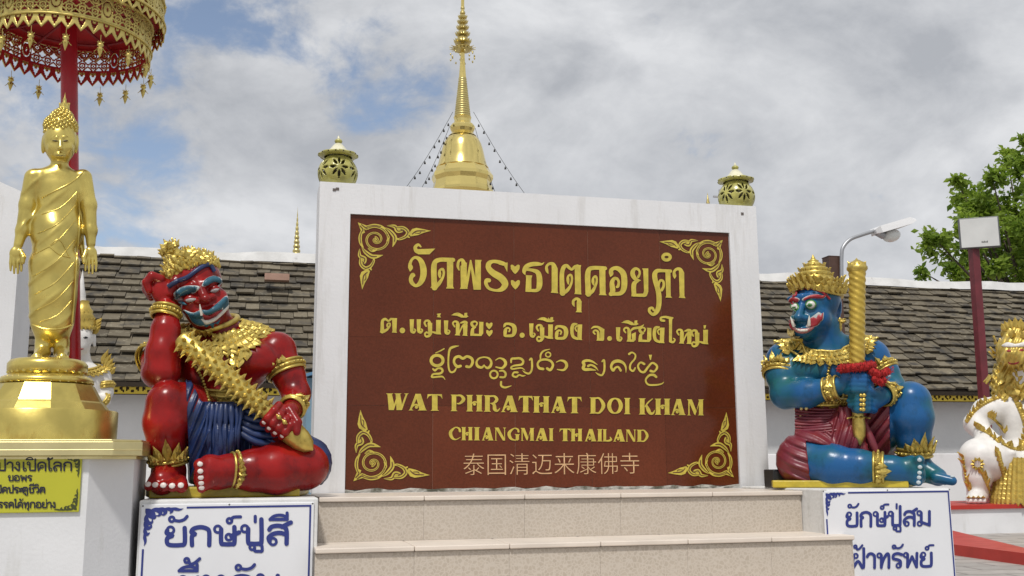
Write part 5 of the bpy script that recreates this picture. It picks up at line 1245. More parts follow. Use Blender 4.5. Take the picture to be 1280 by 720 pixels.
# left arm
S.chain([(1088,446,-14,20),(1106,466,-10,17.5),(1117,484,-4,14)],4).chain([(1117,484,-4,14),(1110,489,26,12.5),(1101,495,44,11.5)],6)
S.ell((1092,500,48),(12,12,10),5)
for i in range(4):
    y_ = 493.5+i*5.9; L_ = (1.0,1.06,1.02,.85)[i]
    S.chain([(1092,y_+1,50,5),(1084,y_,62,4.7),(1072,y_+1,63,4.5),(1064+(1-L_)*30,y_+1.5,54,4)],1.4)
S.chain([(1096,493,54,5.2),(1086,488,62,4.6),(1079,487,62,4.2)],2)
# raised left leg
S.chain([(1078,556,-10,32),(1115,524,8,26),(1137,504,18,24)],2.5)
S.chain([(1138,502,20,25),(1140,522,22,26),(1142,548,18,20.5),(1143,574,14,16)],2.5)
S.cone((1143,582,12),(1172,596,26),17,11,8).ell((1140,592,8),(16,15,16),8)
for i, (dx, dy, dd, r_) in enumerate(((1190,601,38,5.6),(1187,601,30,5),(1184,601,23,4.6),(1181,602,17,4.4),(1178,602,12,4.2))):
    S.cone((1170,597,26+(dd-26)*.7),(dx,dy,dd), r_+1.5, r_, 2)
# folded right leg
S.chain([(1044,566,-6,37),(1018,574,20,34),(1008,576,32,29)],9)
S.chain([(1008,577,36,28),(1040,582,50,25),(1075,584,56,20),(1114,586,58,14.5)],8)
S.cone((1116,586,58),(1140,588,58),14,13,8).ell((1128,592,56),(14,13,11),6).cone((1140,580,58),(1146,596,60),10,10,6)
for i, (ty, r_) in enumerate(((573,5.8),(582,5.2),(589,5),(595,4.7),(601,4.3))):
    S.cone((1142,580+(ty-573)*.75,61),(1150-abs(i-1)*.6, ty+2, 69), r_+1, r_, 1.8)
S.build('body', BLUEB, blue)
# loincloth
C_ = Sculpt(X0, Y0, kd, (968,496,-75), (1130,611,90), 1.3)
C_.ell((1040,556,-14),(50,40,44),6).ell((1034,514,-10),(41,16,36),6).chain([(1044,566,-6,42),(1018,575,28,38),(1005,576,35,34)],8)
C_.chain([(1078,556,-10,38),(1108,528,4,32),(1118,519,8,29.5)],8).chain([(1062,520,26,14),(1066,550,36,17),(1072,588,34,14)],8).chain([(1050,530,28,16),(1052,565,34,16)],8)
def fold(f, X, Y, D):
    ph = np.where(X < 1040, Y*.42-X*.34+4*np.sin(X*.05), np.where(X < 1078, X*.55+Y*.16, X*.42+Y*.34))
    f = f+(1.7*np.sin(ph)+.7*np.sin(ph*2.2+1))*np.clip((X-975)/20,.2,1)
    f = np.maximum(f, 504-18*np.clip((X-1090)/12,0,1)-Y)
    f = np.maximum(f, np.minimum(X-1010-(Y-575)*.12, (Y-(560+(X-1010)*.25))+(D-30)*.3))     # bare shin of the folded leg
    f = np.maximum(f, (X-1112)+(Y-520)*-.02-(8-np.clip(D,-80,8))*.4)
    return np.maximum(f, Y-602)
C_.warp(fold); C_.build('loincloth', MAROON, blue)
mb = MB()
for j in range(9):
    pts = [Vector(S.p((994+i*8.5, 508+j*3.7+4*math.sin(i*.35+j*.2)+i*.2*j*.25, 29-abs(i-4.5)*1.7+j*2.0)))*kd for i in range(10)]; mb.tube(pts, [(2.1+.7*math.sin(i*.9+j*1.7))*kd for i in range(10)], 7)
for j in range(4):
    pts = [Vector(S.p((1052+j*7+i*(.6+.7*j), 510+i*(8.2-j*.5), 36+9*math.sin(i*.22)+2*(j%2))))*kd for i in range(10)]; mb.tube(pts, [(4.2+.9*math.sin(i*.8+j))*kd for i in range(10)], 7)
mb.build('sash_folds', MAROON, blue)
# face
brow_r_ = [(1004,373.5),(1010,370),(1020,368),(1028,369.5),(1033,367),(1029,372.5),(1020,373),(1010,373.5),(1005,375.5)]
brow_l_ = [(986,376),(991,371.5),(999,374),(996,378),(988,379)]
mous_r_ = [(1011,400),(1016,396.5),(1020,397),(1023,391),(1024.5,395),(1028.5,391.5),(1028,399),(1025,402),(1022,406),(1014,409),(1008,407.5),(1013,404)]
mous_l_ = [(989,399),(993,401),(991,405),(992,412),(988,409),(986,403)]
S.relief([(grow(p,1.10),1.2) for p in (brow_r_, brow_l_, mous_r_, mous_l_)], 'brow_edge', TEAL_E, blue)
S.relief([(p,2.1) for p in (brow_r_, brow_l_, mous_r_, mous_l_)], 'brow_and_moustache', REDP, blue)
def eye(x, y, r, px_, py_):
    cir = lambda a, b_, q: [(a+q*math.cos(2*PI*i/10), b_+q*.9*math.sin(2*PI*i/10)) for i in range(10)]
    S.relief([(cir(x,y,r*1.35),1.0)], 'eye_ring', GREENP, blue); S.relief([(cir(x,y,r),2.0)], 'eye_white', EYEW, blue)
    S.relief([(cir(px_,py_,r*.62),2.6)], 'iris', GREENP, blue); S.relief([(cir(px_,py_,r*.32),3.1)], 'pupil', BLACKP, blue)
eye(1013.5,381,5.2,1012.5,381.5); eye(993.5,383.5,4.2,993,384)
S.relief([([(990,407),(996,410),(1003,411),(1012,409.5),(1019,405),(1016,411),(1008,416),(998,416),(992,412)],1.6)], 'lip', mat('pink_lip_paint',(.42,.16,.16),.4), blue)
S.relief([([(993,409),(1000,411.5),(1009,411),(1012,409.8),(1008,414),(999,414)],2.5)], 'teeth', TEETH, blue)
mb = MB()
for (x, y, dx) in ((993,408,-4),(1011,407,1.5)):
    p0, n0 = S.front(x, y); mb.tube([(p0+n0*1)*kd, Vector((p0.x+dx*.5,p0.y-4,p0.z+5))*kd, Vector((p0.x+dx,p0.y-5,p0.z+12))*kd], [2.4*kd,1.9*kd,.4*kd], 8)
mb.build('tusk', TEETH, blue)
# crown
K_ = Sculpt(X0, Y0, kd, (982,330,-50), (1062,382,50), 1.2)
K_.ell((1022,370,-3),(33,30,36),4)
K_.warp(lambda f, X, Y, D: np.maximum(f, (Y-(366+4*np.clip((X-1030)/20,0,1)-6*np.exp(-((X-1008)/14)**2)*(D > 0)))-np.clip(-D,0,50)*.25))
cap = K_.build('crown', GOLD, blue)
mb = MB(); cc = lambda x, y, d: Vector(S.p((x,y,d)))*kd
n_ = 26
for row, (yy, rx, rd_, ln, wd) in enumerate(((367,33,37,10,8),(360,33,37,10,8.5),(353,30,34,8,8.5))):
    for i in range(n_):
        a = 2*PI*(i+.5*(row%2))/n_; fr_ = math.cos(a-(-.9)); 
        p = cc(1022+rx*math.cos(a), yy-(5 if row < 2 else 2)*max(0, math.cos(a+2.2)), -3-rd_*math.sin(a))
        mb.leaf(p, (.42*math.cos(a),.42*math.sin(a),1), (math.cos(a),math.sin(a),0), ln*(1.0+.5*max(0,math.cos(a+2.2))**6+.5*max(0,math.cos(a-.15))**10)*kd, wd*kd, 2.6*kd, curl=.15)
mb.build('crown_leaf', GOLD, cap)
mb = MB(); c0_ = cc(1018,352,-4)
pr = []
for r_, y_ in ((23,352),(25,349),(21,346),(20,345),(22,343),(18,340),(17,339),(19,337),(15,334.5),(11,333),(12.5,331.5),(9,329),(6,327),(7,326),(3.5,324),(2.5,322),(0,317)): pr.append((r_*kd*1.05, (352-y_)*kd*1.05))
mb.lathe(pr, 28, c=(c0_.x, c0_.y, c0_.z))
for r_, y_, m_ in ((22,344,22),(18.5,338,18),(12,332,12)):
    for i in range(m_):
        a = 2*PI*i/m_; mb.leaf(cc(1018+r_*math.cos(a), y_+1, -4-r_*math.sin(a)), (.25*math.cos(a),.25*math.sin(a),1), (math.cos(a),math.sin(a),0), 5.5*kd, 5*kd, 1.6*kd)
mb.build('crown_tiers', GOLD, cap)
mb = MB(); mb.tube([(lambda r: (r[0]+r[1]*.6)*kd)(S.front(x,y)) for x,y,_ in smooth_stroke([(986,369,0),(996,364,0),(1006,361,0),(1018,362,0),(1030,367,0),(1037,374,0)], False, 5)], 1.5*kd, 6); mb.build('crown_edge', REDP, cap)
mb = MB(); e_ = cc(1050,402,4)
for i in range(5): a = -.9+i*.45; mb.leaf(e_, (math.sin(a)*1.2,0,-.4+abs(a)*.9), (0,-1,0), 9*kd, 5*kd, 2*kd)
mb.lathe([(0,-14*kd),(2.4*kd,-8*kd),(1.2*kd,0),(2.8*kd,3*kd),(0,6*kd)], 10, c=tuple(e_)); mb.build('earring', GOLD, blue)
GOLD_C = mat('cream_gold', (.70,.58,.26), .35, .55, var=.3, scale=30)
collar(S, (1032,427,-8), 42, 42, 9, [(.86,12,9,2.4),(1.05,13,10,1.6),(1.25,13,10,1)], 'necklace', GOLD, blue, n=36)
mb = MB()
for i in range(16):
    a = i*2.4; r_ = 2.8*math.sqrt(i); mb.leaf(cc(986+r_*1.3, 419-r_*.2+i*.5, 28-r_), (math.cos(a),-.4,math.sin(a)+.6), (0,-1,.3), 11*kd, 8*kd, 2.4*kd)
mb.build('collar_flower', GOLD_C, blue)
beads(S, [(1040,446),(1036,462),(1034,478),(1036,496)], 2.2, 'chest_chain', GOLD, blue); beads(S, [(1008,510),(1000,522),(994,532)], 2.4, 'chest_chain', GOLD_C, blue)
mb = MB(); n_ = 44
for dz, r_ in ((-8,2),(-3,3),(3,3),(8,2)): mb.tube([cc(1034+40*math.cos(a), 503+dz, -10-35*math.sin(a)) for a in [2*PI*i/n_ for i in range(n_)]], r_*kd, 8, closed=True)
for i in range(60): a = 2*PI*i/60; mb.ball(cc(1034+42*math.cos(a), 503, -10-37*math.sin(a)), 2.4*kd, 6)
for i in range(30): a = 2*PI*i/30; mb.leaf(cc(1034+41*math.cos(a), 497, -10-36*math.sin(a)), (.1,0,1), (math.cos(a),math.sin(a),0), 8*kd, 7*kd, 2*kd)
mb.build('belt', GOLD, blue)
band(S,(975.5,466,6),(977,455,0),21.5,21.5,10,'armlet',GOLD,blue,leaves=5,leaf=(11,8),front=-.5,beads=24)
band(S,(1103,462,-11),(1097,454,-13),18.5,18.5,8,'armlet',GOLD,blue,leaves=3,leaf=(10,8),front=0,beads=24)
band(S,(1040,486,45),(1030,488,42),14.5,14.5,15,'bracelet',GOLD,blue,leaves=3,leaf=(-9,11),front=.1,beads=18)
band(S,(1106,492,37),(1113,488,26),14,14,8,'bracelet',GOLD,blue,leaves=3,leaf=(10,8),front=.3,beads=18)
band(S,(1143,565,16),(1142,552,18),20,20,10,'anklet',GOLD,blue,leaves=5,leaf=(16,10),front=.5,beads=24)
band(S,(1098,585,57.5),(1085,584.5,57),18.5,18.5,10,'anklet',GOLD,blue,leaves=5,leaf=(-13,10),front=-.2,beads=20)
NAILB = mat('blue_white_nail', (.45,.52,.55), .4)
mb = MB()
for i, ty in enumerate((573,582,589,595,601)):
    p_, n_v = S.front(1150-abs(i-1)*.6, ty+2); q = n_v.to_track_quat('Z','Y').to_matrix(); mb.ball((p_-n_v*.3)*kd, 2.7*kd, 8, sq=(1,.9,.35), rot=q)
p_, n_v = S.near((1190,597,40)); mb.ball(p_*kd, 2.6*kd, 8, sq=(1,1,.5)); mb.build('nails', NAILB, blue)
mb = MB()
for i in range(4): 
    p_, n_v = S.front(1080-i*.3, 494+i*5.9); mb.ball((p_+n_v*.2)*kd, 2.8*kd, 8); p_, n_v = S.front(1076, 494+i*5.9); mb.ball((p_+n_v*.2)*kd, 2.2*kd, 8)
mb.build('finger_ring', GOLD, blue)
# sword standing upright in both hands
mb = MB(); pts = []; rs = []
for i in range(110):
    f = i/109; y_ = 462-f*126; pts.append((y_, 11.3-1.2*(1-f)))
n_ = 28; vs = []; fs = []
for i, (y_, r_) in enumerate(pts):
    for j in range(n_):
        a = 2*PI*j/n_; rr2 = r_+.35+.55*math.sin(4*a+(462-y_)*.80)
        vs.append(cc(1071.5+rr2*math.cos(a)*.92, y_, 52-rr2*math.sin(a)*.92))
for i in range(len(pts)-1):
    for j in range(n_): fs.append((i*n_+j, i*n_+(j+1)%n_, (i+1)*n_+(j+1)%n_, (i+1)*n_+j))
mb.add(vs, fs, 0, True); sword = mb.build('sword', mat('yellow_gold_paint', (.60,.42,.07), .38, .45, var=.3, scale=22, bump=.2, bscale=60), blue)
mb = MB(); c1_ = cc(1071.5,337,52); mb.lathe([(10*kd,-3*kd),(12.6*kd,0),(12.6*kd,3*kd),(11*kd,5*kd),(10.5*kd,8*kd),(6*kd,10*kd),(5*kd,11*kd),(2*kd,12.5*kd),(0,15*kd)], 20, c=tuple(c1_))
for i in range(14): a = 2*PI*i/14; mb.leaf(cc(1071.5+11*math.cos(a), 336, 52-11*math.sin(a)), (-.25*math.cos(a),-.25*math.sin(a),1), (math.cos(a),math.sin(a),0), 9*kd, 5*kd, 2*kd)
mb.build('sword_tip', GOLD, sword)
mb = MB(); mb.lathe([(0,-34*kd),(3*kd,-30*kd),(7*kd,-22*kd),(8*kd,-10*kd),(7*kd,0),(7*kd,60*kd)], 14, c=tuple(cc(1073,522,52)))
for i in range(6): a = 2*PI*i/6; mb.leaf(cc(1073+4*math.cos(a),520,52-4*math.sin(a)), (math.cos(a),math.sin(a),-.6), (math.cos(a),math.sin(a),.5), 10*kd, 7*kd, 2*kd)
mb.build('hilt', GOLD, sword)
PLUSH = mat('red_plush', (.45,.012,.012), .9, 0, var=.5, scale=60, bump=.8, bscale=120)
def plush(ring, r_, nm):
    mb = MB()
    for i in range(len(ring)-1):
        a, b2 = Vector(ring[i]), Vector(ring[i+1]); 
        for f in (0,.5): mb.ball(cc(*(a.lerp(b2,f))), r_*kd*.86, 8)
        for q in range(90):
            d = Vector(RNG.normal(size=3)).normalized(); c_ = Vector(cc(*a.lerp(b2, random.random())))+d*r_*kd*.75; e_ = d.orthogonal().normalized()*kd*.7
            mb.add([c_-e_, c_+e_, c_+d*kd*(2.2+1.5*random.random())], [(0,1,2)])
    return mb.build(nm, PLUSH, blue)
plush([(1071+19*math.cos(a)*1.02, 459-2*math.cos(a), 56-16*math.sin(a)) for a in [2*PI*i/12 for i in range(13)]], 6.2, 'plush_garland')
plush([(1090,464,66),(1098,468,66),(1106,466,60),(1112,462,52)], 5.5, 'plush_garland'); plush([(1094,474,66),(1101,478,64),(1106,472,60)], 5.5, 'plush_garland')
mb = MB(); pp = [S.p(q)*kd for q in ((966,609,66),(1136,609,66),(1148,609,-64),(960,609,-64))]
mb.prism([(p[0],p[1]) for p in pp], .001, 9*kd); bs = mb.build('base_slab', YPL, blue, bevel=.005)
mb = MB()
for i in range(9):
    pts = [cc(1080+i*4+5*math.cos(t_), 600-5*math.sin(t_)*(1+.3*(i%2)), 64) for t_ in [PI*q/8 for q in range(9)]]; mb.tube(pts, 1.3*kd, 6)
mb.build('base_scrolls', mat('cream_yellow', (.66,.58,.22), .4), bs)
# little black box behind the blue statue
p = at(971, 590, Y=4.62); p[2] = zt2
mb = MB(); mb.box(-.045,.05,-.05,.05,.0,.085); t = thing('black_speaker','small black box beside the blue statue and the sign wall','speaker',p); mb.build('case', mat('black_plastic',(.012,.013,.016),.45), t, bevel=.006)
mb = MB(); mb.box(-.036,.041,-.053,-.0505,.01,.075)
for i in range(7): mb.box(-.034,.039,-.055,-.0532,.014+i*.0085,.018+i*.0085)
mb.build('grille', mat('black_grille',(.03,.032,.036),.6), t)

# ================================================================ STANDING BUDDHA
X0, Y0 = 60, 450
bd = BUD; kd = ((np.array(at(60,450,Y=YB+.42))-np.array([0,0,ZC]))@fwd)/FPX
base = thing('lotus_base', 'round gold lotus base under the standing Buddha', 'base', (at(57,500,Y=YB+.42)[0], YB+.42, zb1+.0002))
zz = lambda py: at(57, py, Y=YB+.42)[2]-zb1
def lot(name, prof, m, n=40, smooth=True, rot=0):
    mb = MB(); mb.lathe([(r*kd, zz(py)) for r, py in prof], n, smooth=smooth, rot=rot); return mb
z9 = zz(509.5)
mb = MB(); mb.lathe([(77*kd, 0),(77*kd, .004)]+[(r*kd, zz(py)) for r, py in [(70,505),(68,503),(56,482)]], 12, smooth=False, rot=PI/12); mb.build('flared_foot', GOLD_L, base)
mb = lot('ring',[(50,481.5),(55,479),(55,476),(52,473),(46,470)],GOLD_L)
for i in range(34): a = 2*PI*i/34; mb.leaf(Vector((53*kd*math.cos(a),53*kd*math.sin(a),zz(480.5))), (.0,.0,1), (math.cos(a),math.sin(a),0), 8*kd, 10*kd, 2.2*kd, curl=-.25)
mb.build('lower_petals', GOLD_L, base)
mb = lot('disc',[(42,470),(43,468),(46.5,464),(46.5,456),(43,451.5),(38,450)],GOLD_L)
for i in range(28): a = 2*PI*i/28; mb.leaf(Vector((44*kd*math.cos(a),44*kd*math.sin(a),zz(468))), (.0,.0,1), (math.cos(a),math.sin(a),0), 15*kd, 11*kd, 2.4*kd, curl=-.18)
mb.build('upper_petals', GOLD_L, base)
bz = zb1+zz(450); fb = at(60,450,Y=YB+.42)
bud = thing('buddha_statue', 'standing gold Buddha statue with arms hanging and palms turned forward', 'statue', (fb[0], YB+.42, bz), rz=facing((fb[0], YB+.42))); Sculpt.B = (fb[0], YB+.42, bz)
S = Sculpt(X0, Y0, kd, (4,116,-34), (132,452,40), .85)
TX = 70
S.ell((75,176,1),(20,26,20),4).ell((75,190,4),(15,13,15),6).ell((76,158,-1),(19.5,15,19.5),4).ell((78,146,-1),(12,9,12),5).cone((79,140,-1),(81.5,124,-1),6,1.2,3)
S.cone((75,196,-1),(74,214,-3),9.5,11,5).cone((75.5,173,19),(75.5,184,23.5),1.5,2.6,2).ell((75.5,185.5,23),(3.6,2.2,2.8),1.2).ell((66,184,14),(5,5,4),4).ell((85,184,14),(5,5,4),4).ell((75.5,192.6,19),(5.2,1.5,2.4),1).ell((75.5,195.4,18.5),(4.4,1.5,2.4),1).ell((69,176.5,17.5),(4,2.6,2.6),1.5).ell((82,176.5,17.5),(4,2.6,2.6),1.5)
S.cone((66,173,17.5),(71,172,19.5),1.6,1.8,2).cone((79,172,19.5),(84,173,17.5),1.8,1.6,2).ell((75,194,17),(6.5,3.2,4),2.5)
S.ell((54.5,180,-2),(3,13,6),2).ell((95.5,180,-2),(3,13,6),2)
S.ell((73,238,-2),(29,30,18),9).ell((72,264,-2),(23,30,16),8).ell((73,220,-4),(33,9,13),9).ell((70,290,-1),(31,34,18),10)
S.chain([(70,290,-1,25),(68,330,0,25.5),(66,370,0,25),(65,406,0,23)],6).chain([(56,330,4,18),(54,400,4,14)],8).chain([(80,330,4,18),(77,400,4,14)],8)
S.chain([(42,222,-3,11),(34,256,-3,9.3),(28,288,0,7.4),(23,306,3,5.6)],5).chain([(104,222,-3,11),(111,256,-3,9.3),(113.5,288,0,7.4),(113.5,305,3,5.6)],5)
for hx_, sgn in ((20,1),(113.5,-1)):
    S.ell((hx_,317,5),(7.6,9.5,4),3)
    for i, (dx, L_) in enumerate(((-6,13),(-2.1,16.5),(1.9,16.5),(5.8,13.5))): S.chain([(hx_+dx*.95,320,6,2.2),(hx_+dx*1.15,329,7.5,1.8),(hx_+dx*1.12,325+L_,8.5,1.3)],.4)
    S.chain([(hx_+sgn*6,314,7,3.2),(hx_+sgn*9,322,11,2.7),(hx_+sgn*8.5,328,13,2.2)],1.5)
S.chain([(55,404,-2,11),(54,430,-2,8.5),(53,440,0,9)],5).chain([(77,404,-2,11),(77,430,-2,8.5),(77,440,0,9)],5)
for fx_, tx_ in ((53,46),(77,78)):
    S.cone((fx_,441,4),(tx_,446,24),8,5.5,5)
    for i in range(5): S.cone((tx_+(i-2)*2.8*.8,446.5,22),(tx_+(i-2)*3.1,447.5,30-abs(i-(1 if tx_>60 else 3))*1.4),3,2.3,1.2)
# robe edge panels between body and arms
S.cone((96,246,-6),(103,318,-8),5,3.5,4)
def robe(f, X, Y, D):
    m_ = np.clip((Y-214)/12,0,1)*np.clip((410-Y)/4,0,1)*np.clip((52-np.abs(X-70))/10,0,1)
    diag = np.sin((Y+.95*(X-104))*.155+.6*np.sin(X*.05)); drape = np.maximum(0, diag)**6
    fl = np.sin((Y-250)*.11+(X-50)*.07)
    m_ = m_*np.clip((104-X)/40,.0,1)
    return f-1.0*drape*m_-.25*fl*m_
S.warp(robe)
S.build('body', GOLD_L, bud)
mb = MB(); cc = lambda x, y, d: Vector(S.p((x,y,d)))*kd
def sline(pts, r_, lift=.3): mb.tube([(lambda q: (q[0]+q[1]*lift)*kd)(S.front(x,y)) for x,y,_ in smooth_stroke([(a,b2,0) for a,b2 in pts], False, 6)], r_*kd, 6)
sline([(104,214),(97,222),(86,230),(66,240),(52,247)],1.0); sline([(41,406),(55,411),(75,411),(88,407)],1.5); sline([(98,240),(99,280),(96,320),(93,370),(90,404)],1.2)
sline([(63,306),(75,300),(87,322)],.9); sline([(62,308),(74,318),(88,322)],.9)
for a, b2 in (((96,240),(52,268)),((95,256),(47,292)),((94,276),(43,318)),((93,300),(42,345)),((92,328),(43,368)),((91,352),(44,388)),((89,376),(50,402))): sline([a,((a[0]+b2[0])/2+2,(a[1]+b2[1])/2+5),b2],.55)
mb.build('robe_hem', GOLD_L, bud)
mb = MB()
for i in range(190):
    f = (i+.5)/190; a = i*2.39996; zf = 1-f*1.25
    q = (76.5+22*math.sqrt(max(0,1-zf*zf))*math.cos(a), 160-24*zf, -2-22*math.sqrt(max(0,1-zf*zf))*math.sin(a))
    if q[2] > 7 and q[1] > 160-.0: continue
    if q[2] > 0 and q[1] > 170: continue
    p_, n_v = S.near(q); mb.ball((p_+n_v*.2)*kd, 2.3*kd, 6)
for r_, y_ in ((9,143),(7.5,139.5),(5.5,136)):
    for i in range(int(r_*1.7)):
        a = 2*PI*i/int(r_*1.7); p_, n_v = S.near((79+r_*math.cos(a), y_, -1+r_*math.sin(a))); mb.ball(p_*kd, 1.7*kd, 6)
mb.build('hair_curls', GOLD_L, bud)
mb = MB(); mb.lathe([(6*kd,0),(6.8*kd,2*kd),(3.5*kd,5*kd),(4.2*kd,7*kd),(2*kd,11*kd),(2.4*kd,13*kd),(.8*kd,18*kd),(0,24*kd)], 14, c=tuple(cc(80,137,-1)))
for i in range(8): a = 2*PI*i/8; mb.leaf(cc(80+5*math.cos(a),137,-1-5*math.sin(a)), (-.1*math.cos(a),-.1*math.sin(a),1),(math.cos(a),math.sin(a),0),9*kd,5*kd,2*kd)
mb.build('flame_finial', GOLD_L, bud)
S.relief([([(65,176),(69,174.8),(73,176.4),(69.5,177.3)],.4),([(78,176.4),(82,174.8),(85.5,176),(82,177.3)],.4),([(69.5,193.3),(75,194.4),(80.5,193.3),(75,195.4)],.4)],'eye',mat('dull_eye_line',(.10,.07,.02),.5),bud)
S.relief([([(66,171.5),(70,168.6),(74,171),(70,170.0)],.6),([(77,171),(81,168.6),(86,171.5),(81,170)],.6)],'eyebrow',GOLD_L,bud)

# ================================================================ PARASOL
GB = mat('gilt_fretwork', (.68,.55,.17), .40, .7, var=.25, scale=25); RB = mat('red_parasol_cloth', (.46,.014,.018), .55, 0, var=.25, scale=10); RBD = mat('red_parasol_frame', (.24,.012,.018), .5)
pc = at(95, 440, Y=YB+.62); pbase = (pc[0], YB+.62, zb1)
ptop = at(86, 30, Y=YB+.62)
par = thing('parasol', 'tiered red and gold ceremonial parasol on red pole behind Buddha', 'parasol', pbase)
kp = ((np.array(ptop)-np.array([0,0,ZC]))@fwd)/FPX
lean = (ptop[0]-pc[0])/(ptop[2]-zb1); zrim = at(95, 66, Y=YB+.62)[2]-zb1; cxp = lean*zrim
mb = MB(); mb.tube([(0,0,.001),(lean*.6,0,.6),(lean*(zrim+.2),0,zrim+.2),(lean*(zrim+.75),0,zrim+.75)], [.036,.036,.034,.03], 20); mb.build('pole', mat('red_pole_paint', (.46,.012,.022), .30, 0, var=.3, scale=6, coat=.1), par)
def lace(R0, z0, H, name, scal=42, flare=0.0):
    nU = scal*18; nV = 40; vs = []; fs = []; mi = []
    for j in range(nV+1):
        v = j/nV
        for i in range(nU):
            u = (i/nU*scal) % 1*2-1
            z_ = z0+H*v
            if j == 0: z_ = z0-H*.20*(1-abs(u))**1.0
            elif v < .2: z_ = z0+H*v-H*.20*(1-abs(u))*(1-v/.2)
            r = R0+flare*(1-v); vs.append((cxp+r*math.cos(2*PI*i/nU), r*math.sin(2*PI*i/nU), z_))
    def hole(u, v, U):                      # pierced diaper of rings and lozenges, a solid medallion in every fourth bay
        a = abs(u)
        if v < .22:
            q = math.hypot(u, (v-.20)*4.2); return (.24 < q < .60 and a < .85) or q < .12
        if v < .30 or v > .93: return False
        y = (v-.615)/.315
        if int(U) % 4 == 3: return (.62 < math.hypot(u*.9, y) < .76) or (math.hypot(u, y) < .18)
        y2 = (y*1.0+1) % 1.0*2-1
        r = math.hypot(u, y2); solid = abs(r-.46) < .15 or abs(a+abs(y2)-1.15) < .16 or r < .14
        return not solid
    for j in range(nV):
        for i in range(nU):
            U = (i+.5)/nU*scal; u = U % 1*2-1; v = (j+.5)/nV
            if hole(u, v, U*1.0*1): continue
            fs.append((j*nU+i, j*nU+(i+1)%nU, (j+1)*nU+(i+1)%nU, (j+1)*nU+i))
    mb = MB(); mb.add(vs, fs, 0, True)
    o = mb.build(name, [GB, RB], par); s_ = o.modifiers.new('back','SOLIDIFY'); s_.thickness = .005; s_.offset = -1; s_.material_offset = 1
    mb = MB(); nn = 96
    mb.tube([(cxp+(R0+flare*.8+.003)*math.cos(2*PI*i/nn),(R0+flare*.8+.003)*math.sin(2*PI*i/nn),z0+H*.2) for i in range(nn)], .005, 6, closed=True)
    mb.tube([(cxp+(R0+.003)*math.cos(2*PI*i/nn),(R0+.003)*math.sin(2*PI*i/nn),z0+H*.97) for i in range(nn)], .006, 6, closed=True); mb.build('edge_roll', GB, o)
R1 = 96*kp; R2 = 109*kp
lace(R1, zrim, .150, 'lower_fretwork'); lace(R2, zrim+.135, .125, 'upper_fretwork', 46, .008); lace(R1*.72, zrim+.30, .12, 'top_fretwork', 26)
mb = MB(); mb.lathe([(.03,zrim+.185),(R1*.6,zrim+.175),(R1-.004,zrim+.149),(R1+.001,zrim+.1505),(R1*.6,zrim+.20),(.03,zrim+.21)], 60, c=(cxp,0,0), cap=False)
mb.lathe([(R1*.7,zrim+.30),(R2-.004,zrim+.259),(R2,zrim+.262),(R1*.7,zrim+.315)], 60, c=(cxp,0,0), cap=False)
mb.lathe([(R1*.9,zrim+.19),(R2-.01,zrim+.19),(R2-.01,zrim+.195),(R1*.9,zrim+.195)], 60, c=(cxp,0,0), cap=False)
mb.lathe([(.03,zrim+.52),(R1*.4,zrim+.49),(R1*.72,zrim+.42),(R1*.73,zrim+.425),(R1*.4,zrim+.51),(0,zrim+.55)], 48, c=(cxp,0,0)); mb.build('canopy', RB, par)
mb = MB()
for i in range(12): a = 2*PI*i/12+.1; mb.tube([(cxp+.03*math.cos(a),.03*math.sin(a),zrim+.165),(cxp+(R1-.01)*math.cos(a),(R1-.01)*math.sin(a),zrim+.13)], .006, 6)
mb.tube([(cxp+R1*.80*math.cos(2*PI*i/60),R1*.80*math.sin(2*PI*i/60),zrim+.145) for i in range(60)], .006, 6, closed=True); mb.build('ribs', RBD, par)
def pend():
    mb = MB(); q = .0011
    mb.tube([(0,0,0),(0,0,-.030)], .0012, 5)
    for i in range(6): a = 2*PI*i/6; mb.leaf((0.003*math.cos(a),.003*math.sin(a),-.042), (.9*math.cos(a),.9*math.sin(a),.7), (-math.cos(a),-math.sin(a),1), .016,.010,.003)
    mb.lathe([(0,-.030),(.006,-.036),(.013,-.042),(.013,-.046),(.006,-.052),(.010,-.058),(.011,-.064),(.007,-.078),(.003,-.09),(0,-.098)], 10)
    for i in range(4): a = 2*PI*i/4; mb.leaf((0.008*math.cos(a),.008*math.sin(a),-.056), (.5*math.cos(a),.5*math.sin(a),-1), (math.cos(a),math.sin(a),.3), .022,.009,.003)
    return mb.build('pendant', GB, par)
p0_ = pend()
for i in range(16):
    a = 2*PI*(i+.35)/16; o = p0_ if i == 0 else p0_.copy()
    if i: COL.objects.link(o); o.parent = par
    o.location = (cxp+(R1+.004)*math.cos(a), (R1+.004)*math.sin(a), zrim-.028)
mb = MB(); b_ = at(199,10,Y=YB+.62); q = Vector((b_[0]-pbase[0], 0, b_[2]-zb1)); mb.tube([q-Vector((.012,0,.008)), q+Vector((.028,0,.006))], .003, 6); mb.tube([q+Vector((.022,0,0)), q+Vector((.022,0,.06))], .0016, 5); mb.ball(q+Vector((.024,0,.006)), .008, 8); mb.build('corner_hook', GB, par)
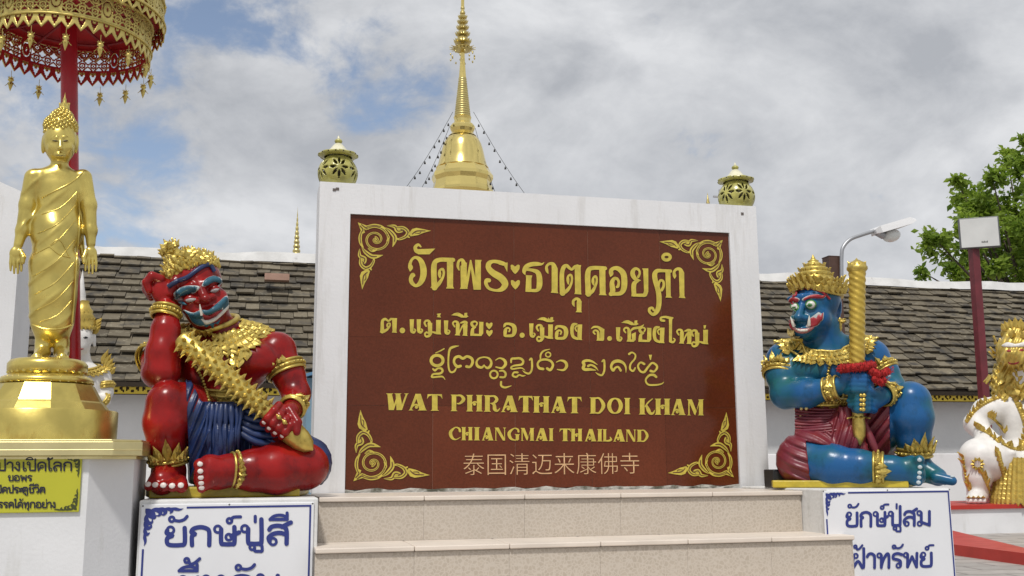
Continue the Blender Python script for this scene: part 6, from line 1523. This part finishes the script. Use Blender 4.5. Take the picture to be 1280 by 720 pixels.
# ================================================================ WHITE DEVA behind the Buddha
WST = mat('white_statue_paint', (.74,.72,.69), .5, 0, var=.12, scale=12, bump=.08, bscale=30); GST = mat('gold_trim_paint', (.62,.45,.10), .38, .5, var=.3, scale=20)
X0, Y0 = 104, 600; YD = 7.6
b = at(X0, 600, Y=YD); zd = .28; kd = ((np.array(b)-np.array([0,0,ZC]))@fwd)/FPX; zb_ = b[2]
t = thing('deva_statue', 'white praying deity statue with tall pointed crown half hidden by Buddha', 'statue', (b[0], YD, max(0.0, zb_)), rz=facing((b[0], YD))); Sculpt.B = (b[0], YD, max(0.0, zb_))
S = Sculpt(X0, Y0, kd, (60,345,-50), (150,602,60), 1.3)
S.ell((101,423,3),(14,18,15),4).ell((100,434,7),(10,8,9),5).cone((96,424,17),(95,431,20),1.8,2.4,2).cone((103,438,0),(106,458,-2),8,9,5)
S.ell((106,482,-2),(22,28,16),8).ell((107,466,-4),(27,9,13),7).ell((105,520,0),(22,30,18),10).ell((105,560,6),(36,30,30),10).ell((105,585,16),(42,16,40),8)
S.chain([(130,470,-3,9),(133,490,-2,8),(130,502,4,7)],4).chain([(130,502,4,7),(115,498,20,6),(104,486,24,5)],4).chain([(82,470,-3,9),(79,490,-2,8),(84,502,6,7)],4).chain([(84,502,6,7),(96,498,20,6),(102,486,24,5)],4)
S.ell((103,478,25),(6,11,5),3).cone((117,420,-2),(118,432,-1),3,2,2)
S.build('body', WST, t)
cc = lambda x, y, d: Vector(S.p((x,y,d)))*kd
mb = MB(); c_ = cc(102,412,0); mb.lathe([(r*kd,h*kd) for r,h in ((16,0),(17,3),(15,6),(16,9),(14,13),(15,16),(12,21),(12.5,24),(9,29),(7,34),(7.5,37))], 24, c=tuple(c_))
for row,(r_,y_,m_) in enumerate(((16.5,412,20),(15,402,18),(12,393,14))):
    for i in range(m_): a = 2*PI*i/m_; mb.leaf(cc(102+r_*math.cos(a),y_,-r_*math.sin(a)),(.1*math.cos(a),.1*math.sin(a),1),(math.cos(a),math.sin(a),0),5*kd,4*kd,1.4*kd)
mb.build('crown', GST, t)
mb = MB(); mb.lathe([(7*kd,0),(5.5*kd,6*kd),(5.8*kd,8*kd),(3.5*kd,18*kd),(2*kd,30*kd),(0,42*kd)], 16, c=tuple(cc(101,377,0))); mb.build('crown_spire', WST, t)
mb = MB()
for i in range(7): mb.leaf(cc(116+i*.3,418-i*2,-2+i%2), (.7,.0,.8), (.3,-1,0), 13*kd, 6*kd, 2*kd)
for i in range(5): mb.leaf(cc(128+i*2,455+i*3,-2), (.25+.15*i,0,1), (.3,-1,0), (20-2*i)*kd, 9*kd, 2.5*kd); mb.leaf(cc(84-i*2,455+i*3,-2), (-.25-.15*i,0,1), (-.3,-1,0), (20-2*i)*kd, 9*kd, 2.5*kd)
mb.build('ornament', GST, t)
collar(S,(105,455,-2),26,22,8,[(.8,8,6,1),(1.05,9,7,.8)],'necklace',GST,t,n=26)
band(S,(132,482,-2),(131,474,-3),9.5,9.5,6,'armlet',GST,t,beads=16); band(S,(128,500,6),(131,503,3),8.5,8.5,5,'bracelet',GST,t,beads=14)
S.relief([([(104,422),(107,420.5),(110,422),(107,423.4)],.6)],'eye',BLACKP,t); S.relief([([(97,436),(101,435),(105,436),(101,437.6)],.6)],'lip',mat('rose_paint',(.4,.15,.13),.5),t)
mb = MB(); p = at(60,600,Y=YD); q = at(150,600,Y=YD); mb.box(p[0]-b[0], q[0]-b[0], -.35, .35, 0, max(.02, zb_)-.001) if zb_ > .03 else None
if mb.v: tag(mb.build('statue_plinth', WHITE), 'white plinth hidden behind the gold Buddha pedestal', 'plinth').location = (b[0], YD, 0)

# ================================================================ GUARDIAN on the red and white plinth, right edge
YL = at(1172,669,Z=0.0)[1]+.60; X0, Y0 = 1262, 628
b = at(X0, Y0, Y=YL); kd = ((np.array(b)-np.array([0,0,ZC]))@fwd)/FPX
t = thing('guardian_statue', 'white seated guardian with gold lion head and gold skirt at the right edge', 'statue', b, rz=facing(b)); Sculpt.B = b
S = Sculpt(X0, Y0, kd, (1196,408,-60), (1350,632,70), 1.25)
S.ell((1290,545,-8),(36,44,28),8).ell((1288,520,-6),(42,24,24),10).ell((1290,585,0),(44,36,36),10)
S.chain([(1258,508,-2,17),(1232,514,8,15),(1219,530,14,13)],7).chain([(1219,530,14,13),(1234,548,28,11),(1248,558,36,10)],6).ell((1253,562,40),(10,9,8),3)
for i in range(4): S.chain([(1250+i*4,556,44,3.6),(1254+i*4,566,49,3.2),(1255+i*4,573,46,2.8)],1.2)
S.chain([(1324,508,-2,17),(1342,530,14,14)],7)
S.chain([(1272,588,10,28),(1236,572,36,25),(1223,570,44,21)],8).chain([(1222,572,44,20),(1222,595,44,16),(1222,616,42,12)],6).cone((1222,620,44),(1218,624,60),11,9,5)
for i in range(4): S.cone((1212+i*5,623,58),(1211+i*6,626,68),4.5,3.6,1.5)
S.chain([(1300,590,10,28),(1330,580,36,24)],8).ell((1275,470,-4),(20,34,18),6)
S.build('body', WST, t); cc = lambda x, y, d: Vector(S.p((x,y,d)))*kd
H_ = Sculpt(X0, Y0, kd, (1238,404,-50), (1310,515,60), 1.2)
H_.ell((1270,440,0),(24,24,26),6).ell((1266,448,22),(15,11,14),6).ell((1276,430,10),(15,10,14),6).ell((1272,480,-10),(32,36,24),12).cone((1262,442,34),(1268,442,36),5,5,3).cone((1258,452,30),(1276,452,28),3,3,2)
H_.ell((1268,416,-4),(16,10,14),6).cone((1268,414,-4),(1270,408,-4),6,2,4)
H_.warp(lambda f,X,Y,D: f+1.2*np.sin(Y*.55+4*np.sin(X*.25))*np.clip((Y-452)/8,0,1)+.7*np.sin(X*.9+Y*.4))
hd = H_.build('lion_head', GST, t)
mb = MB()
for i in range(64):
    a = random.uniform(0,2*PI); y_ = random.uniform(418,500); p_, n_v = H_.near((1272+34*math.cos(a), y_, -8-30*math.sin(a)))
    if -p_.y > 22 and y_ < 462: continue
    mb.leaf(p_*kd, (random.uniform(-.3,.3)+n_v.x*.4, n_v.y*.4, -.6 if y_ > 448 else .9), n_v, 11*kd, 10*kd, 3*kd, curl=.1)
for i in range(7):
    a = -.9+i*.3; mb.leaf(cc(1270+15*math.sin(a), 417-5*math.cos(a), 6), (math.sin(a)*.7,-.1,1), (0,-1,.2), (17-5*abs(a))*kd, 9*kd, 3*kd, curl=.05)
mb.build('mane', GST, hd)
H_.relief([([(1258,438.5),(1261,437),(1264,439),(1260,440)],.8),([(1274,437.5),(1277,436),(1280,438),(1276,439)],.8)],'eye',REDP,hd); H_.relief([([(1260,452.5),(1266,454),(1274,452),(1271,455),(1263,455.5)],.8)],'mouth',REDP,hd)
H_.relief([([(1252,432),(1260,428),(1270,430),(1282,427),(1286,432),(1272,434),(1258,434)],1.4)],'brow',WST,hd)
mb = MB()                                                             # gold skirt and edging scrolls
for r_, y_ in ((0,0),):
    for row in range(9):
        for i in range(16):
            a = -.2-2.7*i/15; yy = 572+row*6; rr_ = 30+row*1.4; mb.leaf(cc(1274+rr_*math.cos(a)*(.85), yy, 22-rr_*math.sin(a)*.95), (.15*math.cos(a),-.2,-1), (math.cos(a),math.sin(a),.2), 13*kd, 9*kd, 3*kd, curl=.1)
mb.build('skirt', GST, t)
def trim(pts, r_, nm):
    mb = MB()
    for x, y, _ in smooth_stroke([(a,b2,0) for a,b2 in pts], False, 7): p_, n_v = S.front(x,y); mb.ball(p_*kd, r_*kd, 6); 
    for x, y, _ in smooth_stroke([(a,b2,0) for a,b2 in pts], False, 3): p_, n_v = S.front(x,y); mb.leaf(p_*kd, (random.uniform(-.6,.6),-.3,.8), n_v, 10*kd, 7*kd, 2.4*kd)
    mb.build(nm, GST, t)
trim([(1262,494),(1240,500),(1222,510),(1209,526)],3,'sleeve_trim'); trim([(1222,534),(1236,542),(1248,552)],2.6,'sleeve_trim'); trim([(1268,498),(1278,518),(1284,542),(1276,560)],3.4,'chest_trim'); trim([(1204,572),(1208,600),(1212,612)],2.2,'leg_trim'); trim([(1248,566),(1252,584),(1258,604)],3,'sash'); trim([(1256,556),(1272,562),(1290,560)],2.6,'waist_trim'); trim([(1236,520),(1246,527),(1256,540)],2,'sleeve_trim'); trim([(1228,592),(1234,606),(1238,616)],2,'leg_trim'); trim([(1290,500),(1296,520),(1298,545)],2.6,'chest_trim')
mb = MB()
for i in range(10): a = 2*PI*i/10; p_, n_v = S.front(1222+4*math.cos(a),580+4*math.sin(a)); mb.leaf(p_*kd,(math.cos(a),-.1,-math.sin(a)),n_v,5*kd,4*kd,2*kd)
for i in range(4): mb.leaf(cc(1211+i*6,622,66),(0,-1,-.1),(0,0,1),9*kd,6*kd,3*kd)
mb.build('knee_flower', GST, t)
# its plinth
P1 = at(1180,634,Y=YL-.55); zl = b[2]
px0 = at(1176,634,Y=YL-.55)[0]; o = (px0+1.5, YL, 0)
pl_ = thing('statue_plinth', 'white plinth with red bands under the lion headed guardian', 'plinth', o, rz=0)
REDT = mat('red_band_paint', (.46,.028,.018), .4, 0, var=.15, scale=6)
mb = MB(); mb.box(px0, px0+3.2, YL-.55, YL+.8, 0, zl-.05); rel(mb, o).build('block', WHITE, pl_)
mb = MB(); mb.box(px0-.03, px0+3.2, YL-.58, YL+.8, zl-.0495, zl-.001); rel(mb, o).build('red_top_band', REDT, pl_)
a1 = at(1172,669,Z=.0); a2 = at(1340,715,Z=.0); hk = .10
mb = MB(); q1 = (a1[0],a1[1]); q2 = (a2[0],a2[1]); mb.prism([q1,q2,(q2[0]+.3,YL-.56),(q1[0],YL-.56)], 0, hk); rel(mb, o).build('red_kerb', REDT, pl_)

# ================================================================ lamp, panel, jar, tree
STEEL = mat('galvanised_steel', (.40,.41,.43), .4, .6, var=.15, scale=6); BRN = mat('brown_steel', (.11,.06,.045), .45, .3, var=.3, scale=8)
Yp = 9.0; p = at(1039,322,Y=Yp); d_ = ((np.array(p)-np.array([0,0,ZC]))@fwd)/FPX
t = thing('street_lamp', 'grey lamp arm with white lamp head on brown post behind blue statue', 'lamp', (p[0],Yp,0)); r_ = 8.2*d_
mb = MB(); mb.box(-r_,r_,-r_,r_,0,p[2]-.004); mb.build('post', BRN, t, bevel=.006)
mb = MB(); mb.box(-r_*1.02,r_*1.02,-r_*1.02,r_*1.02,p[2]-.0039,p[2]+.006); mb.build('post_cap', BRN, t)
L_ = lambda x, y: at(x,y,Y=Yp)-Vector((p[0],Yp,0))
mb = MB(); arm = smooth_stroke([tuple(L_(1046,352)),tuple(L_(1046,322)),tuple(L_(1048,311)),tuple(L_(1056,302)),tuple(L_(1068,297)),tuple(L_(1092,289.5))], False, 6); mb.tube([Vector(a)+Vector((0,-r_*1.35,0)) for a in arm], 2.4*d_, 12); mb.build('arm', STEEL, t)
LW = mat('lamp_white', (.72,.72,.73), .35); a, b2 = L_(1086,294), L_(1131,281); u_ = (b2-a).normalized(); v_ = Vector((0,1,0)); n_ = u_.cross(v_)
if n_.z < 0: n_ = -n_
mb = MB(); vs = []
for f, w, h1, h2 in ((0,.05,-.012,.03),(.08,.10,-.02,.05),(.85,.13,-.02,.05),(1.0,.11,.0,.02)):
    c = a.lerp(b2,f)+Vector((0,-r_*1.35,0)); vs += [c-v_*w+n_*h1, c+v_*w+n_*h1, c+v_*w*.9+n_*h2, c-v_*w*.9+n_*h2]
mb.add(vs,[(i*4+j,i*4+(j+1)%4,(i+1)*4+(j+1)%4,(i+1)*4+j) for i in range(3) for j in range(4)]+[(3,2,1,0),(12,13,14,15)]); mb.build('lamp_head', LW, t, recalc=True)
c = L_(1108,297)+Vector((0,-r_*1.35,0)); mb = MB(); q = Matrix.Rotation(math.atan2(u_.z,u_.x),3,'Y').inverted()
mb.ball(c, .075, 14, sq=(1.25,1,.85), rot=Matrix.Rotation(-math.atan2(u_.z,u_.x),3,'Y')); mb.build('lamp_globe', mat('frosted_glass',(.66,.68,.66),.25), t)
mb = MB(); mb.tube([L_(1090,293)+Vector((0,-r_*1.35,0)), L_(1098,297.5)+Vector((0,-r_*1.35,0))], .035, 10); mb.tube([L_(1092,290)+Vector((0,-r_*1.35,0)), L_(1100,298)+Vector((0,-r_*1.35,0))], .02, 8); mb.build('lamp_bracket', STEEL, t)

Yq = 13.3; p = at(1222,311,Y=Yq); d_ = ((np.array(p)-np.array([0,0,ZC]))@fwd)/FPX
t = thing('floodlight', 'square white floodlight panel on a dark red pole before the tree', 'floodlight', (at(1228,500,Y=Yq)[0],Yq,0)); x_ = t.location.x
pt = at(1217,311,Y=Yq)
mb = MB(); w_ = 4.9*d_; A_ = Vector((0,0,0)); B_ = Vector((pt[0]-x_,0,pt[2]+.05)); 
mb.add([(-w_,-w_,0),(w_,-w_,0),(w_,w_,0),(-w_,w_,0),(B_.x-w_,-w_,B_.z),(B_.x+w_,-w_,B_.z),(B_.x+w_,w_,B_.z),(B_.x-w_,w_,B_.z)],[(3,2,1,0),(4,5,6,7),(0,1,5,4),(1,2,6,5),(2,3,7,6),(3,0,4,7)]); mb.build('pole', mat('maroon_pole', (.15,.02,.028), .4, 0, var=.3, scale=5), t, bevel=.008)
c0_, c1_ = at(1198,309,Y=Yq-.1), at(1249,274,Y=Yq-.1)
hw = 25.5*d_*.91; hc = (c0_[0]+c1_[0])/2-x_; ang_ = -.55
mb = MB(); mb.box(-hw,hw,-.055,.03,c0_[2],c1_[2]); fr_ = mb.build('housing', mat('dark_housing',(.10,.105,.11),.5), t, bevel=.012); fr_.location = (hc,-.10,0); fr_.rotation_euler = (0,0,ang_)
mb = MB(); mb.box(-hw+.02,hw-.02,-.062,-.0553,c0_[2]+.014,c1_[2]-.018); mb.build('lamp_face', mat('panel_white',(.60,.61,.60),.3,0,var=.1,scale=4), fr_)
mk = MB(); zm = c0_[2]+.07; xm = .02
for i in range(5): mk.box(xm+i*.018, xm+i*.018+.011, -.0645, -.0623, zm, zm+.028-.008*(i%2))
mk.build('maker_mark', DARK, fr_)

p = at(158,720,Y=5.6); t = thing('planter', 'brown rimmed glazed jar glimpsed between two white pedestals', 'jar', (at(166,660,Y=5.6)[0],5.6,0)); zj = at(166,634,Y=5.6)[2]
mb = MB(); mb.lathe([(.10,0),(.15,.08),(.17,zj*.45),(.14,zj*.8),(.10,zj*.93)], 24); mb.build('jar_body', mat('cream_green_glaze',(.45,.45,.36),.3,0,scale=5,col2=(.16,.15,.07),lo=.45,hi=.6), t)
mb = MB(); mb.lathe([(.10,zj*.93),(.125,zj*.95),(.125,zj),(.09,zj*1.0),(.085,zj*.95)], 24); mb.build('jar_rim', mat('brown_glaze',(.12,.03,.02),.3), t)

LEAFM = bpy.data.materials.new('leaf'); LEAFM.use_nodes = True; _t = LEAFM.node_tree; _b = _t.nodes['Principled BSDF']; _b.inputs['Roughness'].default_value = .5
_a = _t.nodes.new('ShaderNodeAttribute'); _a.attribute_name = 'tint'; _c = _t.nodes.new('ShaderNodeValToRGB'); _c.color_ramp.elements[0].color = (.115,.21,.022,1); _c.color_ramp.elements[1].color = (.35,.47,.06,1); _t.links.new(_a.outputs['Fac'], _c.inputs[0]); _t.links.new(_c.outputs[0], _b.inputs['Base Color'])
_tr = _t.nodes.new('ShaderNodeBsdfTranslucent'); _t.links.new(_c.outputs[0], _tr.inputs[0]); _ms = _t.nodes.new('ShaderNodeMixShader'); _ms.inputs[0].default_value = .55; _t.links.new(_b.outputs[0], _ms.inputs[1]); _t.links.new(_tr.outputs[0], _ms.inputs[2]); _t.links.new(_ms.outputs[0], _t.nodes['Material Output'].inputs[0])
YT = 24.0; tb = at(1290,345,Y=YT); tt = thing('tree', 'broadleaf green tree rising behind the hall roof at right', 'tree', (tb[0],YT,0)); kt = ((np.array(tb)-np.array([0,0,ZC]))@fwd)/FPX
Tp = lambda x, y, d: at(x,y,Y=YT)-Vector((tb[0],YT,0))+Vector((0,d,0))
tips = []
mb = MB(); mb.tube([(0,0,0),(.1,.05,2.2),(-.1,.1,4.0),(.1,0,5.6),Tp(1285,230,0)], [.34,.27,.22,.16,.05], 12)
clumps = [(1172,290,16,-.6),(1160,303,12,-.2),(1190,300,20,.3),(1182,322,14,-.5),(1205,330,18,.2),(1180,332,9,.4),(1222,262,26,0),(1216,232,14,-.4),(1210,222,9,.2),(1238,236,20,.5),(1246,285,26,-.6),(1236,330,28,.2),(1262,256,26,.3),(1262,215,16,-.3),(1278,190,14,.3),(1283,175,9,0),(1275,240,26,-.5),(1280,290,34,.3),(1262,335,28,-.4),(1300,330,36,.2),(1310,250,40,0),(1330,300,40,.4),(1320,200,26,0),(1350,260,34,0),(1250,348,20,.5),(1215,346,12,-.5)]
for x, y, r, d in clumps:
    c = Tp(x,y,d*2); m1 = Vector((c.x*.35, c.y*.35, min(c.z-1.0, 3.6+c.z*.2))); mb.tube([(0,.02,3.2), m1, c*.98], [.09,.06,.015], 6)
mb.build('trunk', mat('bark', (.10,.075,.055), .9, 0, var=.4, scale=9, bump=.5, bscale=18), tt)
vs = []; fs = []; ti = []
def leafq(c, s_, tone):
    n = Vector(RNG.normal(size=3)); n.z = abs(n.z)+.3; n.normalize(); u = Vector(RNG.normal(size=3)); u = (u-n*u.dot(n)).normalized(); w = n.cross(u); o = len(vs)
    vs.extend([c-u*s_*.1, c+u*s_*.45+w*s_*.3+n*s_*.06, c+u*s_-n*s_*.15, c+u*s_*.45-w*s_*.3+n*s_*.06]); fs.append((o,o+1,o+2,o+3)); ti.extend([tone]*4)
for x, y, r, d in clumps:
    R_ = r*kt; c0_ = Tp(x,y,d*2); nb = max(3, int(r*.58))
    for _ in range(nb):
        v = Vector(RNG.normal(size=3)).normalized()*R_*(RNG.random()**.5)*1.1; v.z *= .85; cc_ = c0_+v; tone = float(np.clip(RNG.normal(.5,.2),0,1)); q = R_*.24+.09
        for _ in range(int(22+r*.5)):
            c = cc_+Vector(RNG.normal(size=3))*q*.52; leafq(c, RNG.uniform(.12,.24), float(np.clip(tone+RNG.normal(0,.12),0,1)))
mb = MB(); mb.add(vs, fs); cr_ = mb.build('crown', LEAFM, tt); a_ = cr_.data.attributes.new('tint','FLOAT','POINT'); a_.data.foreach_set('value', ti)
